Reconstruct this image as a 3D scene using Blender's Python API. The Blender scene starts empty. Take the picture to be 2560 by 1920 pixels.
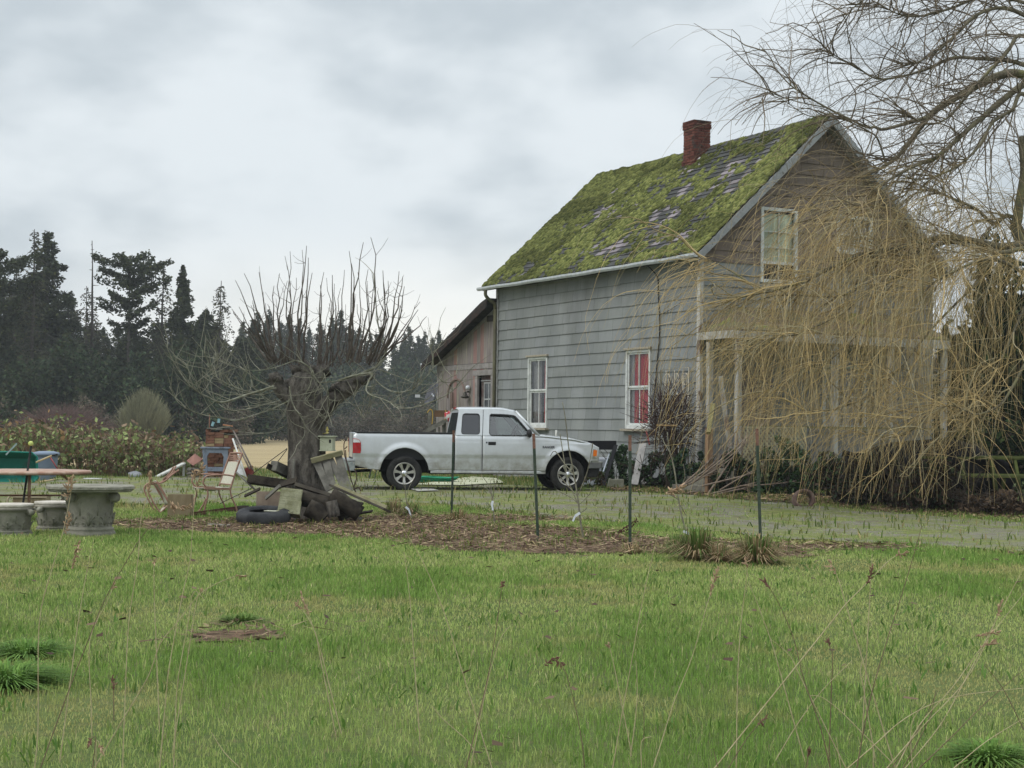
import bpy, bmesh, math, random
import numpy as np
from mathutils import Vector, Matrix, noise as mnoise
random.seed(7)
rng = np.random.default_rng(7)
scene = bpy.context.scene
COL = scene.collection
rad = math.radians

# ------------------------------------------------------------------ camera
CAM = Vector((0.0, 0.0, 1.3))
FPX = 4000.0                       # focal length in pixels of the 2560 px wide photograph
PITCH = 114.0 / 4000.0
ROLL = 0.012
_F = Vector((0, math.cos(PITCH), math.sin(PITCH)))
_R0 = Vector((1, 0, 0)); _U0 = Vector((0, -math.sin(PITCH), math.cos(PITCH)))
_R = _R0 * math.cos(ROLL) + _U0 * math.sin(ROLL)
_U = -_R0 * math.sin(ROLL) + _U0 * math.cos(ROLL)
cd = bpy.data.cameras.new('camera'); cam = bpy.data.objects.new('camera', cd); COL.objects.link(cam)
cd.sensor_width = 36.0; cd.lens = 36.0 * FPX / 2560.0; cd.clip_start = 0.1; cd.clip_end = 5000
m3 = Matrix((( _R.x, _U.x, -_F.x), (_R.y, _U.y, -_F.y), (_R.z, _U.z, -_F.z)))
cam.matrix_world = Matrix.Translation(CAM) @ m3.to_4x4()
scene.camera = cam

def proj(p):
    d = Vector(p) - CAM
    z = d.dot(_F)
    return 1280 + FPX * d.dot(_R) / z, 960 - FPX * d.dot(_U) / z
def P(px, py, depth):
    "point seen at a pixel of the photograph, at world distance y = depth"
    d = _F + _R * ((px - 1280) / FPX) + _U * ((960 - py) / FPX)
    return CAM + d * (depth / d.y)
def sstep(a, b, x):
    t = min(1.0, max(0.0, (x - a) / (b - a)))
    return t * t * (3 - 2 * t)
def g(x, y):
    "height of the ground"
    z = 0.10 * sstep(22, 30, y) - 0.07 * sstep(0, -4, x) * (1 - sstep(24, 32, y))
    z += 0.015 * math.sin(x * 0.9 + 1) * math.sin(y * 0.7) * sstep(3, 8, y) * (1 - sstep(26, 30, y))
    z -= 0.30 * sstep(60, 120, y) * 0.35
    return z
def G(px, py, sink=0.0):
    "point of the ground seen at a pixel"
    dep = 20.0
    d = _F + _R * ((px - 1280) / FPX) + _U * ((960 - py) / FPX)
    zz = 0.0
    for _ in range(40):
        k = (zz - CAM.z) / d.z
        p = CAM + d * k
        zz = g(p.x, p.y)
    return Vector((p.x, p.y, zz - sink))
def GD(px, depth, sink=0.0):
    "ground point at a pixel column and a distance"
    x = (px - 1280) / FPX * depth
    return Vector((x, depth, g(x, depth) - sink))

# ------------------------------------------------------------------ world
SUN_EL, SUN_AZ = rad(48), rad(-125)     # azimuth measured from +Y towards +X
w = bpy.data.worlds.new('World'); scene.world = w; w.use_nodes = True
nt = w.node_tree; nt.nodes.clear()
def nn(nt, t, **k):
    n = nt.nodes.new(t)
    for a, b in k.items(): setattr(n, a, b)
    return n
def L(nt, a, b): nt.links.new(a, b)
def mth(nt, op, a, b=None, c=None, clamp=False):
    n = nt.nodes.new('ShaderNodeMath'); n.operation = op; n.use_clamp = clamp
    for i, v in enumerate((a, b, c)):
        if v is None: continue
        if isinstance(v, (int, float)): n.inputs[i].default_value = v
        else: nt.links.new(v, n.inputs[i])
    return n.outputs[0]
def mixc(nt, fac, a, b, mode='MIX'):
    n = nt.nodes.new('ShaderNodeMixRGB'); n.blend_type = mode
    for i, v in enumerate((fac, a, b)):
        if isinstance(v, (int, float)): n.inputs[i].default_value = v
        elif isinstance(v, (tuple, list)): n.inputs[i].default_value = (*v[:3], 1)
        else: nt.links.new(v, n.inputs[i])
    return n.outputs[0]
def maprange(nt, v, a, b, c=0.0, d=1.0, smooth=True):
    n = nt.nodes.new('ShaderNodeMapRange'); n.interpolation_type = 'SMOOTHSTEP' if smooth else 'LINEAR'
    nt.links.new(v, n.inputs[0])
    for i, q in enumerate((a, b, c, d)): n.inputs[i + 1].default_value = q
    return n.outputs[0]
def noisetex(nt, vec, scale, detail=4, rough=0.55, dist=0.0):
    n = nt.nodes.new('ShaderNodeTexNoise'); nt.links.new(vec, n.inputs['Vector'])
    n.inputs['Scale'].default_value = scale; n.inputs['Detail'].default_value = detail
    n.inputs['Roughness'].default_value = rough; n.inputs['Distortion'].default_value = dist
    return n.outputs[0]
tc = nn(nt, 'ShaderNodeTexCoord'); sx = nn(nt, 'ShaderNodeSeparateXYZ'); L(nt, tc.outputs['Generated'], sx.inputs[0])
zc = mth(nt, 'MAXIMUM', sx.outputs[2], 0.0)
den = mth(nt, 'ADD', zc, 0.16)
cx = mth(nt, 'DIVIDE', sx.outputs[0], den); cy = mth(nt, 'DIVIDE', sx.outputs[1], den)
cmb = nn(nt, 'ShaderNodeCombineXYZ'); ang = mth(nt, 'ARCTAN2', sx.outputs[0], sx.outputs[1]); L(nt, mth(nt, 'MULTIPLY', ang, 4.2), cmb.inputs[0]); L(nt, mth(nt, 'MULTIPLY', zc, 8.5), cmb.inputs[1]); cmb.inputs[2].default_value = 3.7
n1 = noisetex(nt, cmb.outputs[0], 1.15, 5, 0.5, 0.25)
n2 = noisetex(nt, cmb.outputs[0], 3.4, 3, 0.45, 0.1)
cl = mth(nt, 'ADD', mth(nt, 'MULTIPLY', n1, 0.60), mth(nt, 'MULTIPLY', n2, 0.40))
clf = maprange(nt, cl, 0.36, 0.60)
ccol = mixc(nt, clf, (0.475, 0.532, 0.572), (0.685, 0.735, 0.765))
# pale cream band low over the trees, strongest straight ahead
azi = mth(nt, 'DIVIDE', sx.outputs[0], mth(nt, 'MAXIMUM', sx.outputs[1], 0.05))
da = mth(nt, 'ADD', azi, 0.07)
band = mth(nt, 'POWER', 2.718, mth(nt, 'MULTIPLY', mth(nt, 'MULTIPLY', da, da), -28.0))
low = maprange(nt, zc, 0.135, 0.04)
ccol = mixc(nt, mth(nt, 'MULTIPLY', mth(nt, 'MULTIPLY', band, low), 0.95), ccol, (0.93, 0.92, 0.86))
# an overcast sky is brighter overhead than at the horizon
zen = maprange(nt, zc, 0.30, 0.95, 1.0, 2.4)
bg1 = nn(nt, 'ShaderNodeBackground'); L(nt, ccol, bg1.inputs[0]); L(nt, zen, bg1.inputs[1])
sky = nn(nt, 'ShaderNodeTexSky', sky_type='NISHITA', sun_disc=False)
sky.sun_elevation = SUN_EL; sky.sun_rotation = SUN_AZ; sky.dust_density = 4
bg2 = nn(nt, 'ShaderNodeBackground'); L(nt, sky.outputs[0], bg2.inputs[0]); bg2.inputs[1].default_value = 0.006
add = nn(nt, 'ShaderNodeAddShader'); L(nt, bg1.outputs[0], add.inputs[0]); L(nt, bg2.outputs[0], add.inputs[1])
wo = nn(nt, 'ShaderNodeOutputWorld'); L(nt, add.outputs[0], wo.inputs[0])

sd = bpy.data.lights.new('sun', 'SUN'); sd.energy = 1.1; sd.angle = rad(35); sd.color = (1.0, 0.965, 0.91)
so = bpy.data.objects.new('sun', sd); COL.objects.link(so)
sdir = Vector((math.sin(SUN_AZ) * math.cos(SUN_EL), math.cos(SUN_AZ) * math.cos(SUN_EL), math.sin(SUN_EL)))
so.rotation_euler = sdir.to_track_quat('Z', 'Y').to_euler()
scene.view_settings.view_transform = 'Standard'; scene.view_settings.look = 'None'
scene.view_settings.gamma = 1.0; scene.view_settings.exposure = 0.22
scene.render.engine = 'CYCLES'
scene.cycles.max_bounces = 6; scene.cycles.transparent_max_bounces = 12

# ------------------------------------------------------------------ materials
_m = {}
def mat(name, c1, c2=None, scale=4.0, rough=0.8, bump=0.0, bscale=None, stretch=(1, 1, 1), metal=0.0, detail=5,
        lo=0.35, hi=0.65, c3=None, s3=1.2, l3=0.55, h3=0.68, attr=False, coat=0.0, spec=0.15, sss=0.0, bdist=0.02):
    if name in _m: return _m[name]
    m = bpy.data.materials.new(name); m.use_nodes = True; t = m.node_tree
    b = t.nodes['Principled BSDF']; b.inputs['Roughness'].default_value = rough; b.inputs['Metallic'].default_value = metal
    b.inputs['Specular IOR Level'].default_value = spec
    if coat: b.inputs['Coat Weight'].default_value = coat; b.inputs['Coat Roughness'].default_value = 0.12
    tc = nn(t, 'ShaderNodeTexCoord'); mp = nn(t, 'ShaderNodeMapping'); L(t, tc.outputs['Object'], mp.inputs[0])
    mp.inputs['Scale'].default_value = stretch
    v = mp.outputs[0]
    c = None
    if c2 is not None:
        f = maprange(t, noisetex(t, v, scale, detail, 0.6), lo, hi)
        c = mixc(t, f, c1, c2)
    if c3 is not None:
        f = maprange(t, noisetex(t, v, s3, detail, 0.65), l3, h3)
        c = mixc(t, f, c if c is not None else c1, c3)
    if attr:
        a = nn(t, 'ShaderNodeAttribute', attribute_name='Col')
        c = mixc(t, 1.0, c if c is not None else c1, a.outputs['Color'], 'MULTIPLY')
    if c is None: b.inputs['Base Color'].default_value = (*c1, 1)
    else: L(t, c, b.inputs['Base Color'])
    if bump:
        bn = nn(t, 'ShaderNodeBump'); bn.inputs['Strength'].default_value = bump; bn.inputs['Distance'].default_value = bdist
        L(t, noisetex(t, v, bscale or scale * 4, 6, 0.65), bn.inputs['Height']); L(t, bn.outputs[0], b.inputs['Normal'])
    _m[name] = m
    return m
def attrmat(name, rough=0.75, trans=0.0, spec=0.2):
    "colour straight from each leaf's, blade's or tile's own colour"
    m = bpy.data.materials.new(name); m.use_nodes = True; t = m.node_tree
    b = t.nodes['Principled BSDF']; b.inputs['Roughness'].default_value = rough; b.inputs['Specular IOR Level'].default_value = spec
    a = nn(t, 'ShaderNodeAttribute', attribute_name='Col'); L(t, a.outputs['Color'], b.inputs['Base Color'])
    if trans:
        tr = nn(t, 'ShaderNodeBsdfTranslucent'); L(t, a.outputs['Color'], tr.inputs[0])
        mx = nn(t, 'ShaderNodeMixShader'); mx.inputs[0].default_value = trans
        L(t, b.outputs[0], mx.inputs[1]); L(t, tr.outputs[0], mx.inputs[2]); L(t, mx.outputs[0], t.nodes['Material Output'].inputs[0])
    return m
def glassmat(name, tint=(0.75, 0.8, 0.8), refl=0.12, alpha=0.75):
    m = bpy.data.materials.new(name); m.use_nodes = True; t = m.node_tree; t.nodes.remove(t.nodes['Principled BSDF'])
    gl = nn(t, 'ShaderNodeBsdfGlossy'); gl.inputs['Roughness'].default_value = 0.04
    tr = nn(t, 'ShaderNodeBsdfTransparent'); tr.inputs[0].default_value = (*tint, 1)
    fr = nn(t, 'ShaderNodeLayerWeight'); fr.inputs[0].default_value = 0.5
    f = mth(t, 'ADD', mth(t, 'POWER', fr.outputs['Facing'], 4.0), refl, clamp=True)
    mx = nn(t, 'ShaderNodeMixShader'); L(t, f, mx.inputs[0]); L(t, tr.outputs[0], mx.inputs[1]); L(t, gl.outputs[0], mx.inputs[2])
    L(t, mx.outputs[0], t.nodes['Material Output'].inputs[0])
    return m

# ------------------------------------------------------------------ objects
def tag(o, label=None, cat=None, group=None, kind=None):
    if label: o['label'] = label
    if cat: o['category'] = cat
    if group: o['group'] = group
    if kind: o['kind'] = kind
    return o
def thing(name, label, cat, loc=(0, 0, 0), rotz=0.0, group=None):
    o = bpy.data.objects.new(name, None); o.empty_display_size = 0.2; COL.objects.link(o)
    o.location = loc; o.rotation_euler = (0, 0, rotz)
    return tag(o, label, cat, group)
def copy_tree(o, parent=None):
    c = o.copy(); COL.objects.link(c); c.parent = parent
    for ch in [q for q in bpy.data.objects if q.parent == o]: copy_tree(ch, c)
    return c
def meshobj(name, V, F, m, parent=None, smooth=False, origin=None, cols=None):
    me = bpy.data.meshes.new(name)
    V = np.asarray(V, dtype=np.float32).reshape(-1, 3)
    if origin is not None: V = V - np.array(origin, dtype=np.float32)
    if isinstance(F, np.ndarray):
        nf, k = F.shape
        me.vertices.add(len(V)); me.vertices.foreach_set('co', V.ravel())
        me.loops.add(nf * k); me.loops.foreach_set('vertex_index', F.ravel().astype(np.int32))
        me.polygons.add(nf); me.polygons.foreach_set('loop_start', (np.arange(nf) * k).astype(np.int32))
        me.polygons.foreach_set('loop_total', np.full(nf, k, dtype=np.int32))
        me.update(calc_edges=True)
    else:
        me.from_pydata([tuple(map(float, v)) for v in V], [], F)
    if cols is not None:
        cols = np.asarray(cols, dtype=np.float32)
        a = me.color_attributes.new('Col', 'FLOAT_COLOR', 'POINT')
        c4 = np.ones((len(V), 4), dtype=np.float32); c4[:, :3] = cols; a.data.foreach_set('color', c4.ravel())
    if smooth: me.polygons.foreach_set('use_smooth', [True] * len(me.polygons))
    me.materials.append(m)
    o = bpy.data.objects.new(name, me); COL.objects.link(o); o.parent = parent
    return o
class MB:
    def __init__(s): s.v = []; s.f = []; s.c = []
    def add(s, vs, fs, col=None):
        n = len(s.v); s.v.extend([tuple(q) for q in vs]); s.f.extend([tuple(i + n for i in f) for f in fs])
        s.c.extend([col or (1, 1, 1)] * len(vs)); return s
    def box(s, c, d, rot=None, col=None):
        x, y, z = d[0] / 2, d[1] / 2, d[2] / 2
        vs = [Vector((a * x, b * y, e * z)) for a in (-1, 1) for b in (-1, 1) for e in (-1, 1)]
        if rot is not None: vs = [rot @ q for q in vs]
        c = Vector(c)
        return s.add([q + c for q in vs], [(0, 1, 3, 2), (4, 6, 7, 5), (0, 4, 5, 1), (2, 3, 7, 6), (0, 2, 6, 4), (1, 5, 7, 3)], col)
    def bx(s, x0, x1, y0, y1, z0, z1, col=None):
        return s.box(((x0 + x1) / 2, (y0 + y1) / 2, (z0 + z1) / 2), (abs(x1 - x0), abs(y1 - y0), abs(z1 - z0)), None, col)
    def beam(s, a, b, w, h, up=(0, 0, 1), col=None):
        "bar from a to b, w across, h along 'up'"
        a = Vector(a); b = Vector(b); d = b - a; ln = d.length; d.normalize()
        sd = d.cross(Vector(up))
        if sd.length < 1e-4: sd = d.cross(Vector((0, 1, 0)))
        sd.normalize(); u = sd.cross(d)
        rot = Matrix((d, sd, u)).transposed()
        return s.box((a + b) / 2, (ln, w, h), rot, col)
    def tube(s, pts, r, n=8, caps=True, col=None, jit=0.0):
        pts = [Vector(p) for p in pts]; N = len(pts)
        rs = r if isinstance(r, (list, tuple)) else [r] * N
        vs = []; ref = None
        for i, p in enumerate(pts):
            d = (pts[min(i + 1, N - 1)] - pts[max(i - 1, 0)])
            if d.length < 1e-7: d = Vector((0, 0, 1))
            d.normalize()
            if ref is None:
                ref = d.cross(Vector((0.31, 0.2, 0.9)))
                if ref.length < 0.1: ref = d.cross(Vector((1, 0, 0)))
            ref = (ref - d * ref.dot(d)); ref.normalize(); q = d.cross(ref)
            for k in range(n):
                a = 2 * math.pi * k / n
                rr = rs[i] * (1 + (random.uniform(-jit, jit) if jit else 0))
                vs.append(p + (ref * math.cos(a) + q * math.sin(a)) * rr)
        fs = [(i * n + k, i * n + (k + 1) % n, (i + 1) * n + (k + 1) % n, (i + 1) * n + k) for i in range(N - 1) for k in range(n)]
        if caps: fs += [tuple(range(n))[::-1], tuple((N - 1) * n + k for k in range(n))]
        return s.add(vs, fs, col)
    def lathe(s, prof, n=32, c=(0, 0, 0), rot=None, col=None, warp=None, caps=True):
        c = Vector(c); vs = []
        for r, z in prof:
            for k in range(n):
                a = 2 * math.pi * k / n
                rr = r * (warp(a, z) if warp else 1)
                q = Vector((rr * math.cos(a), rr * math.sin(a), z))
                if rot is not None: q = rot @ q
                vs.append(q + c)
        fs = [(i * n + k, i * n + (k + 1) % n, (i + 1) * n + (k + 1) % n, (i + 1) * n + k) for i in range(len(prof) - 1) for k in range(n)]
        if caps and prof[0][0] > 1e-4: fs.append(tuple(range(n))[::-1])
        if caps and prof[-1][0] > 1e-4: fs.append(tuple((len(prof) - 1) * n + k for k in range(n)))
        return s.add(vs, fs, col)
    def prism(s, pts, off, col=None):
        "closed polygon pts (3D), extruded by the vector off"
        n = len(pts); off = Vector(off); a = [Vector(p) for p in pts]
        vs = a + [p + off for p in a]
        fs = [tuple(range(n))[::-1], tuple(range(n, 2 * n))] + [(i, (i + 1) % n, n + (i + 1) % n, n + i) for i in range(n)]
        return s.add(vs, fs, col)
    def blob(s, c, r, col=None, jit=0.25, squash=1.0):
        bm = bmesh.new(); bmesh.ops.create_icosphere(bm, subdivisions=2, radius=1.0)
        c = Vector(c); ph = Vector((random.random() * 50, random.random() * 50, 0))
        rr = r if isinstance(r, (tuple, list)) else (r, r, r * squash)
        vs = []
        for v in bm.verts:
            k = 1 + jit * mnoise.noise(v.co * 1.7 + ph)
            vs.append(c + Vector((v.co.x * rr[0] * k, v.co.y * rr[1] * k, v.co.z * rr[2] * k)))
        fs = [tuple(q.index for q in f.verts) for f in bm.faces]; bm.free()
        return s.add(vs, fs, col)
    def build(s, name, m, parent=None, smooth=False, origin=None, bevel=0.0, colors=False):
        o = meshobj(name, s.v, s.f, m, parent, smooth, origin, s.c if colors else None)
        if bevel:
            b = o.modifiers.new('bevel', 'BEVEL'); b.width = bevel; b.segments = 2; b.limit_method = 'ANGLE'; b.angle_limit = rad(40)
        return o
def smoothpath(pts, k=4):
    "Catmull-Rom through the points"
    pts = [Vector(p) for p in pts]; out = []
    for i in range(len(pts) - 1):
        p0 = pts[max(i - 1, 0)]; p1 = pts[i]; p2 = pts[i + 1]; p3 = pts[min(i + 2, len(pts) - 1)]
        for j in range(k):
            t = j / k
            out.append(0.5 * ((2 * p1) + (p2 - p0) * t + (2 * p0 - 5 * p1 + 4 * p2 - p3) * t * t + (3 * p1 - p0 - 3 * p2 + p3) * t ** 3))
    out.append(pts[-1]); return out
def fbm(x, y, z=0.0, o=4):
    return mnoise.fractal(Vector((x, y, z)), 0.9, 2.0, o)
# ------------------------------------------------------------------ ground
def gridsheet(name, xs, ys, m, dz=0.0, inside=None, kind='structure', zf=None):
    V = []; idx = {}; F = []
    for j, y in enumerate(ys):
        for i, x in enumerate(xs):
            idx[i, j] = len(V); V.append((x, y, (zf or g)(x, y) + dz))
    for j in range(len(ys) - 1):
        for i in range(len(xs) - 1):
            if inside and not inside((xs[i] + xs[i + 1]) / 2, (ys[j] + ys[j + 1]) / 2): continue
            F.append((idx[i, j], idx[i + 1, j], idx[i + 1, j + 1], idx[i, j + 1]))
    used = sorted({i for f in F for i in f}); rm = {o: n for n, o in enumerate(used)}
    o = meshobj(name, [V[i] for i in used], [tuple(rm[i] for i in f) for f in F], m, smooth=True)
    o['kind'] = kind; return o
def spaced(a, b, s): return [a + (b - a) * i / round((b - a) / s) for i in range(round((b - a) / s) + 1)]
gm = bpy.data.materials.new('lawn_soil'); gm.use_nodes = True; t = gm.node_tree; b = t.nodes['Principled BSDF']
b.inputs['Roughness'].default_value = 0.95; b.inputs['Specular IOR Level'].default_value = 0.1
geo = nn(t, 'ShaderNodeNewGeometry'); pv = geo.outputs['Position']; sp = nn(t, 'ShaderNodeSeparateXYZ'); L(t, pv, sp.inputs[0])
na = noisetex(t, pv, 0.5, 4); nb = noisetex(t, pv, 5.0, 6, 0.7); nc = noisetex(t, pv, 28.0, 4, 0.7)
cg = mixc(t, maprange(t, na, .35, .65), (0.085, 0.135, 0.035), (0.15, 0.185, 0.06))
cg = mixc(t, maprange(t, nb, .45, .72), cg, (0.14, 0.14, 0.06))
cg = mixc(t, maprange(t, nc, .3, .7), mixc(t, 0.45, cg, (0.03, 0.04, 0.015)), cg)
# dry field beyond the drive
mp = nn(t, 'ShaderNodeMapping'); L(t, pv, mp.inputs[0]); mp.inputs['Scale'].default_value = (0.10, 0.5, 1)
nf = noisetex(t, mp.outputs[0], 1.0, 5, 0.6); nf2 = noisetex(t, pv, 3.0, 5, 0.7)
cf = mixc(t, maprange(t, nf, .35, .65), (0.29, 0.225, 0.125), (0.37, 0.29, 0.165))
cf = mixc(t, maprange(t, nf2, .5, .8), cf, (0.25, 0.23, 0.10))
fy = mth(t, 'ADD', sp.outputs[1], mth(t, 'MULTIPLY', mth(t, 'SUBTRACT', nb, 0.5), 9.0))
cfin = mixc(t, maprange(t, fy, 43.0, 47.0), cg, cf)
L(t, cfin, b.inputs['Base Color'])
bn = nn(t, 'ShaderNodeBump'); bn.inputs['Strength'].default_value = 0.7; bn.inputs['Distance'].default_value = 0.04
L(t, noisetex(t, pv, 22, 6, .7), bn.inputs['Height']); L(t, bn.outputs[0], b.inputs['Normal'])
xs = [-1500, -700, -300, -120, -60] + spaced(-40, 30, 0.7) + [50, 100, 250, 700, 1500]
ys = [-300, -60, -10] + spaced(0, 50, 0.7) + [60, 75, 90, 105, 120, 140, 200, 400, 900, 2600]
gridsheet('ground', xs, ys, gm)

# drive of gravel overgrown with moss
NEAR = [(-40, 29), (-12, 26.2), (-8.42, 26.0), (-5, 26.6), (-1.9, 27.4), (0.2, 24.4), (2.3, 21.4), (5.4, 17.9), (8, 16), (14, 13), (30, 8)]
FAR = [(-40, 37), (-11, 34.6), (-7.5, 37.5), (-4, 38.5), (-1.0, 35.5), (2.2, 31.2), (3.2, 30.0), (5.2, 26.6), (7.2, 23.9), (10, 22.5), (14, 21), (30, 16)]
def ipol(T, x):
    for (a, ya), (c, yc) in zip(T, T[1:]):
        if a <= x <= c: return ya + (yc - ya) * (x - a) / (c - a)
    return T[0][1] if x < T[0][0] else T[-1][1]
def in_drive(x, y, pad=0.0):
    n1 = 0.9 * fbm(x * 0.5, y * 0.5, 3) + 0.35 * fbm(x * 2.1, y * 2.1, 9)
    return ipol(NEAR, x) + n1 + pad < y < ipol(FAR, x) + n1 - pad
dm = bpy.data.materials.new('mossy_gravel'); dm.use_nodes = True; t = dm.node_tree; b = t.nodes['Principled BSDF']
b.inputs['Roughness'].default_value = 0.95; b.inputs['Specular IOR Level'].default_value = 0.1
geo = nn(t, 'ShaderNodeNewGeometry'); pv = geo.outputs['Position']
mp = nn(t, 'ShaderNodeMapping'); L(t, pv, mp.inputs[0]); mp.inputs['Scale'].default_value = (0.8, 0.8, 1); mp.inputs['Rotation'].default_value = (0, 0, rad(25))
n1 = noisetex(t, mp.outputs[0], 1.4, 6, 0.62); n2 = noisetex(t, pv, 40, 3, 0.7); n3 = noisetex(t, pv, 6, 5, 0.7)
gr = mixc(t, maprange(t, n2, .3, .7), (0.13, 0.12, 0.095), (0.275, 0.26, 0.205))
ms = mixc(t, maprange(t, n3, .35, .7), (0.12, 0.155, 0.04), (0.235, 0.235, 0.085))
n1 = mth(t, 'ADD', mth(t, 'MULTIPLY', n1, .6), mth(t, 'MULTIPLY', noisetex(t, pv, 9.0, 6, .75), .4))
c = mixc(t, maprange(t, n1, .42, .56), gr, ms)
c = mixc(t, maprange(t, noisetex(t, pv, 1.7, 6, .8), .53, .66), c, (0.135, 0.115, 0.075))
L(t, c, b.inputs['Base Color'])
bn = nn(t, 'ShaderNodeBump'); bn.inputs['Strength'].default_value = 1.0; bn.inputs['Distance'].default_value = 0.03
L(t, n2, bn.inputs['Height']); L(t, bn.outputs[0], b.inputs['Normal'])
gridsheet('driveway', spaced(-26, 26, 0.16), spaced(9, 41, 0.16), dm, 0.02, in_drive)

# bare soil and mulch under the old tree and along the post row
def in_dirt(x, y):
    n = 0.8 * fbm(x * 0.8, y * 0.8, 21) + 0.5 * fbm(x * 2.5, y * 2.5, 2)
    def ell(cx, cy, a, bb): return ((x - cx) / a) ** 2 + ((y - cy) / bb) ** 2
    d = min(ell(-3.1, 22.2, 2.3, 1.7), ell(-0.5, 20.0, 2.0, 1.3), ell(1.1, 18.1, 2.3, 1.1), ell(-1.6, 22.2, 1.6, 1.0), ell(3.6, 18.2, 0.9, 0.45), ell(0.0, 23.2, 1.3, .7),
            ell(-1.72, 10.2, 0.34, 0.34), ell(2.9, 17.0, .5, .4))
    return d + n < 0.95
dirt = mat('mulched_soil', (0.060, 0.038, 0.024), (0.17, 0.115, 0.075), 9, 0.95, 0.9, 30, c3=(0.20, 0.155, 0.09), s3=4, spec=.1)
gridsheet('soil_patch', spaced(-6, 6, 0.09), spaced(9, 25, 0.09), dirt, 0.012, in_dirt)
# strip of dead leaves along the house and under the willow
def in_leaf(x, y):
    n = 0.7 * fbm(x * 0.9, y * 0.9, 31)
    return ipol(FAR, x) + 0.4 + n < y < ipol(FAR, x) + 5.5 and x > 2.0
leafm = mat('leaf_litter_soil', (0.045, 0.035, 0.022), (0.12, 0.09, 0.05), 6, 0.95, 0.9, 25, c3=(0.07, 0.09, 0.025), s3=2, spec=.1)
gridsheet('soil_bed', spaced(2, 22, 0.2), spaced(17, 38, 0.2), leafm, 0.014, in_leaf)

# ------------------------------------------------------------------ grass blades
def blades(name, pts, h, wd, cols, label, cat, lean=0.5, m=None):
    "pts Nx3 base points; each blade is a bent tapering strip"
    N = len(pts); a = rng.uniform(0, 2 * np.pi, N); la = rng.uniform(0, 2 * np.pi, N)
    ln = np.abs(rng.normal(0, lean, N)) * h
    dx = np.cos(a) * wd / 2; dy = np.sin(a) * wd / 2; lx = np.cos(la) * ln; ly = np.sin(la) * ln
    V = np.zeros((N, 5, 3), np.float32)
    V[:, 0] = pts + np.stack([-dx, -dy, 0 * dx], 1); V[:, 1] = pts + np.stack([dx, dy, 0 * dx], 1)
    mid = pts + np.stack([lx * .35, ly * .35, h * .6], 1)
    V[:, 2] = mid + np.stack([dx, dy, 0 * dx], 1) * .8; V[:, 3] = mid - np.stack([dx, dy, 0 * dx], 1) * .8
    V[:, 4] = pts + np.stack([lx, ly, h * np.clip(1 - .4 * (ln / h) ** 2, .25, 1)], 1)
    base = (np.arange(N) * 5)[:, None]
    F = np.concatenate([base + np.array([[0, 1, 2]]), base + np.array([[0, 2, 3]]), base + np.array([[3, 2, 4]])], 0)
    o = meshobj(name, V.reshape(-1, 3), F, m or grassm, cols=np.repeat(cols, 5, 0))
    tag(o, label, cat, kind='stuff'); return o
grassm = attrmat('grass_blades', 0.7, 0.35, 0.15)
def gz(xy):
    return np.array([g(float(a), float(b)) for a, b in xy])
NB = 430000
# uniform in area over the part of the lawn the picture shows, thinning with distance
yy = 5.6 + (27.5 - 5.6) * rng.power(1.02, NB); half = yy * 0.36 + 0.6
xx = rng.uniform(-1, 1, NB) * half
keep = np.ones(NB, bool)
for i in range(NB):
    x, y = float(xx[i]), float(yy[i])
    if y > 16 and ((y > ipol(NEAR, x) - 1.2 and in_drive(x, y) and rng.random() < .93)): keep[i] = False
    elif 9 < y < 25 and in_dirt(x, y) and rng.random() < .93: keep[i] = False
xx, yy = xx[keep], yy[keep]; N = len(xx)
lush = np.array([0.5 + 0.9 * mnoise.noise(Vector((x * 0.55, y * 0.4, 5))) + 0.45 * mnoise.noise(Vector((x * 1.9, y * 1.4, 8))) for x, y in zip(xx.tolist(), yy.tolist())])
zz = np.array([g(x, y) for x, y in zip(xx.tolist(), yy.tolist())])
far = np.clip((yy - 6) / 20, 0, 1)
h = (0.019 + 0.027 * np.clip(lush, 0, 1.3)) * rng.uniform(.6, 1.5, N) * (1 + 0.35 * far)
wd = (0.0026 + 0.0085 * far) * rng.uniform(.7, 1.4, N)
c1 = np.array([0.165, 0.275, 0.056]); c2 = np.array([0.40, 0.45, 0.155]); c3 = np.array([0.50, 0.45, 0.23])
k = np.clip(1.0 - lush + rng.normal(0, .30, N), 0, 1)[:, None]
cols = c1 * (1 - k) + c2 * k
worn = np.array([mnoise.noise(Vector((x * .75, y * .55, 40))) + .4 * mnoise.noise(Vector((x * 3, y * 2.4, 41))) for x, y in zip(xx.tolist(), yy.tolist())])
wk = np.clip((worn - .12) * 3, 0, 1)[:, None]; cols = cols * (1 - wk) + np.array([0.40, 0.37, 0.15]) * wk * .9 + cols * wk * .1; h = h * (1 - .45 * wk[:, 0])
dead = (rng.random(N) < (0.02 + 0.08 * np.clip(1 - lush, 0, 1)))[:, None]
cols = np.where(dead, c3 * rng.uniform(.6, 1.1, (N, 1)), cols) * rng.uniform(.62, 1.38, (N, 1))
blades('lawn_grass', np.stack([xx, yy, zz], 1), h, wd, cols, 'short green lawn grass with yellowed blades in front of the house', 'grass', .55)
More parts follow.
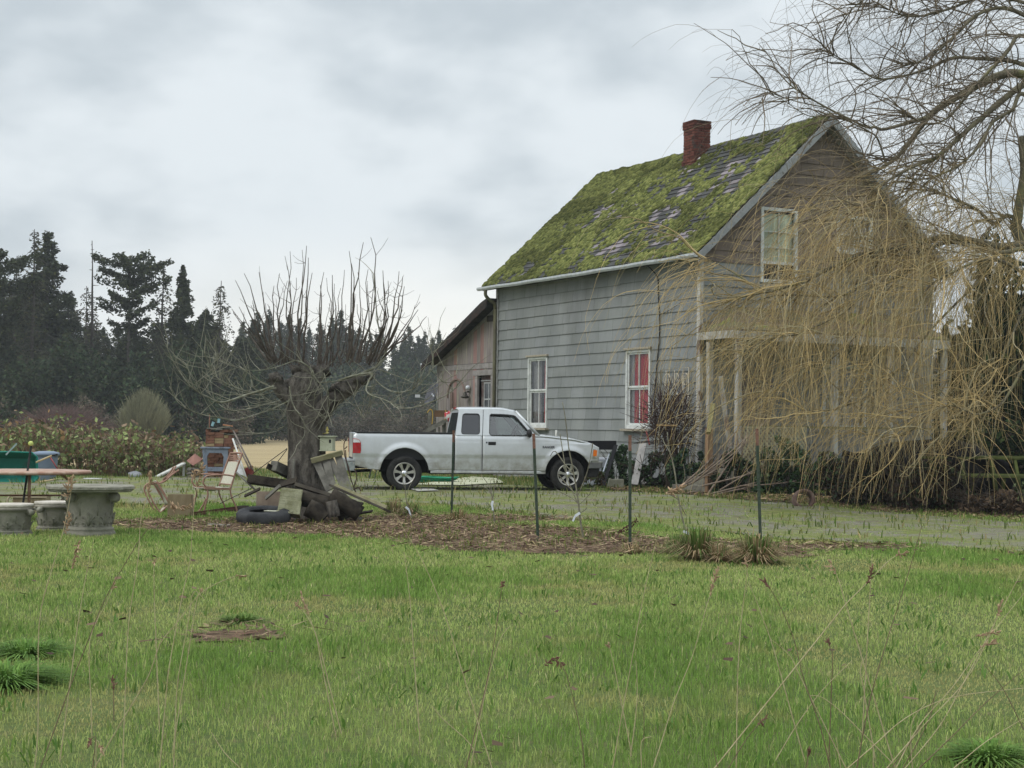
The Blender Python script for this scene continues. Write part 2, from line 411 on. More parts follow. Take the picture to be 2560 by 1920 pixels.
# coarser clumps standing out of the lawn
N = 26000; yy = 5.8 + 15 * rng.power(1.2, N); xx = rng.uniform(-1, 1, N) * (yy * .36 + .4)
val = np.array([mnoise.noise(Vector((x * 2.3, y * 1.9, 3))) + .5 * mnoise.noise(Vector((x * 6, y * 5, 6))) for x, y in zip(xx.tolist(), yy.tolist())])
kp = (val > .20) & (~np.array([in_dirt(x, y) or in_drive(x, y) for x, y in zip(xx.tolist(), yy.tolist())])); xx, yy, val = xx[kp], yy[kp], val[kp]; N = len(xx)
zz = np.array([g(x, y) for x, y in zip(xx.tolist(), yy.tolist())]); k = rng.random((N, 1)) ** 1.5
cols = (np.array([0.09, 0.185, 0.035]) * (1 - k) + np.array([0.24, 0.32, 0.08]) * k) * rng.uniform(.7, 1.2, (N, 1))
blades('grass_tufts', np.stack([xx, yy, zz], 1), rng.uniform(.035, .075, N) * (1 + .4 * np.clip(val, 0, 1)), rng.uniform(.005, .009, N) * (1 + yy / 16), cols, 'darker coarse grass tufts standing out of the lawn', 'grass', .7)
# rougher tufts at the edges of the drive, soil and beds
pts = []
for _ in range(90000):
    x = random.uniform(-12, 9); y = random.uniform(12, 45)
    if abs(x) > y * .36 + .5: continue
    if y < 26 and in_dirt(x, y):
        if random.random() < (.75 if mnoise.noise(Vector((x * 1.6, y * 1.6, 17))) > .05 else .12): pts.append((x, y, g(x, y)))
    elif in_drive(x, y):
        if random.random() < .22 and mnoise.noise(Vector((x * 1.3, y * 1.3, 14))) > 0: pts.append((x, y, g(x, y) + .02))
    elif y > 26.5 or y > ipol(NEAR, x) - .8:
        if mnoise.noise(Vector((x * .8, y * .8, 4))) > -.15: pts.append((x, y, g(x, y)))
pts = np.array(pts); N = len(pts)
k = rng.random((N, 1)); cols = np.array([0.07, 0.135, 0.022]) * (1 - k) + np.array([0.20, 0.21, 0.06]) * k
cols = np.where(rng.random((N, 1)) < .22, np.array([0.33, 0.27, 0.13]), cols) * rng.uniform(.7, 1.2, (N, 1))
blades('rough_grass', pts, rng.uniform(.05, .13, N), rng.uniform(.012, .022, N), cols, 'rough tufted grass along the edges of the gravel drive and soil', 'grass', .6)

# straw and bark litter on the soil
def litter(name, n, region, colr, ln, wdt, label, cat, zoff=.02, box=(-6, 6, 9, 25), up=.25):
    V = []; F = []; C = []
    tries = 0
    while len(F) < n and tries < n * 40:
        tries += 1
        x = random.uniform(box[0], box[1]); y = random.uniform(box[2], box[3])
        if not region(x, y): continue
        z = g(x, y) + zoff + random.random() * .03
        a = random.uniform(0, math.pi * 2); l = random.uniform(*ln) / 2; w_ = random.uniform(*wdt) / 2
        t_ = random.uniform(-up, up); r_ = random.uniform(-.6, .6)
        d = Vector((math.cos(a), math.sin(a), t_)) * l; s_ = Vector((-math.sin(a), math.cos(a), r_)) * w_
        p = Vector((x, y, z + abs(t_) * l)); i = len(V)
        V += [p - d - s_, p + d - s_ * .6, p + d + s_ * .6, p - d + s_]; F.append((i, i + 1, i + 2, i + 3))
        c = random.choice(colr); k = random.uniform(.7, 1.25); C += [tuple(q * k for q in c)] * 4
    o = meshobj(name, np.array([tuple(v) for v in V]), np.array(F), attrmat(name + '_colour', .9, .1), cols=C)
    tag(o, label, cat, kind='stuff'); return o
litter('straw_mulch', 12500, lambda x, y: in_dirt(x + random.gauss(0, .22), y + random.gauss(0, .22)), [(.23, .16, .10), (.34, .26, .15), (.12, .07, .045), (.17, .11, .075), (.09, .055, .038)], (.03, .16), (.006, .02),
       'brown cut straw and dead leaf mulch strewn over the soil around the posts', 'mulch')
litter('dead_leaves', 9000, in_leaf, [(.20, .13, .07), (.30, .22, .12), (.10, .06, .035)], (.04, .12), (.02, .05),
       'dead leaves and twigs lying along the far side of the drive', 'leaf litter', box=(2, 20, 17, 38))
litter('fallen_leaves', 170, lambda x, y: abs(x) < y * .34, [(.07, .045, .028), (.13, .09, .055)], (.03, .07), (.025, .05),
       'small brown fallen leaves scattered on the lawn', 'leaf litter', zoff=.035, box=(-6, 6, 6, 19))
# ------------------------------------------------------------------ old farmhouse
TH = rad(27.9); HA = Vector((3.915, 33.3, 0.1))
def HW(x, y, z): return HA + Vector((x * math.cos(TH) - y * math.sin(TH), x * math.sin(TH) + y * math.cos(TH), z))
W_, LEN, RX, RIDGE, EAVE = 6.35, 9.2, 3.175, 8.13, 4.92      # local: x along the gable front, y towards the back
SL = (RIDGE - EAVE) / (RX + 0.3)
def roofz(x): return RIDGE - abs(x - RX) * SL
house = thing('farmhouse', 'old grey shingled farmhouse with mossy gable roof and brick chimney behind the pickup', 'house', HA, TH)
side_m = mat('grey_shingle', (0.195, 0.205, 0.203), (0.245, 0.255, 0.25), 1.3, 0.85, 0.25, 18, stretch=(1, 1, .45), c3=(0.165, 0.17, 0.165), s3=.7, l3=.5, h3=.75, attr=True)
gable_m = mat('brown_shingle', (0.15, 0.12, 0.10), (0.21, 0.168, 0.14), 1.6, 0.85, 0.25, 18, c3=(0.10, 0.085, 0.075), s3=.8, attr=True)
lap_m = mat('dark_lap', (0.03, 0.03, 0.03), rough=.95)
white_m = mat('weathered_white', (0.50, 0.52, 0.50), (0.62, 0.63, 0.61), 6, 0.75, 0.3, 40, c3=(0.30, 0.28, 0.25), s3=9, l3=.58, h3=.70)
trim_m = mat('weathered_trim', (0.24, 0.24, 0.235), (0.33, 0.33, 0.32), 5, 0.8, 0.3, 40, c3=(0.15, 0.135, 0.12), s3=5)
EXP = 0.254
def courses(mb, axis, umax, zlo, zhi, holes, lim=None, outward=-1, tone=1.0):
    """lapped shingle courses. axis 'y' = long wall in plane x=0, 'x' = gable in plane y=0 (or y=umax plane by caller)"""
    n = math.ceil((zhi - zlo) / EXP)
    for k in range(n):
        z0 = zlo + k * EXP; z1 = min(z0 + EXP, zhi)
        u = 0.0; a0, a1 = 0.0, umax
        if lim: a0, a1 = lim((z0 + z1) / 2)
        u = a0 - random.uniform(0, .5)
        while u < a1:
            wdt = 0.61 if random.random() < .8 else random.uniform(.3, .6)
            u0 = max(u, a0); u1 = min(u + wdt - .006, a1); u += wdt
            if u1 - u0 < .02: continue
            dz = random.uniform(-.003, .003) if random.random() < .85 else random.uniform(-.014, .004)
            k_ = tone * random.uniform(.93, 1.07); col = (k_, k_, k_ * random.uniform(.98, 1.02))
            segs = [(u0, u1, z0, z1)]
            for (h0, h1, hz0, hz1) in holes:
                out = []
                for (s0, s1, t0, t1) in segs:
                    if s1 <= h0 or s0 >= h1 or t1 <= hz0 or t0 >= hz1: out.append((s0, s1, t0, t1)); continue
                    if s0 < h0: out.append((s0, h0, t0, t1))
                    if s1 > h1: out.append((h1, s1, t0, t1))
                    m0, m1 = max(s0, h0), min(s1, h1)
                    if t0 < hz0: out.append((m0, m1, t0, hz0))
                    if t1 > hz1: out.append((m0, m1, hz1, t1))
                segs = out
            for (s0, s1, t0, t1) in segs:
                l0 = l1 = None
                q0 = 0.022 * (1 - (t0 - z0) / EXP) + .006; q1 = 0.022 * (1 - (t1 - z0) / EXP) + .006
                b0 = t0 + (dz if t0 == z0 else 0)
                if lim:
                    lb = lim(t0); lt = lim(t1)
                    e0b, e1b = max(s0, lb[0]), min(s1, lb[1]); e0t, e1t = max(s0, lt[0]), min(s1, lt[1])
                    if e1b - e0b < .01: continue
                    if e1t < e0t: e0t = e1t = (e0t + e1t) / 2
                else: e0b = e0t = s0; e1b = e1t = s1
                if axis == 'y': v = [(-q0, e0b, b0), (-q0, e1b, b0), (-q1, e1t, t1), (-q1, e0t, t1), (0.004, e0b, b0), (0.004, e1b, b0)]
                else: v = [(e0b, -q0, b0), (e1b, -q0, b0), (e1t, -q1, t1), (e0t, -q1, t1), (e0b, 0.004, b0), (e1b, 0.004, b0)]
                mb.add(v, [(0, 1, 2, 3), (0, 4, 5, 1)], col)
WIN_SIDE = [(6.48, 7.46, 1.25, 3.0), (1.86, 2.86, 1.25, 3.0)]
# structural wall shell with openings (boxes between the openings), plain dark sheathing behind the shingles
sh = MB(); T = .14
def wallboxes(mb, plane, u0, u1, z0, z1, holes, inn):
    us = sorted({u0, u1, *[h[0] for h in holes], *[h[1] for h in holes]})
    for a, b_ in zip(us, us[1:]):
        cuts = sorted([(h[2], h[3]) for h in holes if h[0] <= a and h[1] >= b_]); z = z0
        for c0, c1 in cuts + [(z1, z1)]:
            if c0 > z:
                if plane == 'y': mb.bx(inn[0], inn[1], a, b_, z, c0)
                else: mb.bx(a, b_, inn[0], inn[1], z, c0)
            z = c1
wallboxes(sh, 'y', 0, LEN, -0.3, roofz(0) - .12, WIN_SIDE, (0, T))
WIN_GAB = [(1.51, 2.49, 4.40, 6.02), (3.56, 4.57, 5.15, 6.0), (0.9, 1.85, .55, 2.6), (3.2, 4.4, 1.3, 2.7)]
ztop = roofz(0) - .12
wallboxes(sh, 'x', T, W_, -0.3, ztop, WIN_GAB, (0.0, T))
sh.bx(W_ - T, W_, T, LEN, -0.3, ztop); sh.bx(T, W_ - T, LEN - T, LEN, -0.3, ztop)
# gable triangles with window openings: thin slices
for k in range(24):
    z0 = ztop + (RIDGE - .12 - ztop) * k / 24; z1 = ztop + (RIDGE - .12 - ztop) * (k + 1) / 24
    hw = (RIDGE - .12 - z1) / SL
    for yy0, yy1, hs in ((0.0, T, WIN_GAB), (LEN - T, LEN, [])):
        xs0 = [RX - hw]; 
        cur = RX - hw
        for h_ in sorted(hs):
            if h_[2] < z1 and h_[3] > z0 and h_[1] > RX - hw:
                if h_[0] > cur: sh.bx(cur, min(h_[0], RX + hw), yy0, yy1, z0, z1)
                cur = h_[1]
        if cur < RX + hw: sh.bx(cur, RX + hw, yy0, yy1, z0, z1)
sh.bx(.2, W_ - .2, .2, LEN - .2, .5, .56)            # ground floor
sh.bx(.2, W_ - .2, .2, LEN - .2, 3.35, 3.42)         # upper floor
sh.build('wall', lap_m, house)
s1 = MB(); courses(s1, 'y', LEN, .2, ztop + .02, WIN_SIDE); s1.build('siding', side_m, house, colors=True)
lab = s1
def glim(z): 
    if z <= ztop: return (0, W_)
    hw = max(0.0, (RIDGE - .10 - z) / SL); return (RX - hw, RX + hw)
s2 = MB(); courses(s2, 'x', W_, .2, 4.772, WIN_GAB, glim); o_ = s2.build('siding', side_m, house, colors=True)
s3 = MB(); courses(s3, 'x', W_, 4.772, RIDGE - .1, WIN_GAB, glim); o_ = s3.build('gable_siding', gable_m, house, colors=True); o_['label'] = 'brown shingled upper gable'
fd = MB(); fd.bx(-.004, .1, 0, LEN, -.4, .2); fd.bx(0.1, W_, -.004, .1, -.4, .2)
fd.build('foundation', mat('old_concrete', (.20, .20, .19), (.28, .28, .26), 3, .9, .4, 20), house)
# corner boards
cb = MB(); cb.bx(-.05, .03, -.055, -.028, .2, ztop); cb.bx(-.052, -.03, -.028, .07, .2, ztop); cb.build('corner_board', mat('worn_corner_paint', (.40, .39, .36), (.50, .49, .46), 5, .8, .3, 30, stretch=(1, 1, .4), c3=(.14, .09, .07), s3=3, l3=.5, h3=.6), house, bevel=.004)
cb = MB(); cb.bx(-.05, -.028, LEN - .10, LEN + .02, .2, ztop); cb.build('corner_board', trim_m, house, bevel=.004)

# windows of the long wall
glass_m = glassmat('window_glass', (0.9, 0.9, 0.9), 0.015)
redc = mat('red_curtain', (0.34, 0.008, 0.02), (0.46, 0.02, 0.03), 6, .8, .3, 30, stretch=(1, 1, .12))
pale_refl = mat('pale_curtain_reflection', (0.20, 0.20, 0.195), (0.32, 0.32, 0.31), 5, .85, .3, 25, stretch=(1, 1, .12))
creamc = mat('cream_curtain', (.42, .40, .38), (.52, .50, .47), 5, .85)
greenc = mat('pale_green_blind', (0.50, 0.57, 0.42), (0.60, 0.66, 0.50), 3, .85)
sillm = mat('old_sill_wood', (0.27, 0.235, 0.18), (0.36, 0.32, 0.25), 8, .85, .4, 40, stretch=(1, 4, 1))
def curtain(y0, y1, z0, z1, x, m, nm, par, folds=9, axis='y'):
    n = 60; V = []; F = []
    for i in range(n + 1):
        t = i / n; q = .022 * math.sin(t * folds * 2 * math.pi + 1) + .01 * math.sin(t * folds * 4.3 * math.pi)
        for z in (z0, z1):
            V.append((x + q, y0 + (y1 - y0) * t, z) if axis == 'y' else (y0 + (y1 - y0) * t, x + q, z))
    F = [(2 * i, 2 * i + 2, 2 * i + 3, 2 * i + 1) for i in range(n)]
    return meshobj(nm, V, F, m, par, smooth=True)
def side_window(y0, y1, z0, z1, red):
    f = MB(); e = .055
    f.bx(-.045, .03, y0, y0 + e, z0, z1); f.bx(-.045, .03, y1 - e, y1, z0, z1); f.bx(-.045, .03, y0 + e, y1 - e, z1 - e, z1); f.bx(-.045, .03, y0 + e, y1 - e, z0, z0 + .08)
    o = f.build('window', white_m, house, bevel=.004)
    zm = z0 + (z1 - z0) * .52; ym = (y0 + y1) / 2
    a, b_ = y0 + e, y1 - e
    for (c0, c1, xx_) in ((z0 + .08, zm, 0.012), (zm, z1 - e, -.012)):
        s_ = MB(); w_ = .042
        s_.bx(xx_, xx_ + .035, a, a + w_, c0, c1); s_.bx(xx_, xx_ + .035, b_ - w_, b_, c0, c1)
        s_.bx(xx_, xx_ + .035, a + w_, b_ - w_, c1 - w_, c1); s_.bx(xx_, xx_ + .035, a + w_, b_ - w_, c0, c0 + w_ * 1.1)
        s_.bx(xx_ + .004, xx_ + .03, ym - .014, ym + .014, c0 + w_ * 1.1, c1 - w_)
        s_.build('sash', white_m, o, bevel=.003)
        gq = MB(); gq.bx(xx_ + .012, xx_ + .018, a + w_, b_ - w_, c0 + w_, c1 - w_); gq.build('pane', glass_m, o)
    sl = MB(); sl.bx(-.13, .0, y0 - .09, y1 + .09, z0 - .055, z0 - .002); sl.build('sill', sillm, o, bevel=.006)
    hd = MB(); hd.bx(-.085, -.0, y0 - .05, y1 + .05, z1 + .002, z1 + .05); hd.build('lintel', sillm, o, bevel=.005)
    cu = 'y'
    if red:
        curtain(y0 + .03, ym + .04, z0, z1, .06, redc, 'curtain', o, 4)
        curtain(ym + .10, ym + .26, z0, z1, .065, redc, 'curtain', o, 2)
        curtain(ym + .26, y1 - .03, z0, z1, .07, pale_refl, 'curtain', o, 2)
    else:
        curtain(y0 + .03, ym - .05, z0, z1, .15, redc, 'curtain', o, 3)
        curtain(ym + .1, y1 - .03, z0, z1, .13, pale_refl, 'curtain', o, 3)  # left half: pale sheet painted to stand for the grey pane reflection
    return o
o = side_window(*WIN_SIDE[0], False); o['label'] = 'left sash window with dark red curtain and painted grey reflection'
o = side_window(*WIN_SIDE[1], True); o['label'] = 'right sash window with bright red curtains'
def gable_window(x0, x1, z0, z1, rows, blind):
    f = MB(); e = .075
    f.bx(x0, x0 + e, -.045, .03, z0, z1); f.bx(x1 - e, x1, -.045, .03, z0, z1); f.bx(x0 + e, x1 - e, -.045, .03, z1 - e, z1); f.bx(x0 + e, x1 - e, -.045, .03, z0, z0 + e)
    o = f.build('window', white_m, house, bevel=.004)
    s_ = MB(); a, b_ = x0 + e, x1 - e; xm = (a + b_) / 2
    s_.bx(xm - .009, xm + .009, -.02, .015, z0 + e, z1 - e)
    for r_ in rows: s_.bx(a, b_, -.022, .017, z0 + (z1 - z0) * r_[0] - r_[1] / 2, z0 + (z1 - z0) * r_[0] + r_[1] / 2)
    s_.build('sash', white_m, o)
    gq = MB(); gq.bx(a, b_, .022, .026, z0 + e, z1 - e); gq.build('pane', glass_m, o)
    if blind: curtain(a - .02, b_ + .02, z0 + (z1 - z0) * .28, z1 - .12, .04, greenc, 'blind', o, 1, 'x')
    else: curtain(a - .02, b_ + .02, z0, z1, .05, creamc, 'curtain', o, 3, 'x')
    return o
gable_window(*WIN_GAB[0], [(.27, .06), (.47, .016), (.68, .016)], True)['label'] = 'tall gable window with pale green blind'
gable_window(*WIN_GAB[1], [(.5, .04)], False)['label'] = 'small gable window'
gable_window(*WIN_GAB[3], [(.5, .04)], False)['label'] = 'porch window'
d_ = MB(); d_.bx(.9, 1.85, -.02, .04, .55, 2.6); dd = d_.build('door', mat('old_door', (.16, .13, .11), (.22, .18, .15), 4, .8), house)
kn = MB(); kn.blob((1.75, -.05, 1.55), .03, jit=0); kn.build('handle', mat('brass', (.35, .25, .1), rough=.4, metal=.8), dd, True)

# roof: sagging deck, shingle tiles, moss
def sag(x, y): return -.035 * math.sin(math.pi * min(1, max(0, (y + .3) / 9.8))) + .012 * math.sin(y * 2.3) * (1 if x < RX else .5)
Y0, Y1 = -.3, LEN + .3
rf = MB()
for sgn in (-1, 1):
    n = 14
    for k in range(n):
        ya = Y0 + (Y1 - Y0) * k / n; yb = Y0 + (Y1 - Y0) * (k + 1) / n
        xe = RX + sgn * (RX + .3)
        tv = []
        for y in (ya, yb):
            s_ = sag(RX, y)
            tv += [(RX, y, RIDGE - .03 + s_), (xe, y, EAVE - .03 + s_ * .5), (xe, y, EAVE - .13 + s_ * .5), (RX, y, RIDGE - .15 + s_)]
        fs = [(0, 4, 5, 1), (1, 5, 6, 2), (2, 6, 7, 3)]
        if k == 0: fs.append((0, 1, 2, 3))
        if k == n - 1: fs.append((4, 7, 6, 5))
        rf.add(tv, fs)
roof = rf.build('roof', mat('dark_roof_deck', (.035, .035, .033), rough=.95), house)
tm = MB(); SLEN = math.hypot(RX + .3, RIDGE - EAVE); nco = 26
dv = Vector((-(RX + .3), 0, -(RIDGE - EAVE))).normalized()          # down the near slope
nv = Vector((-(RIDGE - EAVE), 0, (RX + .3))).normalized()
def roofpt(s, y, h=0.0, side=-1):
    q = s / SLEN; sg = sag(RX, y) * (1 - q * .5)
    p = Vector((RX, y, RIDGE + sg)) + dv * s + nv * h
    if side > 0: p.x = 2 * RX - p.x
    return p
def pale(s, y):
    q = s / SLEN
    return mnoise.noise(Vector((q * 5.2, (y) * 1.05, 2.2))) > .22 and .18 < q < .9 and .8 < y < 7.5
for side in (-1, 1):
    for k in range(nco):
        s0 = SLEN * (k + 1) / nco + (.02 if k == nco - 1 else 0); s1_ = SLEN * k / nco
        y = Y0 - .02 - random.random() * .2
        while y < Y1 + .02:
            wd_ = random.uniform(.22, .36); a = max(y, Y0 - .02); b_ = min(y + wd_ - .006, Y1 + .02); y += wd_
            if b_ - a < .03: continue
            base = random.uniform(.75, 1.2)
            col = (.052 * base, .052 * base, .05 * base)
            if side < 0 and pale(s0, (a + b_) / 2) and random.random() < .5: col = (.20 * base, .175 * base, .185 * base)
            elif random.random() < .10: col = (.10 * base, .095 * base, .095 * base)
            lift = .018 + random.random() * .008
            p = [roofpt(s0, a, lift, side), roofpt(s0, b_, lift + random.uniform(-.003, .006), side), roofpt(s1_, b_, .004, side), roofpt(s1_, a, .004, side), roofpt(s0, a, .0, side), roofpt(s0, b_, .0, side)]
            tm.add(p, [(0, 1, 2, 3), (0, 4, 5, 1)], col)
tl = tm.build('shingles', attrmat('roof_shingle', .9), roof, colors=True)
rc = MB()
y = Y0 - .02
while y < Y1:
    s_ = sag(RX, y); rc.add([(RX - .14, y, RIDGE - .10 + s_), (RX, y, RIDGE + .035 + s_), (RX + .14, y, RIDGE - .10 + s_), (RX - .14, y + .3, RIDGE - .11 + s_), (RX, y + .3, RIDGE + .022 + s_), (RX + .14, y + .3, RIDGE - .11 + s_)],
        [(0, 1, 4, 3), (1, 2, 5, 4)], (.06, .06, .055)); y += .26
rc.build('ridge_cap', attrmat('ridge_shingle', .9), roof, colors=True)
# moss cushions
def cushions(mb_pts, n_ang=7):
    "flattened domes: list of (centre, normal, tangent, rx, ry, h, colour)"
    V = []; F = []; C = []
    for (c, nrm, tan, rx_, ry_, hh, col) in mb_pts:
        bt = nrm.cross(tan); base = len(V); ph = random.random() * 6
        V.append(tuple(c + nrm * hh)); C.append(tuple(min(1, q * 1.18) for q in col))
        for r_, z_ in ((.62, .72), (1.0, -.05)):
            for k in range(n_ang):
                a = 2 * math.pi * k / n_ang + ph; j = random.uniform(.78, 1.22)
                V.append(tuple(c + tan * (math.cos(a) * rx_ * r_ * j) + bt * (math.sin(a) * ry_ * r_ * j) + nrm * (hh * z_ * random.uniform(.8, 1.2))))
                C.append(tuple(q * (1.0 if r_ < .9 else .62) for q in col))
        for k in range(n_ang):
            k2 = (k + 1) % n_ang
            F.append((base, base + 1 + k, base + 1 + k2)); F.append((base + 1 + k, base + 1 + n_ang + k, base + 1 + n_ang + k2)); F.append((base + 1 + k, base + 1 + n_ang + k2, base + 1 + k2))
    return V, F, C
cush = []
for _ in range(30000):
    s_ = random.uniform(.03, SLEN); y = random.uniform(Y0, Y1); q = s_ / SLEN
    d = .30 + .35 * mnoise.noise(Vector((s_ * .55, y * .5, 7))) + .7 * mnoise.noise(Vector((s_ * 2.3, y * 2.3, 1))) + .5 * mnoise.noise(Vector((s_ * 5.3, y * 5.3, 4)))
    if y < .5: d += .4
    if y > 5.5: d += .22
    if q < .2 and y > 4.4: d += .2
    if .2 < q < .95 and .7 < y < 5.6: d -= .10
    if pale(s_, y): d -= .22
    if y > 4.2 and y < 5.6 and q < .3: d -= .15
    if d < random.random() * .6: continue
    sz = random.uniform(.022, .058) * (1 + .5 * max(0, d))
    k = random.random(); base = Vector((.060, .072, .022)) * (1 - k) + Vector((.18, .188, .060)) * k
    base = base * random.uniform(.75, 1.15)
    if mnoise.noise(Vector((s_ * .9, y * .9, 11))) < -.12: base = base * .62
    if q < .18 or y > 7: base = base * .8
    cush.append((roofpt(s_, y, .012), nv, dv, sz * random.uniform(1, 1.5), sz, sz * random.uniform(.35, .75), tuple(base)))
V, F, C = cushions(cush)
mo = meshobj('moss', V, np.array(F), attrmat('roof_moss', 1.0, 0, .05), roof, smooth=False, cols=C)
mo['kind'] = 'stuff'; mo['label'] = 'bright green moss cushions over the near roof slope'
# rake boards, gutter, downspout
grey_paint = mat('grey_paint', (.23, .24, .245), (.32, .33, .33), 6, .7, .3, 40, c3=(.13, .12, .11), s3=6)
for sgn in (-1, 1):
    rb = MB(); xe = RX + sgn * (RX + .30)
    rb.prism([(RX, Y0 - .055, RIDGE - .03), (xe, Y0 - .055, EAVE - .03), (xe, Y0 - .055, EAVE - .22), (RX, Y0 - .055, RIDGE - .24)], (0, .035, 0))
    rb.build('rake_board', grey_paint, roof)
    rb = MB(); rb.prism([(RX, Y0 - .018, RIDGE - .155), (xe, Y0 - .018, EAVE - .135), (xe, .0, EAVE - .145), (RX, .0, RIDGE - .165)], (0, 0, -.02)); rb.build('soffit', trim_m, roof)
gut = MB(); n = 22; prev = None
prof = [(-.02, .0), (-.12, .0), (-.125, -.045), (-.10, -.085), (-.04, -.085), (-.02, -.07)]
ring = []
for k in range(n + 1):
    y = Y0 - .05 + (Y1 - Y0 + .16) * k / n
    dz = sag(RX, y) * .5 + .004 * math.sin(k * 1.7) - .03 * math.exp(-((y - .6) / .5) ** 2) * .5
    ring.append([(-.3 + a, y, EAVE - .035 + c + dz) for a, c in prof])
vs = [p for r_ in ring for p in r_]; m_ = len(prof)
fs = [(k * m_ + i, (k + 1) * m_ + i, (k + 1) * m_ + i + 1, k * m_ + i + 1) for k in range(n) for i in range(m_ - 1)] + [tuple(range(m_))[::-1], tuple(n * m_ + i for i in range(m_))]
gut.add(vs, fs); gut.build('gutter', mat('gutter_paint', (.36, .38, .39), (.46, .48, .49), 7, .55, .2, 40, c3=(.2, .2, .18), s3=5, l3=.6, h3=.75), house)
ds = MB(); yd = LEN - .02
ds.tube(smoothpath([(-.37, yd, EAVE - .12), (-.37, yd, EAVE - .26), (-.25, yd, EAVE - .38), (-.12, yd, EAVE - .46), (-.09, yd, EAVE - .6)], 4), .045, 10)
ds.tube([(-.09, yd, EAVE - .6), (-.09, yd, .2)], .045, 10)
ds.build('downspout', mat('mossy_downspout', (.07, .065, .05), (.11, .105, .06), 3, .7, stretch=(1, 1, .3)), house, True)
# chimney
brick_m = mat('chimney_brick', (0.095, 0.034, 0.027), (0.155, 0.058, 0.042), 9, .9, .6, 30, c3=(.06, .045, .04), s3=3, attr=True)
ch = MB(); cxh, cyh = RX - .28, 4.42; bw, bd = .235, .235
mortar = MB(); mortar.bx(cxh - bw + .02, cxh + bw - .02, cyh - bd + .02, cyh + bd - .02, 7.3, 8.62); 
k = 0; z = 7.35
while z < 8.66:
    e = .02 if z > 8.5 else (.03 if z < 7.75 else 0)
    for s_ in range(4):
        u = -bw - e; off = (k % 2) * .1
        u -= off
        while u < bw + e - .01:
            u1 = min(u + .2, bw + e); u0 = max(u, -bw - e)
            if u1 - u0 > .03:
                kk = random.uniform(.65, 1.3) * (.7 if z > 8.45 else 1); o1 = random.uniform(-.006, .006); dz = random.uniform(-.004, .004)
                a0, a1 = u0 + .006, u1 - .006
                rr = bw + e + o1
                if s_ == 0: ch.bx(cxh + a0, cxh + a1, cyh - rr, cyh - rr + .1, z + dz, z + .058 + dz, (kk, kk, kk))
                if s_ == 1: ch.bx(cxh + a0, cxh + a1, cyh + rr - .1, cyh + rr, z + dz, z + .058 + dz, (kk, kk, kk))
                if s_ == 2: ch.bx(cxh - rr, cxh - rr + .1, cyh + a0, cyh + a1, z + dz, z + .0575 + dz, (kk, kk, kk))
                if s_ == 3: ch.bx(cxh + rr - .1, cxh + rr, cyh + a0, cyh + a1, z + dz, z + .0575 + dz, (kk, kk, kk))
            u += .2
    z += .068; k += 1
chn = ch.build('chimney', brick_m, roof, colors=True, bevel=.004); mortar.build('mortar_core', mat('mortar', (.16, .14, .12), rough=.95), chn)
fl = MB(); p0 = roofpt(.52, cyh); fl.box(p0 + nv * .03, (.12, .66, .01), Matrix((dv, Vector((0, 1, 0)), nv)).transposed()); fl.build('flashing', mat('flashing', (.5, .5, .5), rough=.5), chn)
# cable down the wall
cbm = mat('black_cable', (.015, .015, .015), rough=.6)
c_ = MB(); c_.tube(smoothpath([(-.33, 1.62, EAVE - .1), (-.05, 1.60, EAVE - .35), (-.045, 1.55, 4.2), (-.045, 1.48, 3.4), (-.045, 1.58, 2.6), (-.045, 1.66, 1.9), (-.045, 1.60, 1.2), (-.045, 1.62, .5)], 5), .013, 6); c_.build('cable', cbm, house)
c_ = MB(); c_.tube(smoothpath([(-.045, 1.50, 3.72), (-.05, 1.1, 3.80), (-.05, .62, 3.95)], 5), .006, 5); c_.build('cable', cbm, house)

# rear lean-to
AY0, AY1 = LEN + .02, LEN + 3.57
barn_m = mat('bare_vertical_boards', (.20, .175, .165), (.29, .26, .25), 4, .9, .5, 26, stretch=(1, 7, .35), c3=(.36, .36, .25), s3=2.2, l3=.52, h3=.68, attr=True)
def annex_roof(y): return 4.50 - (y - LEN) * (4.50 - 3.12) / 3.57
ax = MB(); HOL = (LEN + .34, LEN + 1.12, .45, 2.62)
y = AY0
while y < AY1:
    w_ = .2; a, b_ = y, min(y + w_ - .004, AY1); y += w_
    k = random.uniform(.85, 1.1); col = (k, k * random.uniform(.96, 1), k * random.uniform(.95, 1))
    if random.random() < .06: col = (k * 1.15, k * .8, k * .77)
    o1 = random.uniform(0, .006)
    zt = annex_roof(b_) - .08
    for z0, z1, nd in ((2.95, zt, 1), (-.2, 2.8, 0)):
        if z1 <= z0: continue
        parts = [(z0, z1)]
        if not nd and b_ > HOL[0] and a < HOL[1]: parts = [(HOL[3], z1)]
        for q0, q1 in parts: ax.add([(.02 - o1, a, q0), (.02 - o1, b_, q0), (.02 - o1, b_, q1), (.02 - o1, a, q1 + (annex_roof(a) - annex_roof(b_) if nd else 0)), (.06, a, q0), (.06, b_, q0), (.06, b_, q1), (.06, a, q1)],
            [(0, 1, 2, 3), (0, 3, 7, 4), (1, 5, 6, 2), (0, 4, 5, 1), (4, 7, 6, 5)], col)
awl = ax.build('annex_wall', barn_m, house, colors=True)
ab = MB(); ab.bx(.0, .05, AY0, AY1 + .03, 2.8, 2.94); ab.bx(0, .05, AY1, AY1 + .08, -.2, 3.0)
ab.prism([(0.0, AY0, annex_roof(AY0) - .17), (0.0, AY1, annex_roof(AY1) - .17), (0.0, AY1, annex_roof(AY1) - .07), (0.0, AY0, annex_roof(AY0) - .07)], (.018, 0, 0))
ab.build('annex_trim', mat('annex_trim_wood', (.21, .19, .18), (.29, .27, .26), 5, .85, .4, 30), house)
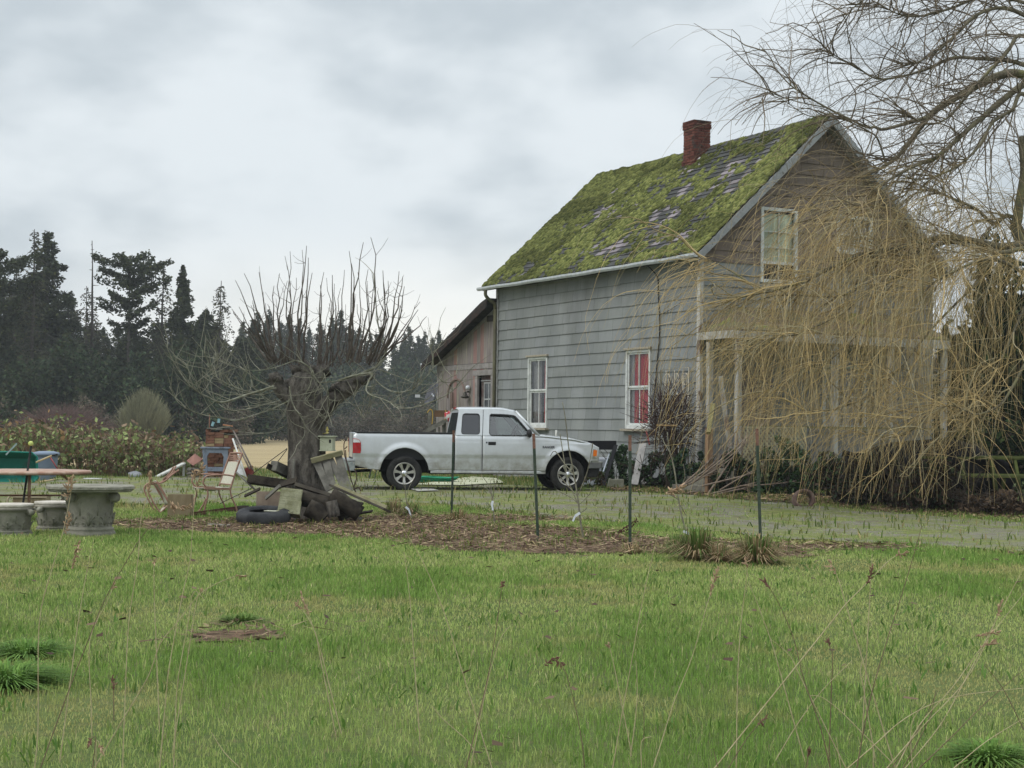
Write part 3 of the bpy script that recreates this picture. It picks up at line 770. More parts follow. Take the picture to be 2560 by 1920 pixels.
an = MB(); an.bx(.07, W_ - .1, AY1 - .08, AY1, -.2, 3.0); an.bx(W_ - .2, W_ - .1, AY0, AY1 - .08, -.2, 3.0); an.build('annex_back_wall', barn_m, house)
vt = MB(); vt.bx(-.002, .02, LEN + .28, LEN + .62, 4.02, 4.18); vt.build('vent', mat('vent_dark', (.06, .05, .05), rough=.9), house)
ar = MB(); ar.prism([(-.34, LEN - .03, annex_roof(LEN - .03)), (-.34, AY1 + .35, annex_roof(AY1 + .35)), (-.34, AY1 + .35, annex_roof(AY1 + .35) + .06), (-.34, LEN + .32, annex_roof(LEN + .32) + .12), (-.34, LEN - .03, annex_roof(LEN - .03) + .08)], (W_ + .6, 0, 0))
ar.build('annex_roof', mat('tarred_roof', (.025, .024, .022), (.05, .045, .04), 6, .9, .5, 20), house)
rk = MB(); rk.prism([(-.36, LEN - .03, annex_roof(LEN - .03) - .16), (-.36, AY1 + .38, annex_roof(AY1 + .38) - .16), (-.36, AY1 + .38, annex_roof(AY1 + .38) - .003), (-.36, LEN - .03, annex_roof(LEN - .03) - .003)], (.03, 0, 0)); rk.build('annex_rake_board', mat('shaded_rake', (.02, .02, .02), (.05, .03, .025), 6, .85), house)  # near-black colour puts the shade on the rake end into the board
# annex door
fr = MB(); fr.bx(-.012, .05, HOL[1], HOL[1] + .14, .4, 2.62); fr.bx(-.012, .05, HOL[0] - .14, HOL[0], .4, 2.62); fr.bx(-.02, .05, HOL[0] - .2, HOL[1] + .24, 2.62, 2.76)
dr = MB(); dr.bx(.12, .16, HOL[0], HOL[1], .4, 2.62)
jb = MB(); jb.bx(.06, .16, HOL[1] - .01, HOL[1] + .0, .4, 2.6)
dp = dr.build('door', mat('weathered_door', (.10, .06, .055), (.17, .15, .14), 5, .8, .4, 20, c3=(.24, .04, .035), s3=2.2, l3=.6), house); dp['label'] = 'weathered glazed back door'
fr.build('frame', mat('annex_trim_wood', (0, 0, 0)), dp)
pn = MB()
for i in range(2):
    for j in range(3): pn.bx(.108, .116, HOL[0] + .08 + i * .26, HOL[0] + .30 + i * .26, 1.15 + j * .43, 1.54 + j * .43)
pn.build('pane', mat('dark_pane', (.035, .04, .045), rough=.15, spec=.6), dp)
mu = MB()
for j in range(4): mu.bx(.10, .12, HOL[0] + .05, HOL[0] + .6, 1.115 + j * .43, 1.15 + j * .43)
for i in range(3): mu.bx(.101, .119, HOL[0] + .05 + i * .26, HOL[0] + .08 + i * .26, 1.15, 2.4)
mu.bx(.09, .12, HOL[0] + .01, HOL[1] - .02, 2.47, 2.50)
mu.build('muntins', mat('muntin_paint', (.30, .31, .31), (.42, .42, .42), 9, .8), dp)
# arched panel trim on the annex wall
arc = MB(); pts = [( -.002, LEN + 2.95 - .55 * (1 - math.cos(a)) , 2.05 + .5 * math.sin(a)) for a in [math.pi * i / 14 for i in range(15)]]
arc.tube(pts, .03, 6); arc.build('arch_moulding', mat('arch_wood', (.17, .12, .10), (.25, .19, .16), 6, .85), house)
ar2 = MB(); ar2.bx(-.015, .01, LEN + 2.62, LEN + 2.75, .3, 2.2); ar2.build('batten', mat('arch_wood', (0, 0, 0)), house)
# wall lamp
lm = MB(); yl = LEN + 1.62
lm.lathe([(.05, -.06), (.10, -.045), (.12, -.02), (.06, .02), (.04, .10), (.02, .12)], 14, (-.12, yl, 2.08))
lm.box((-.03, yl, 2.2), (.06, .05, .05)); la = lm.build('wall_lamp', mat('lamp_metal', (.06, .055, .045), rough=.5, metal=.5), house, True)
lb = MB(); lb.blob((-.06, yl - .05, 2.31), .065, jit=0); lb.build('lamp_globe', mat('lamp_white', (.55, .57, .6), rough=.3), la, True)
lb = MB(); lb.box((-.30, AY1 + .42, 2.98), (.07, .09, .09)); lb.build('junction_box', mat('lamp_white', (0, 0, 0)), house)

# front porch
porch_m = mat('porch_wood', (.30, .29, .26), (.42, .41, .38), 6, .8, .4, 30, stretch=(1, 1, .3), c3=(.20, .15, .12), s3=5)
mossroof = mat('rusty_mossy_roof', (.12, .09, .07), (.13, .125, .07), 3, .95, .6, 22, c3=(.15, .17, .035), s3=1.4, l3=.56)
PX0, PX1, PY = -.06, 5.6, -1.3
pr = MB(); HX = .75; pr.add([(PX0, PY - .05, 3.28), (PX1, PY - .05, 3.28), (PX1, 0, 3.86), (HX, 0, 3.86), (PX0, -.02, 3.28), (PX0, PY - .05, 3.22), (PX1, PY - .05, 3.22), (PX1, 0, 3.80), (HX, 0, 3.80), (PX0, -.02, 3.22)],
    [(0, 1, 2, 3), (0, 3, 4), (5, 8, 7, 6), (5, 9, 8), (0, 5, 6, 1), (1, 6, 7, 2), (0, 4, 9, 5), (4, 3, 8, 9)])
prr = pr.build('porch_roof', mossroof, house)
ff = MB(); ff.bx(PX0, PX1, PY - .085, PY - .052, 3.06, 3.24); ff.bx(PX0 - .03, PX0, PY - .05, -.06, 3.1, 3.26); ff.build('fascia', porch_m, prr, bevel=.005)
darkw_ = mat('cheek_dark', (.09, .08, .07), (.14, .13, .11), 5, .9); cl_ = MB(); cl_.bx(PX0 + .02, PX1 - .1, PY + .02, -.03, 3.17, 3.19); cl_.build('cheek_board', darkw_, prr)
dk = MB()
yy_ = PY
while yy_ < -.04: dk.bx(.0, PX1, yy_, yy_ + .13, .50, .54); yy_ += .137
dk.build('porch_deck', mat('deck_wood', (.13, .12, .10), (.2, .19, .15), 6, .9, .4, 30), house)
for x_, py_ in ((.0, -.36), (.04, PY), (2.5, PY), (4.0, PY), (5.5, PY)):
    po = MB(); po.bx(x_ - .055, x_ + .055, py_ - .04, py_ + .07, .54 if py_ == PY else -.05, 3.06); po.build('porch_post', porch_m, house, bevel=.008)
rp = MB(); rp.bx(-.057, .057, -.36 - .043, -.36 + .073, -.04, 1.28); rp.build('post_paint', mat('peeling_red', (.24, .10, .08), (.30, .24, .2), 8, .85), house)
rl = MB(); rl.bx(.1, 5.45, PY - .05, PY + .08, 1.30, 1.345); rl.build('porch_rail', mat('dark_mossy_rail', (.09, .09, .05), (.15, .15, .08), 5, .9), house)
lt = MB(); lat_m = mat('lattice_wood', (.27, .25, .17), (.36, .35, .24), 7, .9, .3, 30)
LX0, LX1, LZ0, LZ1 = .12, 1.7, .55, 1.29
for sg in (-1, 1):
    u = LX0 - 1
    while u < LX1 + 1:
        za, zb = LZ0, LZ1; xa, xb = u, u + sg * (LZ1 - LZ0)
        # clip
        def clipx(x0, z0, x1, z1):
            pts = []
            t0, t1 = 0, 1
            for lo, hi, p, q in ((LX0, LX1, x0, x1 - x0),):
                if q != 0:
                    ta, tb = (lo - p) / q, (hi - p) / q
                    if ta > tb: ta, tb = tb, ta
                    t0, t1 = max(t0, ta), min(t1, tb)
            return None if t1 - t0 < .05 else ((x0 + (x1 - x0) * t0, z0 + (z1 - z0) * t0), (x0 + (x1 - x0) * t1, z0 + (z1 - z0) * t1))
        r_ = clipx(xa, za, xb, zb)
        if r_: lt.beam((r_[0][0], PY - (.065 if sg > 0 else .075), r_[0][1]), (r_[1][0], PY - (.065 if sg > 0 else .075), r_[1][1]), .008, .034, (0, 0, 1))
        u += .105
lt.bx(LX0, LX1, PY - .085, PY - .06, LZ1 - .0, LZ1 + .03); lt.build('lattice', lat_m, house)
sr = MB(); sr.beam((-.62, PY - .05, 1.75), (-1.35, PY - .95, 1.18), .09, .05); sr.build('stair_rail', mat('mossy_rail', (.13, .115, .05), (.20, .18, .08), 6, .9, .4, 30), house)
sr = MB(); sr.bx(-1.22, -1.1, PY - .75, PY - .66, -.05, 1.24); sr.build('stair_post', mat('stained_post', (.22, .13, .075), (.30, .2, .12), 5, .8, .4, 20, stretch=(1, 1, .3)), house)
stp = MB()
for i in range(3): stp.bx(-1.2 + i * .32, -.85 + i * .32, PY - .7, PY + .5, -.1, .15 + i * .16)
stp.build('porch_steps', mat('deck_wood', (0, 0, 0)), house)
# leaning frame and trellis on the porch
th_ = thing('leaning_board', 'pale weathered board leaning upright beside the first porch post', 'board', HW(-.2, -1.35, 0)); b_ = MB()
b_.beam(HW(.12, -.55, 2.35), HW(.38, -.62, .55), .10, .03, (0, -1, 0)); b_.build('plank', porch_m, th_, origin=th_.location)
tr = thing('iron_trellis', 'cream wrought iron trellis panel standing against the house wall behind the thorny shrub', 'trellis', HW(-.08, .6, 0))
q = MB()
def TP(u, z): return HW(-.09, u, z)
q.tube([TP(.28, .3), TP(.28, 2.55), TP(1.35, 2.52), TP(1.35, .3)], .014, 6)
for i in range(9):
    c0, c1 = .42 + (i % 3) * .34, 2.28 - (i // 3) * .42
    for s_ in (-1, 1): q.tube([TP(c0 + s_ * (.02 + .13 * math.sin(a)) * (1 - a / 9), c1 + .15 * math.cos(a) * (1 - a / 9)) for a in [k * .45 for k in range(13)]], .011, 5)
for i in range(3): q.tube([TP(.5 + i * .32, .3), TP(.5 + i * .32, 2.5)], .008, 5)
q.build('ironwork', mat('cream_iron', (.42, .36, .26), (.5, .46, .38), 12, .7), tr, True, origin=tr.location)
# ------------------------------------------------------------------ silver pickup
TY = rad(8.6); nearw = P(1010, 1180, 30.8)
tl_ = Vector((nearw.x - .75 * math.sin(TY), nearw.y + .75 * math.cos(TY), 0.10))
truck = thing('pickup_truck', 'silver extended cab pickup truck parked on the mossy drive before the house', 'pickup truck', tl_, TY)
TPI = rad(0.5)
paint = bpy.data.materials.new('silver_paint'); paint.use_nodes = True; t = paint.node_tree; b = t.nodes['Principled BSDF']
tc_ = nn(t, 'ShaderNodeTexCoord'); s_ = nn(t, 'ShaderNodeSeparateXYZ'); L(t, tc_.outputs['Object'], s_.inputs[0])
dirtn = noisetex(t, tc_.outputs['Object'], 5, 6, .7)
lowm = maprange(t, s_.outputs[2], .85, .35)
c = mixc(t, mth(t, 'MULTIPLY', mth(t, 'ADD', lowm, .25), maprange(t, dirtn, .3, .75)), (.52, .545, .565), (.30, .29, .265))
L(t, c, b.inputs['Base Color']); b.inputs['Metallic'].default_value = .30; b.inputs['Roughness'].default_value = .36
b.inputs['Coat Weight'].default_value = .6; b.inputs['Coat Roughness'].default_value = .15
blackp = mat('black_plastic', (.018, .018, .019), (.03, .03, .03), 9, .55); rubber = mat('tyre_rubber', (.016, .016, .016), (.035, .034, .032), 7, .85, .3, 40)
undm = mat('underbody_black', (.01, .01, .01), rough=.9); chrome = mat('chrome', (.62, .63, .64), rough=.22, metal=1.0); alloy = mat('alloy_wheel', (.42, .41, .38), (.52, .51, .48), 12, .4, metal=.7)
tglass = glassmat('car_glass', (.50, .58, .56), .17); dglass = mat('tinted_glass', (.012, .013, .018), rough=.10, spec=.9)
redl = mat('red_lens', (.42, .01, .015), (.30, .008, .01), 8, .2, spec=.6); orange = mat('amber_lens', (.75, .17, .01), rough=.2, spec=.6); clearl = mat('clear_lens', (.6, .6, .6), rough=.15, spec=.7)
seatm = mat('grey_seat_cloth', (.07, .07, .075), rough=.9)
HWD = .85                                                 # half width at the crease
def yside(z):                                             # half width of the body at a height
    if z < .42: return HWD - .05 + (z - .30) * .25
    if z < .66: return HWD - .022 + .012 * math.sin((z - .42) / .24 * math.pi / 2)
    if z < .69: return HWD - .010 + .014 * (z - .66) / .03
    if z < 1.02: return HWD + .004 - .02 * ((z - .69) / .33) ** 2
    return HWD - .016 - .05 * ((z - 1.02) / .12) ** 1.5
ARCH = [(0.0, .47, .355), (3.19, .455, .35)]
def zlow(x, base):
    z = base
    for cx_, r_, cz_ in ARCH:
        dx = abs(x - cx_)
        if dx < r_: z = max(z, cz_ + math.sqrt(max(0, r_ * r_ - dx * dx)))
    return z
def flare(x, z):
    f = 0
    for cx_, r_, cz_ in ARCH:
        d = math.hypot(x - cx_, z - cz_)
        if r_ - .02 < d < r_ + .13: f = max(f, .032 * (1 - sstep(0, 1, (d - r_) / .13)))
    return f
def side_panel(name, x0, x1, top, base, par=None, xs_extra=(), m=None):
    xs_ = set(); n = max(2, int((x1 - x0) / .04))
    for i in range(n + 1): xs_.add(round(x0 + (x1 - x0) * i / n, 4))
    for cx_, r_, cz_ in ARCH:
        for k in range(41):
            q = cx_ - r_ * math.cos(math.pi * k / 40)
            if x0 < q < x1: xs_.add(round(q, 4))
        for q in (cx_ - r_ - .004, cx_ + r_ + .004):
            if x0 < q < x1: xs_.add(round(q, 4))
    xs_ = sorted(xs_); zs0 = [0.0, .42, .46, .50, .54, .58, .62, .655, .69, .72] + [.74 + .02 * k for k in range(14)] + [1.02, 1.05, 1.08, 1.10, 1.13, 1.2]
    out = []
    for sgn in (-1, 1):
        V = []; F = []; nr = len(zs0)
        for x in xs_:
            lo, hi = zlow(x, base(x) if callable(base) else base), top(x)
            for z in zs0:
                zz = min(max(z, lo), hi); V.append((x, sgn * (yside(zz - (top(x) - 1.11) * (1 if zz > .95 else 0)) + flare(x, zz)), zz))
        for i in range(len(xs_) - 1):
            for j in range(nr - 1):
                a, b_, c_, d_ = i * nr + j, (i + 1) * nr + j, (i + 1) * nr + j + 1, i * nr + j + 1
                if abs(V[a][2] - V[d_][2]) + abs(V[b_][2] - V[c_][2]) < 1e-5: continue
                F.append((a, b_, c_, d_) if sgn < 0 else (a, d_, c_, b_))
        o = meshobj(name, V, F, m or paint, par or truck, smooth=True)
        md = o.modifiers.new('thick', 'SOLIDIFY'); md.thickness = .018; md.offset = -1
        out.append(o)
    return out
def bedtop(x): return 1.115 + .01 * sstep(-.84, -.97, x) - .09 * sstep(-.92, -.985, x)
side_panel('bed_side', -.985, .955, bedtop, lambda x: .40 + .08 * sstep(-.5, -1.04, x))
def belt(x): return 1.085
qp = side_panel('rear_quarter', .972, 1.50, belt, .405)
doors = side_panel('door', 1.512, 2.515, belt, .405)
def fendtop(x): return 1.085 - .055 * sstep(2.6, 3.3, x) - .10 * sstep(3.2, 3.78, x) - .06 * sstep(3.66, 3.80, x)
side_panel('front_fender', 2.528, 3.80, fendtop, lambda x: .40 + .20 * sstep(3.5, 3.66, x))
for s_ in (-1, 1): rk = MB(); rk.bx(.5, 2.75, s_ * (HWD - .045), s_ * (HWD - .02), .345, .40); rk.build('rocker_panel', paint, truck, bevel=.01)
# dark inner structure
un = MB(); un.bx(.5, 2.72, -.78, .78, .33, .98); un.bx(-1.0, .48, -.55, .55, .42, .60); un.bx(2.72, 3.66, -.50, .50, .30, .92); un.bx(-.95, -.53, -.76, .76, .44, .58)
un.bx(-.4, 3.5, -.42, -.30, .34, .44); un.bx(-.4, 3.5, .30, .42, .34, .44); un.build('chassis', undm, truck)
for cx_, r_, cz_ in ARCH:
    for s_ in (-1, 1):
        aw = MB()
        pts_ = [(cx_ + r_ * math.cos(math.pi * k / 20) * .99, s_ * .83, cz_ + r_ * math.sin(math.pi * k / 20) * .99) for k in range(21)]
        vs = pts_ + [(x, s_ * .5, z) for x, y, z in pts_]
        aw.add(vs, [(k, k + 1, 22 + k, 21 + k) for k in range(20)])
        aw.add([(x, s_ * .51, z) for x, y, z in pts_] , [tuple(range(21))])
        aw.build('wheel_well', undm, truck)
# bed
bd = MB(); bd.bx(-.99, .93, -.70, .70, .60, .63); bd.bx(.90, .945, -.80, .80, .6, 1.09)
for s_ in (-1, 1): bd.bx(-.99, .93, s_ * .70, s_ * .73, .62, 1.10)
bd.build('bed_liner', mat('bed_liner', (.05, .05, .055), rough=.7), truck)
for s_ in (-1, 1): rl_ = MB(); rl_.bx(-.93, .94, s_ * .715, s_ * .825, 1.098, 1.128); rl_.build('bed_rail_cap', blackp, truck, bevel=.008)
rl_ = MB(); rl_.bx(-.985, -.94, -.80, .80, .52, 1.11); tg = rl_.build('tailgate', paint, truck, bevel=.012)
# greenhouse: side frames with real window openings
def rounded(pts, r=.05, n=5):
    out = []
    N = len(pts)
    for i in range(N):
        p = Vector((*pts[i], 0)); a = Vector((*pts[i - 1], 0)) - p; c_ = Vector((*pts[(i + 1) % N], 0)) - p
        rr = min(r, a.length * .45, c_.length * .45); a.normalize(); c_.normalize()
        p0, p2 = p + a * rr, p + c_ * rr
        for k in range(n + 1):
            t_ = k / n; q = p0 * (1 - t_) ** 2 + p * 2 * t_ * (1 - t_) + p2 * t_ ** 2; out.append((q.x, q.y))
    return out
def ygh(z): return HWD - .045 - (z - 1.07) * .30
def holed(outer, holes, name, m, sgn, off=0.0, par=None, thick=.03):
    bm = bmesh.new(); ed = []
    for loop in [outer] + holes:
        vs = [bm.verts.new((x, 0, z)) for x, z in loop]
        ed += [bm.edges.new((vs[i], vs[(i + 1) % len(vs)])) for i in range(len(vs))]
    bmesh.ops.triangle_fill(bm, edges=ed, use_beauty=True)
    for v in bm.verts: v.co.y = sgn * (ygh(v.co.z) + off)
    bmesh.ops.recalc_face_normals(bm, faces=bm.faces)
    me = bpy.data.meshes.new(name); bm.to_mesh(me); bm.free(); me.materials.append(m)
    o = bpy.data.objects.new(name, me); COL.objects.link(o); o.parent = par or truck
    if thick: md = o.modifiers.new('thick', 'SOLIDIFY'); md.thickness = thick; md.offset = 0
    return o
ZB = 1.075
win_q = rounded([(1.09, 1.10), (1.45, 1.10), (1.46, 1.50), (1.13, 1.50)], .06)
win_d = rounded([(1.64, 1.085), (2.44, 1.085), (2.40, 1.16), (2.13, 1.475), (1.66, 1.50)], .055)
for sgn in (-1, 1):
    oq = holed([(.98, ZB), (1.50, ZB), (1.53, 1.585), (1.10, 1.590), (1.055, 1.57)], [win_q], 'cab_quarter_frame', paint, sgn)
    od = holed([(1.512, ZB), (2.575, ZB), (2.50, 1.145), (2.23, 1.47), (2.15, 1.535), (2.05, 1.565), (1.54, 1.585)], [win_d], 'door_frame', paint, sgn, par=doors[0 if sgn < 0 else 1])
    holed(win_q, [], 'quarter_window', dglass, sgn, -.006, oq, 0)
    holed(win_d, [], 'door_window', tglass, sgn, -.008, doors[0 if sgn < 0 else 1], 0)
    tr_ = MB()
    for w_, r_ in ((win_d, .008), (win_q, .006)):
        tr_.tube([(x, sgn * (ygh(z) + .014), z) for x, z in w_ + [w_[0]]], r_, 5, False)
    tr_.build('window_trim', blackp, oq)
    # rain visor above the door window
    vz = MB(); vz.tube(smoothpath([(1.68, sgn * (ygh(1.49) + .02), 1.485), (2.08, sgn * (ygh(1.47) + .022), 1.468), (2.20, sgn * (ygh(1.38) + .02), 1.395), (2.38, sgn * (ygh(1.19) + .02), 1.19)], 5), [.022] * 6 + [.024] * 5 + [.018] * 5, 6); vz.build('rain_visor', blackp, doors[0 if sgn < 0 else 1], True)
# roof
rn = 22; rm_ = 12; V = []; F = []
for i in range(rn + 1):
    x = 1.045 + (2.17 - 1.045) * i / rn
    zt = 1.585 + .012 * math.sin(math.pi * i / rn) - .03 * sstep(1.9, 2.17, x) - .02 * sstep(1.12, 1.045, x)
    hw = ygh(1.57) + .012
    for j in range(rm_ + 1):
        v = -1 + 2 * j / rm_; V.append((x, hw * v, zt + .045 * (1 - abs(v) ** 3.2) - .0))
F = [(i * (rm_ + 1) + j, (i + 1) * (rm_ + 1) + j, (i + 1) * (rm_ + 1) + j + 1, i * (rm_ + 1) + j + 1) for i in range(rn) for j in range(rm_)]
ro = meshobj('roof', V, F, paint, truck, smooth=True); md = ro.modifiers.new('t', 'SOLIDIFY'); md.thickness = .03; md.offset = -1
# windshield, rear window, pillars
def quad(mb, pts, bulge=(0, 0, 0), n=8):
    V = []; 
    for i in range(n + 1):
        for j in range(n + 1):
            a, b_ = i / n, j / n
            p = (Vector(pts[0]) * (1 - a) + Vector(pts[1]) * a) * (1 - b_) + (Vector(pts[3]) * (1 - a) + Vector(pts[2]) * a) * b_
            V.append(p + Vector(bulge) * (1 - (2 * a - 1) ** 2))
    mb.add(V, [(i * (n + 1) + j, (i + 1) * (n + 1) + j, (i + 1) * (n + 1) + j + 1, i * (n + 1) + j + 1) for i in range(n) for j in range(n)])
hw0, hw1 = ygh(1.09) - .02, ygh(1.54) - .02
ws = MB(); quad(ws, [(2.64, -hw0, 1.075), (2.64, hw0, 1.075), (2.17, hw1, 1.555), (2.17, -hw1, 1.555)], (.06, 0, 0)); ws.build('windshield', tglass, truck, True)
rw = MB(); quad(rw, [(.985, -hw0 + .05, 1.12), (.985, hw0 - .05, 1.12), (1.055, hw1 - .03, 1.52), (1.055, -hw1 + .03, 1.52)], (-.02, 0, 0)); rw.build('rear_window', dglass, truck, True)
rp_ = MB()
rp_.add([(.98, -hw0 - .02, ZB), (.98, hw0 + .02, ZB), (.985, hw0, 1.12), (.985, -hw0, 1.12)], [(0, 1, 2, 3)])
rp_.add([(1.055, -hw1, 1.52), (1.055, hw1, 1.52), (1.065, hw1, 1.59), (1.065, -hw1, 1.59)], [(0, 1, 2, 3)])
for s_ in (-1, 1): rp_.add([(.98, s_ * (hw0 + .02), ZB), (.985, s_ * (hw0 - .05), 1.12), (1.055, s_ * (hw1 - .03), 1.52), (1.058, s_ * (hw1 + .01), 1.58)], [(0, 1, 2, 3)])
rp_.build('cab_back', paint, truck)
for s_ in (-1, 1):
    ap = MB(); ap.tube([(2.62, s_ * (hw0 + .018), 1.08), (2.40, s_ * (ygh(1.30) - .002), 1.31), (2.17, s_ * (hw1 + .018), 1.555)], .028, 8)
    ap.build('windshield_pillar', paint, truck, True)
bl = MB(); bl.box((1.06, 0, 1.605), (.05, .30, .035)); bl.build('brake_light', redl, truck)
# hood with crown, grille, lights
V = []; hn, hm = 26, 14
for i in range(hn + 1):
    x = 2.53 + (3.80 - 2.53) * i / hn
    for j in range(hm + 1):
        v = -1 + 2 * j / hm; y = v * (yside(1.05) + .002)
        z = fendtop(x) + .035 * (1 - abs(v) ** 2.5) + .006 * math.cos(v * 5) * sstep(2.6, 2.9, x)
        V.append((x + .05 * (1 - v * v) * sstep(3.5, 3.8, x), y, z))
F = [(i * (hm + 1) + j, (i + 1) * (hm + 1) + j, (i + 1) * (hm + 1) + j + 1, i * (hm + 1) + j + 1) for i in range(hn) for j in range(hm)]
ho = meshobj('hood', V, F, paint, truck, smooth=True); md = ho.modifiers.new('t', 'SOLIDIFY'); md.thickness = .02; md.offset = -1
gr_ = MB(); gr_.bx(3.79, 3.83, -.45, .45, .62, .86); go = gr_.build('grille', chrome, truck, bevel=.02)
gr_ = MB(); [gr_.bx(3.815, 3.835, -.40, .40, .65 + k * .045, .675 + k * .045) for k in range(4)]; gr_.build('grille_slats', blackp, go)
for s_ in (-1, 1):
    hl = MB(); hl.bx(3.74, 3.81, s_ * .47, s_ * .78, .65, .83); hl.build('headlight', clearl, truck, bevel=.02)
    sg = MB(); sg.prism([(3.665, s_ * .836, .66), (3.795, s_ * .818, .66), (3.80, s_ * .812, .80), (3.765, s_ * .822, .84), (3.675, s_ * .84, .84)], (0, s_ * .022, 0)); so_ = sg.build('turn_signal', chrome, truck, bevel=.004)
    sg = MB(); sg.prism([(3.685, s_ * .846, .70), (3.775, s_ * .832, .70), (3.78, s_ * .83, .79), (3.75, s_ * .836, .82), (3.69, s_ * .848, .82)], (0, s_ * .018, 0)); sg.build('amber_lens', orange, so_)
    tlm = MB(); tlm.prism([(-.992, s_ * .835, .715), (-.845, s_ * .842, .715), (-.835, s_ * .842, .78), (-.84, s_ * .842, .92), (-.87, s_ * .84, .97), (-.93, s_ * .838, .995), (-.992, s_ * .83, .995)], (0, s_ * .022, 0)); to = tlm.build('tail_light', redl, truck, bevel=.004)
    cl2 = MB(); cl2.prism([(-.988, s_ * .855, .92), (-.85, s_ * .862, .92), (-.875, s_ * .861, .965), (-.93, s_ * .858, .985), (-.988, s_ * .851, .985)], (0, s_ * .006, 0)); cl2.build('reverse_lens', clearl, to)
# bumpers
fb = MB(); fb.prism([(3.66, -.84, .60), (3.86, -.80, .60), (3.90, -.74, .60), (3.93, 0, .60), (3.90, .74, .60), (3.86, .80, .60), (3.66, .84, .60), (3.66, .70, .60), (3.80, .6, .60), (3.82, 0, .6), (3.80, -.6, .60), (3.66, -.70, .60)], (0, 0, -.03))
fbo = fb.build('front_bumper', mat('bumper_top', (.40, .41, .41), (.5, .5, .5), 9, .4, metal=.4), truck, bevel=.008)
fb = MB(); fb.prism([(3.62, -.845, .572), (3.86, -.80, .572), (3.90, -.74, .572), (3.93, 0, .572), (3.90, .74, .572), (3.86, .80, .572), (3.62, .845, .572), (3.62, .70, .572), (3.80, .6, .572), (3.82, 0, .572), (3.80, -.6, .572), (3.62, -.70, .572)], (-.02, 0, -.11)); fb.build('bumper_face', mat('bumper_grey', (.13, .135, .14), (.17, .17, .17), 9, .5), fbo, bevel=.01)
fb = MB(); fb.prism([(3.64, -.80, .46), (3.84, -.76, .46), (3.88, 0, .46), (3.84, .76, .46), (3.64, .80, .46)], (-.05, 0, -.17)); fb.build('air_dam', blackp, fbo, bevel=.015)
rb_ = MB(); rb_.prism([(-.95, -.85, .60), (-1.06, -.83, .60), (-1.12, -.72, .60), (-1.12, .72, .60), (-1.06, .83, .60), (-.95, .85, .60)], (0, 0, -.05)); rbo = rb_.build('rear_bumper', mat('bumper_grey2', (.22, .235, .24), (.3, .31, .31), 9, .5), truck, bevel=.01)
rb_ = MB(); rb_.prism([(-.95, -.84, .548), (-1.05, -.82, .548), (-1.11, -.72, .548), (-1.11, .72, .548), (-1.05, .82, .548), (-.95, .84, .548)], (.01, 0, -.17)); rb_.build('bumper_face', mat('bumper_worn', (.22, .25, .25), (.38, .41, .41), 7, .4, metal=.5), rbo, bevel=.012)
hb = MB(); hb.tube([(-.62, -.30, .38), (-1.0, -.42, .36)], .03, 8); hb.build('exhaust_pipe', undm, truck)
# handle, lock, badge, antenna, mirrors
for k_, s_ in enumerate((-1, 1)):
    yh = s_ * (yside(.92) + .001)
    dh = MB(); dh.bx(1.615, 1.765, yh - .006, yh + .006, .895, .96); ho_ = dh.build('handle', blackp, doors[k_], bevel=.012)
    dl = MB(); dl.lathe([(0, 0), (.016, 0), (.016, .008), (0, .008)], 12, (1.585, yh, .945), Matrix.Rotation(rad(90 if s_ < 0 else -90), 3, 'X')); dl.build('lock', blackp, doors[k_])
    mi = MB(); mi.blob((2.40, s_ * (HWD + .10), 1.13), (.055, .105, .085), jit=.0); mi.beam((2.44, s_ * (HWD - .06), 1.10), (2.40, s_ * (HWD + .05), 1.11), .06, .05); mi.build('side_mirror', blackp, doors[k_], True)
an_ = MB(); an_.tube([(2.62, .74, 1.06), (2.60, .74, 1.28)], .004, 5); an_.lathe([(.02, 0), (.008, .03)], 8, (2.62, .74, 1.06)); an_.build('antenna', blackp, truck)
def textobj(name, body, size, m, par, loc, rot, ext=.002, bold=0):
    cu = bpy.data.curves.new(name, 'FONT'); cu.body = body; cu.size = size; cu.extrude = ext; cu.align_x = 'CENTER'; cu.align_y = 'CENTER'; cu.offset = bold
    o = bpy.data.objects.new(name, cu); COL.objects.link(o); dg = bpy.context.evaluated_depsgraph_get(); me = bpy.data.meshes.new_from_object(o.evaluated_get(dg))
    bpy.data.objects.remove(o); bpy.data.curves.remove(cu); me.materials.clear(); me.materials.append(m)
    o = bpy.data.objects.new(name, me); COL.objects.link(o); o.parent = par; o.location = loc; o.rotation_euler = rot; return o
textobj('model_badge', 'RANGER', .062, mat('badge_dark', (.10, .10, .11), rough=.4, metal=.5), truck, (2.80, -yside(.86) - .004, .865), (rad(90), 0, 0), .003, .0015)
wp = MB(); wp.tube([(2.66, -.55, 1.10), (2.52, -.1, 1.16)], .01, 5); wp.tube([(2.68, .05, 1.10), (2.52, .5, 1.16)], .01, 5); wp.build('wiper', blackp, truck)
# mud flap
for s_ in (-1, 1):
    mf = MB(); mf.prism([(-.50, s_ * .66, .50), (-.50, s_ * .84, .50), (-.58, s_ * .84, .22), (-.58, s_ * .68, .18)], (.008, 0, 0)); mf.build('mud_flap', mat('grey_flap', (.09, .10, .11), rough=.7), truck)
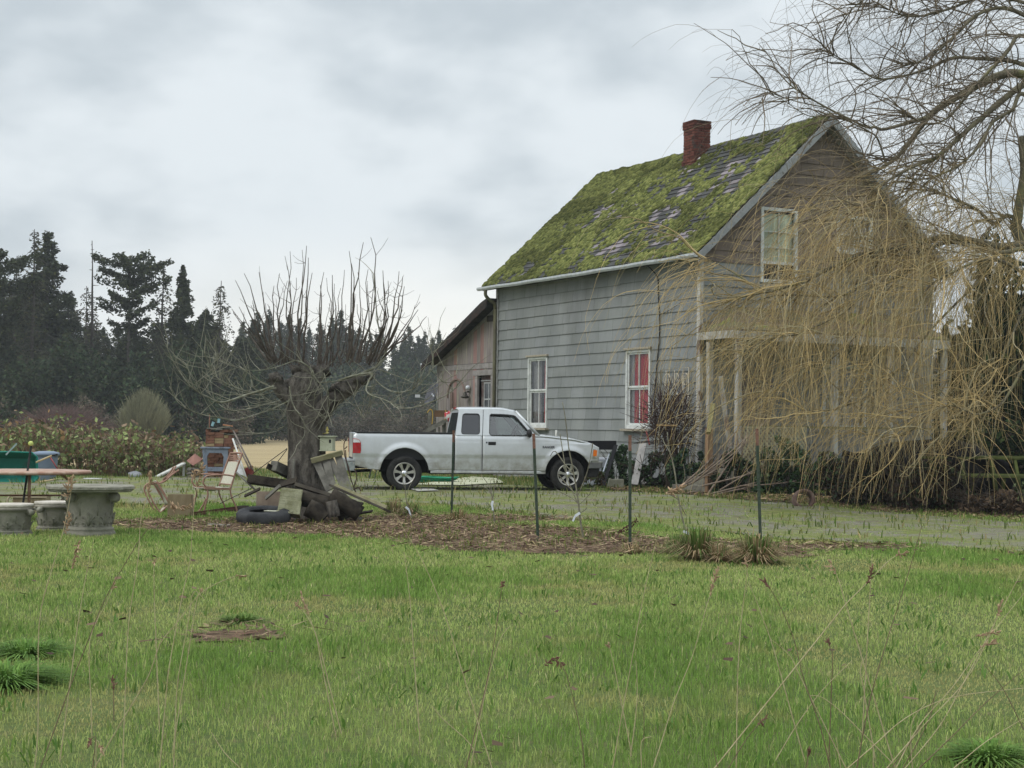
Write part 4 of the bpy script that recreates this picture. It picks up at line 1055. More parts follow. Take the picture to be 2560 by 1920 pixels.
# interior
it = MB(); 
for s_ in (-1, 1): it.box((1.75, s_ * .36, 1.12), (.16, .44, .46), Matrix.Rotation(rad(-12), 3, 'Y')); it.box((1.72, s_ * .36, 1.42), (.09, .24, .14)); it.box((1.95, s_ * .36, .98), (.5, .46, .12))
it.build('seat', seatm, truck, bevel=.03)
it = MB(); it.bx(2.30, 2.60, -.66, .66, .95, 1.08); da_ = it.build('dashboard', seatm, truck, bevel=.04)
it = MB(); ct = Vector((2.18, -.36, 1.13)); rt = Matrix.Rotation(rad(-65), 3, 'Y'); it.tube([ct + rt @ Vector((.19 * math.cos(a), .19 * math.sin(a), 0)) for a in [k * math.pi / 12 for k in range(25)]], .014, 6); it.build('steering_wheel', blackp, da_)
# wheels
def wheel(x, s_):
    w_ = thing('wheel', None, None); w_.parent = truck; w_.location = (x, s_ * .745, .335)
    R_ = .337; pf = [(.205, -.10), (.235, -.115), (.29, -.118), (.318, -.108), (.333, -.085), (R_, -.05), (R_, .05), (.333, .085), (.318, .108), (.29, .118), (.235, .115), (.205, .10)]
    q = MB(); rr = Matrix.Rotation(rad(90), 3, 'X')
    q.lathe(pf, 56, (0, 0, 0), rr, warp=lambda a, z: 1 + (.006 if (abs(z) < .09 and int(a * 28 / math.pi) % 2) else 0), caps=False); q.build('tyre', rubber, w_, True)
    q = MB(); o_ = s_
    q.lathe([(.212, .112), (.206, .118), (.196, .112), (.188, .095), (.185, .02), (.18, -.08)], 48, (0, 0, 0), Matrix.Rotation(rad(90 if s_ < 0 else -90), 3, 'X'), caps=False)
    N_ = 7
    def pt(r_, aa, d): return (r_ * math.cos(aa), s_ * d, r_ * math.sin(aa))
    for k in range(N_):
        a = 2 * math.pi * k / N_ + .2
        v = [pt(.05, a - .5, .075), pt(.05, a + .5, .075), pt(.12, a + .17, .085), pt(.19, a + .19, .098), pt(.19, a - .19, .098), pt(.12, a - .17, .085)]
        v += [(x, y - s_ * .03, z) for x, y, z in v]
        q.add(v, [tuple(range(6)), tuple(range(11, 5, -1))] + [(i, (i + 1) % 6, 6 + (i + 1) % 6, 6 + i) for i in range(6)])
    q.build('rim', alloy, w_)
    q = MB(); q.lathe([(.062, .06), (.062, .095), (.045, .112), (0, .118)], 20, (0, 0, 0), Matrix.Rotation(rad(90 if s_ < 0 else -90), 3, 'X')); q.build('hub_cap', chrome, w_, True)
    q = MB(); q.lathe([(0, 0.035), (.185, .035)], 30, (0, 0, 0), Matrix.Rotation(rad(90 if s_ < 0 else -90), 3, 'X')); q.build('brake_drum', undm, w_)
for x in (0, 3.19):
    for s_ in (-1, 1): wheel(x, s_)
# ------------------------------------------------------------------ woods beyond the field
needle_m = attrmat('conifer_needles', .9, .15, .05)
bark_m = mat('conifer_bark', (.05, .042, .035), (.09, .08, .07), 3, .95, .5, 9, stretch=(1, 1, .2))
def leaf_tris(centers, size, cols, flat=.6, rows=1):
    "one small random triangle pair per centre"
    N = len(centers); c = np.array(centers); s = np.array(size)[:, None]
    a = rng.normal(size=(N, 3)); a[:, 2] *= flat; a /= np.linalg.norm(a, axis=1)[:, None]
    b_ = rng.normal(size=(N, 3)); b_ -= a * (a * b_).sum(1)[:, None]; b_ /= np.linalg.norm(b_, axis=1)[:, None]
    V = np.stack([c - a * s, c + b_ * s * .55, c + a * s, c - b_ * s * .55], 1).reshape(-1, 3)
    F = (np.arange(N) * 4)[:, None] + np.array([[0, 1, 2, 3]])
    return V, F, np.repeat(np.array(cols), 4, 0)
def conifer_mesh(seed, H, R, kind='fir', dens=1.0):
    """kind: fir (dense drooping tiers), windswept (flat layered top), cedar (sparse hanging), spire (narrow), snag"""
    r = random.Random(seed); cen = []; siz = []; col = []; br = MB()
    tr_ = [(0, 0, 0)]
    lean = r.uniform(-.02, .02)
    for i in range(1, 9): tr_.append((lean * H * i / 8 + r.uniform(-.05, .05), r.uniform(-.05, .05), H * i / 8))
    br.tube(tr_, [max(.03, H * .016 * (1 - i / 8.6)) for i in range(9)], 6)
    z = H * (.12 if kind != 'snag' else .35)
    while z < H * .995:
        f = (z / H)
        if kind == 'fir': rr = R * (1 - f) ** .75 + .15; nb_ = 6; droop = .28
        elif kind == 'spire': rr = R * (1 - f) ** .9 + .12; nb_ = 6; droop = .35
        elif kind == 'windswept': rr = R * (.42 + .48 * sstep(.5, .86, f)) * (1 if f < .975 else .55); nb_ = 4; droop = -.05
        elif kind == 'cedar': rr = R * (1 - f) ** .6 * .9 + .1; nb_ = 5; droop = .55
        else: rr = R * (1 - f) * .5 + .1; nb_ = 3; droop = .2
        step = H * (.022 if kind in ('fir', 'spire') else .033 if kind == 'windswept' else .03) * r.uniform(.7, 1.4)
        for k in range(nb_):
            if r.random() < (.12 if kind in ('fir', 'spire') else .3): continue
            a = r.uniform(0, 2 * math.pi); ln = rr * (r.uniform(.55, 1.2) if kind != 'windswept' else r.uniform(.7, 1.0))
            if kind == 'windswept' and math.cos(a) > 0: ln *= 1.15
            d = Vector((math.cos(a), math.sin(a), 0)); pts_ = []
            for i in range(6):
                u = i / 5; pts_.append(Vector((lean * z, 0, z)) + d * ln * u + Vector((0, 0, (-droop * u * u + .10 * u + (.12 * u ** 3 if kind != 'cedar' else 0)) * ln)))
            br.tube([pts_[0], pts_[2], pts_[5]], [.05 * (1 - f) + .02, .03, .01], 3, False)
            if kind == 'snag': continue
            n = int((ln * 34 + 8) * dens * (1.0 if kind in ('fir', 'spire') else 1.25 if kind == 'windswept' else .42))
            for _ in range(n):
                u = r.random() ** .7; q = pts_[0].lerp(pts_[5], u); i0 = min(4, int(u * 5)); q = pts_[i0].lerp(pts_[i0 + 1], u * 5 - i0)
                wv = (.10 + .22 * (1 - u)) * ln * .7 + .08
                off = Vector((r.gauss(0, wv * .5), r.gauss(0, wv * .5), r.gauss(0, .10) - abs(r.gauss(0, .18 if kind != 'cedar' else .45))))
                q = q + off; cen.append(tuple(q)); siz.append(r.uniform(.07, .20) * (1.0 if kind != 'cedar' else .8) * (.75 + .02 * H))
                kk = r.uniform(.55, 1.45); c0 = (.040, .050, .026) if kind != 'cedar' else (.062, .066, .040)
                if r.random() < .12: c0 = (c0[0] * 1.7, c0[1] * 1.5, c0[2])
                col.append(tuple(q_ * kk for q_ in c0))
        z += step
    out = [(br, None)]
    return br, (leaf_tris(cen, siz, col) if cen else None)
_cm = {}
def conifer(px, depth, top_py, kind, R, label, group='conifers at the edge of the woods', seed=0, dens=1.0, rz=0.0, name='conifer_tree', flip=1):
    base = GD(px, depth); hz = P(px, top_py, depth).z - base.z
    key = (kind, seed, round(R, 2), dens)
    t_ = thing(name, label, 'tree', base, rz, group)
    if key not in _cm:
        br, lf = conifer_mesh(seed * 13 + 5, hz, R, kind, dens)
        o1 = br.build('trunk', bark_m, t_)
        o2 = meshobj('crown', lf[0], lf[1], needle_m, t_, cols=lf[2]) if lf else None
        _cm[key] = (o1.data, o2.data if o2 else None, hz)
    else:
        d1, d2, h0 = _cm[key]
        for nm, d in (('trunk', d1), ('crown', d2)):
            if d: o = bpy.data.objects.new(nm, d); COL.objects.link(o); o.parent = t_
        k = hz / h0; t_.scale = (flip * min(k, 1.6) * 1.0, min(k, 1.6), k)
    return t_
ADJ = {'fir': 'dense dark fir', 'windswept': 'dark fir with flat wind-combed tiers', 'cedar': 'sparse thin cedar', 'spire': 'narrow pointed fir', 'snag': 'bare dead conifer'}
spec = [ # px, depth, top py, kind, radius, seed, label
 (-25, 118, 640, 'windswept', 3.6, 1, 'dark fir cut by the left edge of the photo, reaching one branch into the sky'),
 (78, 120, 572, 'cedar', 3.2, 2, 'tallest cedar at the far left, thin feathery top beside the dense fir'),
 (112, 126, 578, 'fir', 4.4, 3, 'tallest dense dark fir at the left, ragged top leaning right'),
 (28, 135, 668, 'cedar', 3.4, 4, 'thin cedar left of the tallest fir'),
 (232, 128, 602, 'snag', 3.0, 5, 'bare dead spike-topped conifer between the two large firs'),
 (212, 134, 715, 'cedar', 4.2, 6, 'low cedar around the dead spike-topped conifer'),
 (322, 124, 640, 'windswept', 3.4, 7, 'broad fir with flat wind-combed top like an umbrella'),
 (402, 126, 655, 'cedar', 3.0, 8, 'slim see-through cedar right of the umbrella-topped fir'),
 (452, 122, 664, 'spire', 2.9, 9, 'narrow dark fir with ragged top, second from right in the tall row'),
 (440, 140, 760, 'cedar', 3.6, 10, 'low cedar behind the narrow ragged fir'),
 (547, 124, 702, 'cedar', 2.5, 11, 'isolated pointed cedar standing apart at the right end of the tall row'),
 (512, 132, 775, 'fir', 4.2, 12, 'round-topped low evergreen left of the isolated cedar'),
]
for px, dep, tp, kd, R, sd_, lb_ in spec:
    conifer(px, dep, tp, kd, R, lb_, None, sd_, 1.5 if kd in ('fir', 'windswept') else 1.35, rz=0 if kd == 'windswept' else random.uniform(0, 6), name={'fir': 'fir_tree', 'windswept': 'fir_tree', 'cedar': 'cedar_tree', 'spire': 'fir_tree', 'snag': 'dead_tree'}[kd])
# second row behind, filling the gaps under the tall tops
r_ = random.Random(4)
G1 = 'evergreens massed behind the tall firs'
px = -60
while px < 640:
    tp = 835 + r_.uniform(-50, 30) - (110 if px < 190 else 0)
    conifer(px, 142 + r_.uniform(-8, 10), tp, 'fir', 5.2, 'dark evergreen in the massed row between and below the tall firs', G1, 20 + r_.randrange(3), .8, rz=r_.uniform(0, 6), name='fir_tree')
    px += r_.uniform(26, 44)
# distant row, bluish with distance
G2 = 'distant fir row above the far field'
tops = [(605, 800), (640, 775), (668, 765), (700, 800), (722, 742 + 40), (745, 790), (770, 810), (800, 800), (828, 790), (850, 770), (872, 800), (895, 815), (925, 830), (950, 812), (985, 850), (1003, 855), (1022, 812), (1042, 835), (1060, 822), (1080, 840), (1097, 822), (1118, 835), (1135, 812), (1152, 800), (1170, 830), (1190, 815), (1210, 830), (1235, 815)]
for i, (px, tp) in enumerate(tops):
    for dx_, dd in ((0, 0), (14, 12)):
        conifer(px + dx_ * r_.uniform(-1, 1), 235 + dd + r_.uniform(-8, 8), tp + (0 if dd == 0 else 18), 'spire', 4.4, 'distant pointed fir beyond the field, ' + ('seen behind the pollarded tree' if px < 1000 else 'just left of the house lean-to'), G2, 30 + (i % 4), .8, rz=r_.uniform(0, 6), name='fir_tree')
for px in (2300, 2360, 2420, 2480, 2540, 2600, 2700):
    conifer(px, 190 + r_.uniform(-15, 15), 830 + r_.uniform(-20, 30), 'fir', 5.5, 'distant evergreen seen through the willow at the far right', 'distant evergreens right of the house', 20, .8, rz=r_.uniform(0, 6), name='fir_tree')

def side(px, w):
    f = (px + 30) / (w + 30)
    return ['toward the left end of its row', 'in the middle of its row', 'toward the right end of its row'][min(2, max(0, int(f * 3)))]
# broadleaf and brush understorey
def bush(name, px, depth, top_py, wpx, cols, label, cat='shrub', n=1600, size=.22, group=None, base_py=None, twig=None, dens=0.0, m=None):
    base = GD(px, depth); h_ = P(px, top_py, depth).z - base.z; w_ = wpx / FPX * depth / 2
    t_ = thing(name, label, cat, base, 0, group); cen = []; siz = []; cl = []; st = MB()
    ph = random.random() * 100
    lobes = [(random.uniform(-.6, .6) * w_, random.uniform(-.5, .5) * w_, h_ * random.uniform(.35, .72), random.uniform(.3, .5)) for _ in range(9)]
    for (lx, ly, lz, lr) in lobes: st.tube([(lx * .1, ly * .1, 0), (lx * .5, ly * .5, lz * .5), (lx, ly, lz)], [.05 * h_ / 4, .03 * h_ / 4, .012], 4, False)
    while len(cen) < n:
        lx, ly, lz, lr = random.choice(lobes); v = Vector((random.gauss(0, 1), random.gauss(0, 1), random.gauss(0, 1))).normalized() * random.uniform(.55, 1.05)
        q = Vector((lx + v.x * lr * w_ * 1.1, ly + v.y * lr * w_, max(.05, lz + v.z * lr * h_ * .95)))
        if random.random() < .22: q = Vector((lx + random.gauss(0, .2) * w_, ly + random.gauss(0, .2) * w_, random.uniform(.05, 1) * lz))
        if mnoise.noise(q * 1.1 / max(.6, w_ * .3) + Vector((ph, 0, 0))) < -.22: continue
        c = random.choice(cols); k = random.uniform(.6, 1.35) * (1 + .35 * mnoise.noise(q * .9 + Vector((0, ph, 0))))
        cen.append(tuple(q)); siz.append(size * random.uniform(.5, 1.3)); cl.append(tuple(a * k for a in c))
    V, F, C = leaf_tris(cen, siz, cl, 1.0)
    st.build('stem', bark_m, t_); meshobj('foliage', V, F, m or needle_m, t_, cols=C)
    return t_
ev = [(.036, .058, .030), (.050, .074, .036), (.030, .042, .027), (.060, .068, .036)]
gb = 'evergreen brush below the tall firs'
for i in range(22):
    px = -30 + i * 31 + r_.uniform(-10, 10)
    bush('evergreen_bush', px, 114 + r_.uniform(-3, 8), 880 + r_.uniform(-45, 60) + (40 if px > 480 else 0), 110 + r_.uniform(-20, 40), ev, 'dark evergreen brush below the tall firs, ' + side(px, 640), 'shrub', 4200, .17, gb)
gb2 = 'brush along the far edge of the field'
br_c = [(.12, .10, .078), (.16, .135, .10), (.09, .08, .06), (.08, .085, .05)]
for i in range(26):
    px = -20 + i * 50 + r_.uniform(-14, 14); 
    if px > 1240: break
    bush('bare_brush', px, (108 if px < 640 else 150) + r_.uniform(-3, 8), 1012 + r_.uniform(-25, 25), 95 + r_.uniform(-10, 50), br_c, 'bare grey brown brush at the far field edge, ' + side(px, 1240), 'shrub', 3200, .10, gb2)
for i in range(9):
    px = 640 + i * 68 + r_.uniform(-14, 14)
    bush('evergreen_bush', px, 200 + r_.uniform(-3, 8), 925 + r_.uniform(-25, 25), 170, ev, 'dark evergreen brush below the distant fir row', 'shrub', 3200, .26, 'evergreen brush below the distant firs')
# pale olive willow shrub, a fan of fine upright twigs
def twigbush(name, px, depth, base_py, top_py, wpx, n, colr, label, thick=.012, cat='shrub', group=None, curl=.15, roundness=.5):
    base = GD(px, depth); h_ = P(px, top_py, depth).z - base.z; w_ = wpx / FPX * depth / 2
    t_ = thing(name, label, cat, base, 0, group); q = MB()
    for _ in range(n):
        a = random.uniform(0, 2 * math.pi); rr = math.sqrt(random.random()); tx, ty = math.cos(a) * rr, math.sin(a) * rr
        hh = h_ * (1 - .45 * rr ** 2 * roundness * 2) * random.uniform(.72, 1.0)
        p0 = Vector((tx * w_ * .25, ty * w_ * .25, 0)); p1 = Vector((tx * w_ * .8, ty * w_ * .8, hh * .55)); p2 = Vector((tx * w_ + random.gauss(0, curl) * w_, ty * w_ + random.gauss(0, curl) * w_, hh))
        k = random.uniform(.7, 1.3); q.tube([p0, p1, p2], [thick, thick * .7, thick * .35], 3, False, tuple(c * k for c in colr))
    q.build('twigs', attrmat(name + '_twig', .9), t_, colors=True); return t_
twigbush('willow_shrub', 362, 100, 1080, 965, 120, 2600, (.19, .19, .115), 'pale olive leafless oval shrub before the dark woods', .022)
twigbush('bare_shrub', 160, 100, 1080, 1000, 190, 1500, (.13, .085, .075), 'reddish brown bare shrub spreading low left of the pale olive shrub', .02, curl=.3)

# bramble bank beyond the drive at the left
def bramble(name, px, depth, top_py, wpx, n, label, group, rust=.3):
    base = GD(px, depth); h_ = P(px, top_py, depth).z - base.z; w_ = wpx / FPX * depth / 2
    t_ = thing(name, label, 'bramble', base, 0, group); st = MB(); cen = []; siz = []; cl = []
    for _ in range(int(34 * w_)):
        x0 = random.uniform(-1, 1) * w_; y0 = random.uniform(-.8, .8); a = random.uniform(0, 6.28); ln = random.uniform(.5, 1.2) * h_
        pts_ = [Vector((x0, y0, 0)), Vector((x0 + math.cos(a) * ln * .15, y0 + math.sin(a) * ln * .15, ln * .6)), Vector((x0 + math.cos(a) * ln * .45, y0 + math.sin(a) * ln * .4, ln * random.uniform(.75, 1))), Vector((x0 + math.cos(a) * ln * .9, y0 + math.sin(a) * ln * .7, ln * random.uniform(.4, .95)))]
        k = random.uniform(.7, 1.2); st.tube(smoothpath(pts_, 3), .007, 3, False, (.15 * k, .085 * k, .065 * k))
        for _ in range(int(26 * n)):
            u = random.random() ** .85 * 2.999; i0 = int(u); q = pts_[i0].lerp(pts_[i0 + 1], u - i0) + Vector((random.gauss(0, .09), random.gauss(0, .09), random.gauss(0, .07)))
            if q.z < .05: continue
            cen.append(tuple(q)); siz.append(random.choice((.03, .045, .06, .095))); z = random.random(); kk = random.uniform(.6, 1.4)
            c = (.26, .31, .12) if z < .28 else (.14, .165, .07) if z < .60 else (.19, .135, .085) if z < .60 + rust else (.24, .15, .07)
            cl.append(tuple(v * kk for v in c))
    V, F, C = leaf_tris(cen, siz, cl, 1.0); st.build('canes', attrmat('cane', .8), t_, colors=True); meshobj('foliage', V, F, leafgreen, t_, cols=C)
leafgreen = attrmat('bramble_leaves', .7, .25)
gB = 'brambles along the left bank of the drive'
for i, (px, tp, wp_, rs) in enumerate([(-30, 1062, 120, .25), (30, 1050, 120, .25), (85, 1058, 110, .3), (140, 1052, 100, .3), (190, 1056, 100, .3), (240, 1062, 100, .35), (285, 1072, 90, .4), (330, 1088, 90, .4), (375, 1078, 90, .4), (415, 1094, 80, .6), (452, 1098, 70, .8), (490, 1088, 50, .4)]):
    for k in range(2):
        bramble('bramble_bush', px + 12 * k, 38.4 + k * 1.5 + r_.uniform(-.3, .3), tp + 6 * k, wp_, 1.0, 'tangled bramble with rusty canes at the roadside, ' + side(px, 490), gB, rs)
# ------------------------------------------------------------------ weeping willow and the pollarded tree
def z3(x, y): return (1760 + x * .3617, y * .3617)
def z2(x, y): return (1760 + x * .3617, 450 + y * .3617)
wr = random.Random(11)
WB = Vector((9.75, 27.6, g(9.75, 27.6)))
willow = thing('weeping_willow', 'big leafless weeping willow with ochre hanging twigs in front of the gable and porch', 'tree', WB)
wbark = mat('willow_bark', (.10, .088, .062), (.20, .18, .12), 6, .95, .6, 20, stretch=(1, 1, .3), c3=(.19, .185, .08), s3=1.5)
tk = MB(); fork = WB + Vector((.05, 0, 2.3))
tk.tube(smoothpath([WB - Vector((0, 0, .2)), WB + Vector((0, 0, .5)), WB + Vector((.05, 0, 1.4)), fork], 4), [.55, .52, .50, .47, .44, .42, .40, .39, .38, .38, .38, .38, .40], 14, jit=.05)
tk.build('trunk', wbark, willow, True, origin=WB)
LIMBS = [ # points in the photograph, depth start, depth end, radius start, end
 ([z3(x, y) for x, y in [(2400, 600), (2212, 520), (2100, 508), (1950, 560), (1800, 640), (1700, 700), (1580, 780), (1480, 900), (1400, 1010), (1330, 1090), (1260, 1140), (1190, 1180), (1050, 1230)]], 27.4, 26.6, .10, .02),
 ([z3(x, y) for x, y in [(2420, 480), (2200, 590), (2080, 680), (1950, 790), (1830, 890), (1700, 1010), (1600, 1090), (1450, 1150), (1300, 1230), (1150, 1330), (1080, 1420)]], 27.0, 25.6, .075, .012),
 ([z3(x, y) for x, y in [(1530, 815), (1380, 858), (1235, 895), (1180, 878), (1130, 880), (1000, 820), (850, 745), (720, 670), (600, 590), (500, 480), (460, 400), (375, 300)]], 26.9, 26.0, .034, .005),
 ([z3(x, y) for x, y in [(850, 745), (700, 715), (600, 690), (480, 650), (430, 640), (390, 700)]], 26.4, 26.0, .012, .004),
 ([z3(x, y) for x, y in [(1260, 1140), (1200, 960), (1130, 905), (980, 830), (880, 800), (720, 800), (560, 700), (450, 650)]], 26.8, 26.3, .018, .005),
 ([z3(x, y) for x, y in [(2400, 540), (2212, 450), (2100, 420), (1900, 405), (1720, 400), (1560, 470), (1400, 520), (1200, 545), (1050, 460), (900, 380), (820, 320)]], 28.2, 27.5, .055, .006),
 ([z3(x, y) for x, y in [(2600, 500), (2350, 200), (2100, 60), (1900, 95), (1750, 230), (1640, 330), (1500, 420), (1380, 450)]], 28.0, 27.2, .06, .008),
 ([z3(x, y) for x, y in [(2500, 600), (2212, 250), (2080, 380), (1850, 620), (1700, 800), (1560, 860), (1400, 800)]], 26.6, 26.2, .05, .008),
 ([z3(x, y) for x, y in [(2600, 400), (2300, 60), (1950, -20), (1700, 60), (1500, 110), (1350, 100), (1200, 20)]], 28.6, 27.9, .05, .008),
 ([z3(x, y) for x, y in [(2600, 300), (2250, -80), (1800, -160), (1400, -120), (1100, 0), (950, 150)]], 28.2, 27.3, .05, .006),
 ([z3(x, y) for x, y in [(2500, 900), (2212, 650), (2130, 760), (2000, 840), (1900, 1010), (1750, 1150), (1560, 1230), (1440, 1240)]], 26.8, 26.0, .05, .01),
 ([z2(x, y) for x, y in [(2350, 500), (2212, 450), (2050, 460), (1900, 430), (1750, 402), (1600, 405), (1450, 450), (1300, 480), (1150, 500), (1000, 550), (850, 620), (700, 700), (600, 730), (450, 770), (300, 800), (200, 830), (80, 880)]], 27.0, 25.6, .085, .008),
 ([z2(x, y) for x, y in [(2350, 540), (2060, 500), (1900, 470), (1700, 430), (1560, 470), (1400, 520), (1250, 515), (1000, 560)]], 26.6, 26.2, .05, .014),
 ([z2(x, y) for x, y in [(1500, 560), (1270, 710), (1150, 750), (1050, 840), (970, 910), (880, 960), (680, 1055), (560, 1080), (420, 1105), (300, 1180), (200, 1260)]], 26.4, 25.4, .030, .007),
 ([z2(x, y) for x, y in [(1250, 500), (1080, 730), (950, 800), (800, 805), (620, 795), (500, 800), (380, 830), (250, 880)]], 26.4, 25.8, .024, .006),
 ([z2(x, y) for x, y in [(500, 760), (380, 745), (200, 640), (80, 570), (20, 545), (-60, 560), (-110, 620)]], 25.9, 25.4, .012, .004),
 ([z2(x, y) for x, y in [(2600, 900), (2190, 420), (2170, 250), (2195, 80), (2212, -80), (2190, -300)]], 27.2, 27.4, .12, .06),
 ([z2(x, y) for x, y in [(2190, 330), (2000, 300), (1880, 200), (1700, 120), (1560, 60), (1450, 20)]], 27.4, 27.0, .05, .01),
 ([z2(x, y) for x, y in [(2500, 800), (2212, 640), (2050, 560), (1900, 560), (1750, 620), (1600, 700), (1500, 800)]], 26.0, 25.2, .05, .01),
 ([z2(x, y) for x, y in [(2500, 1100), (2250, 1240), (2150, 1400), (2050, 1550), (1900, 1620), (1800, 1590), (1700, 1560), (1560, 1600), (1400, 1660)]], 25.6, 25.0, .03, .008),
 ([z2(x, y) for x, y in [(1900, 700), (1600, 1000), (1350, 1300), (1150, 1480), (980, 1560), (800, 1600), (640, 1580)]], 26.0, 25.4, .022, .006),
 ([z2(x, y) for x, y in [(1300, 600), (1180, 900), (1000, 1130), (850, 1250), (700, 1300), (560, 1390), (420, 1460)]], 26.2, 25.6, .020, .005),
 ([z2(x, y) for x, y in [(2250, 800), (2140, 1050), (2000, 1350), (1880, 1560), (1740, 1740), (1600, 1800)]], 25.8, 25.2, .022, .006),
 ([z2(x, y) for x, y in [(2000, 700), (1850, 900), (1760, 1200), (1620, 1500), (1450, 1720), (1300, 1780), (1150, 1760)]], 26.4, 25.6, .020, .005),
 ([z2(x, y) for x, y in [(1400, 100), (1200, 180), (1000, 230), (850, 225), (730, 170)]], 26.8, 26.4, .014, .005),
]
limb_pts = []
for pts, d0, d1, r0, r1 in LIMBS:
    n = len(pts); q = [P(px, py, d0 + (d1 - d0) * i / (n - 1)) for i, (px, py) in enumerate(pts)]
    inner = r0 > .045
    if inner: q = [fork + Vector((wr.uniform(-.1, .1), wr.uniform(-.1, .1), wr.uniform(-.4, .2)))] + q
    q = smoothpath(q, 5); N = len(q); rr = [r0 * 1.0 + (r1 - r0) * (i / (N - 1)) ** .8 for i in range(N)]
    rr = [max(a, .004) for a in rr]
    o = MB(); o.tube(q, rr, 8); o.build('limb', wbark, willow, True, origin=WB)
    limb_pts.append((q, rr))
# side branches
sub = MB(); subs = []
def grow(p, d, ln, grav, wob, seg=.16, zstop=.45):
    out = [p.copy()]; d = d.normalized(); n = max(3, int(ln / seg))
    for i in range(n):
        d = (d + Vector((wr.gauss(0, wob), wr.gauss(0, wob), wr.gauss(0, wob))) + Vector((0, 0, -grav * (.4 + i / n)))).normalized()
        p = p + d * (ln / n); out.append(p)
        if p.z < zstop: break
    return out
def wcol(z, k=1.0):
    f = min(1, max(0, (z - 3.2) / 2.6)); a = Vector((.47, .35, .165)) if wr.random() < .65 else Vector((.34, .29, .17)); b_ = Vector((.17, .135, .095))
    c = a * (1 - f) + b_ * f; return tuple(c * k * wr.uniform(.75, 1.3))
for q, rr in limb_pts:
    N = len(q); ln = sum((q[i + 1] - q[i]).length for i in range(N - 1)); m_ = int(ln * 5.0)
    for _ in range(m_):
        i = wr.randrange(N // 5, N); p = q[i]; d = (q[min(i + 1, N - 1)] - q[max(0, i - 1)]).normalized()
        side_ = Vector((wr.gauss(-.15, .5), wr.gauss(0, .6), wr.gauss(.15, .5)))
        b_ = grow(p, d * .7 + side_, wr.uniform(.5, 1.9), .10, .16)
        subs.append(b_); L0 = len(b_); c = wcol(p.z, .85)
        sub.tube(b_, [.011 * (1 - .7 * k / (L0 - 1)) + .002 for k in range(L0)], 4, False, c)
sub.build('side_branches', attrmat('willow_branch', .85), willow, origin=WB, colors=True)
tw = MB(); cnt = 0
srcs = [(b_, 1) for b_ in subs] + [(q[len(q) // 3:], 2) for q, rr in limb_pts]
for b_, k_ in srcs:
    n = (8 if k_ == 1 else len(b_) * 2)
    if b_[0].z < 5.6: n = int(n * (.72 if b_[0].x < 5.6 else 1.0))
    for _ in range(n):
        p = wr.choice(b_)
        zf = p.z
        if zf > 5.5: n_skip = .58
        else: n_skip = 0.0
        if wr.random() < n_skip: continue
        d = Vector((wr.gauss(-.25, .7), wr.gauss(0, .7), wr.gauss(.1, .5)))
        ln = wr.uniform(.5, 1.7) if zf > 5.6 else wr.uniform(1.0, 3.6)
        lf = sstep(6.6, 3.4, p.x)
        if zf <= 5.6: d = d * 1.0 + Vector((-.3, 0, -.3)); ln *= 1.25 - .45 * lf
        t_ = grow(p, d, ln, .22 if zf > 5.6 else wr.uniform(.18, .40), wr.choice((.05, .08, .14)), .2, (wr.uniform(.6, 1.5) if p.x < 6.0 else wr.uniform(.95, 1.8)) if wr.random() < .85 else .35)
        L0 = len(t_); tw.tube(t_, [.0036 * (1 - .5 * k / (L0 - 1)) for k in range(L0)], 3, False, wcol(t_[-1].z)); cnt += 1
print('willow twigs', cnt, len(tw.f))
to = tw.build('hanging_twigs', attrmat('willow_twig', .8, .15), willow, origin=WB, colors=True); to['kind'] = 'stuff'

# ---- pollarded tree
def z5(x, y): return (380 + x * .3617, 550 + y * .3617)
PD = 23.2
PBs = GD(762, PD)
poll = thing('pollarded_tree', 'old pollarded fruit tree with thick trunk, upright bare shoots and drooping branches', 'tree', PBs)
pbark = mat('grey_bark', (.075, .066, .056), (.175, .158, .135), 7, .95, 1.0, 22, stretch=(1.6, 1.6, .6), c3=(.035, .032, .028), s3=5, bdist=.06)
def trunkpt(px, py, dd=0): return P(px, py, PD + dd)
def cols_of(k): return tuple(k * c for c in (1, 1, 1))
bm = MB()
sec = [(772, 1318, .40), (770, 1296, .345), (768, 1270, .30), (767, 1235, .285), (768, 1190, .28), (768, 1140, .275), (766, 1090, .27), (764, 1050, .262), (762, 1010, .262), (761, 975, .25), (760, 948, .21), (762, 930, .13)]
cpts = smoothpath([trunkpt(a, b_) for a, b_, r_ in sec], 3); rs_ = []
for i in range(len(cpts)):
    u = i / 3; i0 = min(len(sec) - 2, int(u)); rs_.append(sec[i0][2] + (sec[i0 + 1][2] - sec[i0][2]) * (u - i0))
nseg = 40; V = []; 
for i, p in enumerate(cpts):
    for k in range(nseg):
        a = 2 * math.pi * k / nseg
        r_ = rs_[i] * (1 + .13 * mnoise.noise(Vector((math.cos(a) * 1.6, math.sin(a) * 1.6, p.z * 1.4))) + .05 * mnoise.noise(Vector((math.cos(a) * 6, math.sin(a) * 6, p.z * 3))) + (.16 * max(0, math.cos(a * 5 + 1)) * max(0, 1 - i / 7)))
        V.append(p + Vector((math.cos(a) * r_, math.sin(a) * r_, 0)))
F = [(i * nseg + k, i * nseg + (k + 1) % nseg, (i + 1) * nseg + (k + 1) % nseg, (i + 1) * nseg + k) for i in range(len(cpts) - 1) for k in range(nseg)] + [tuple((len(cpts) - 1) * nseg + k for k in range(nseg))]
meshobj('trunk', [tuple(v) for v in V], F, pbark, poll, smooth=True, origin=PBs)
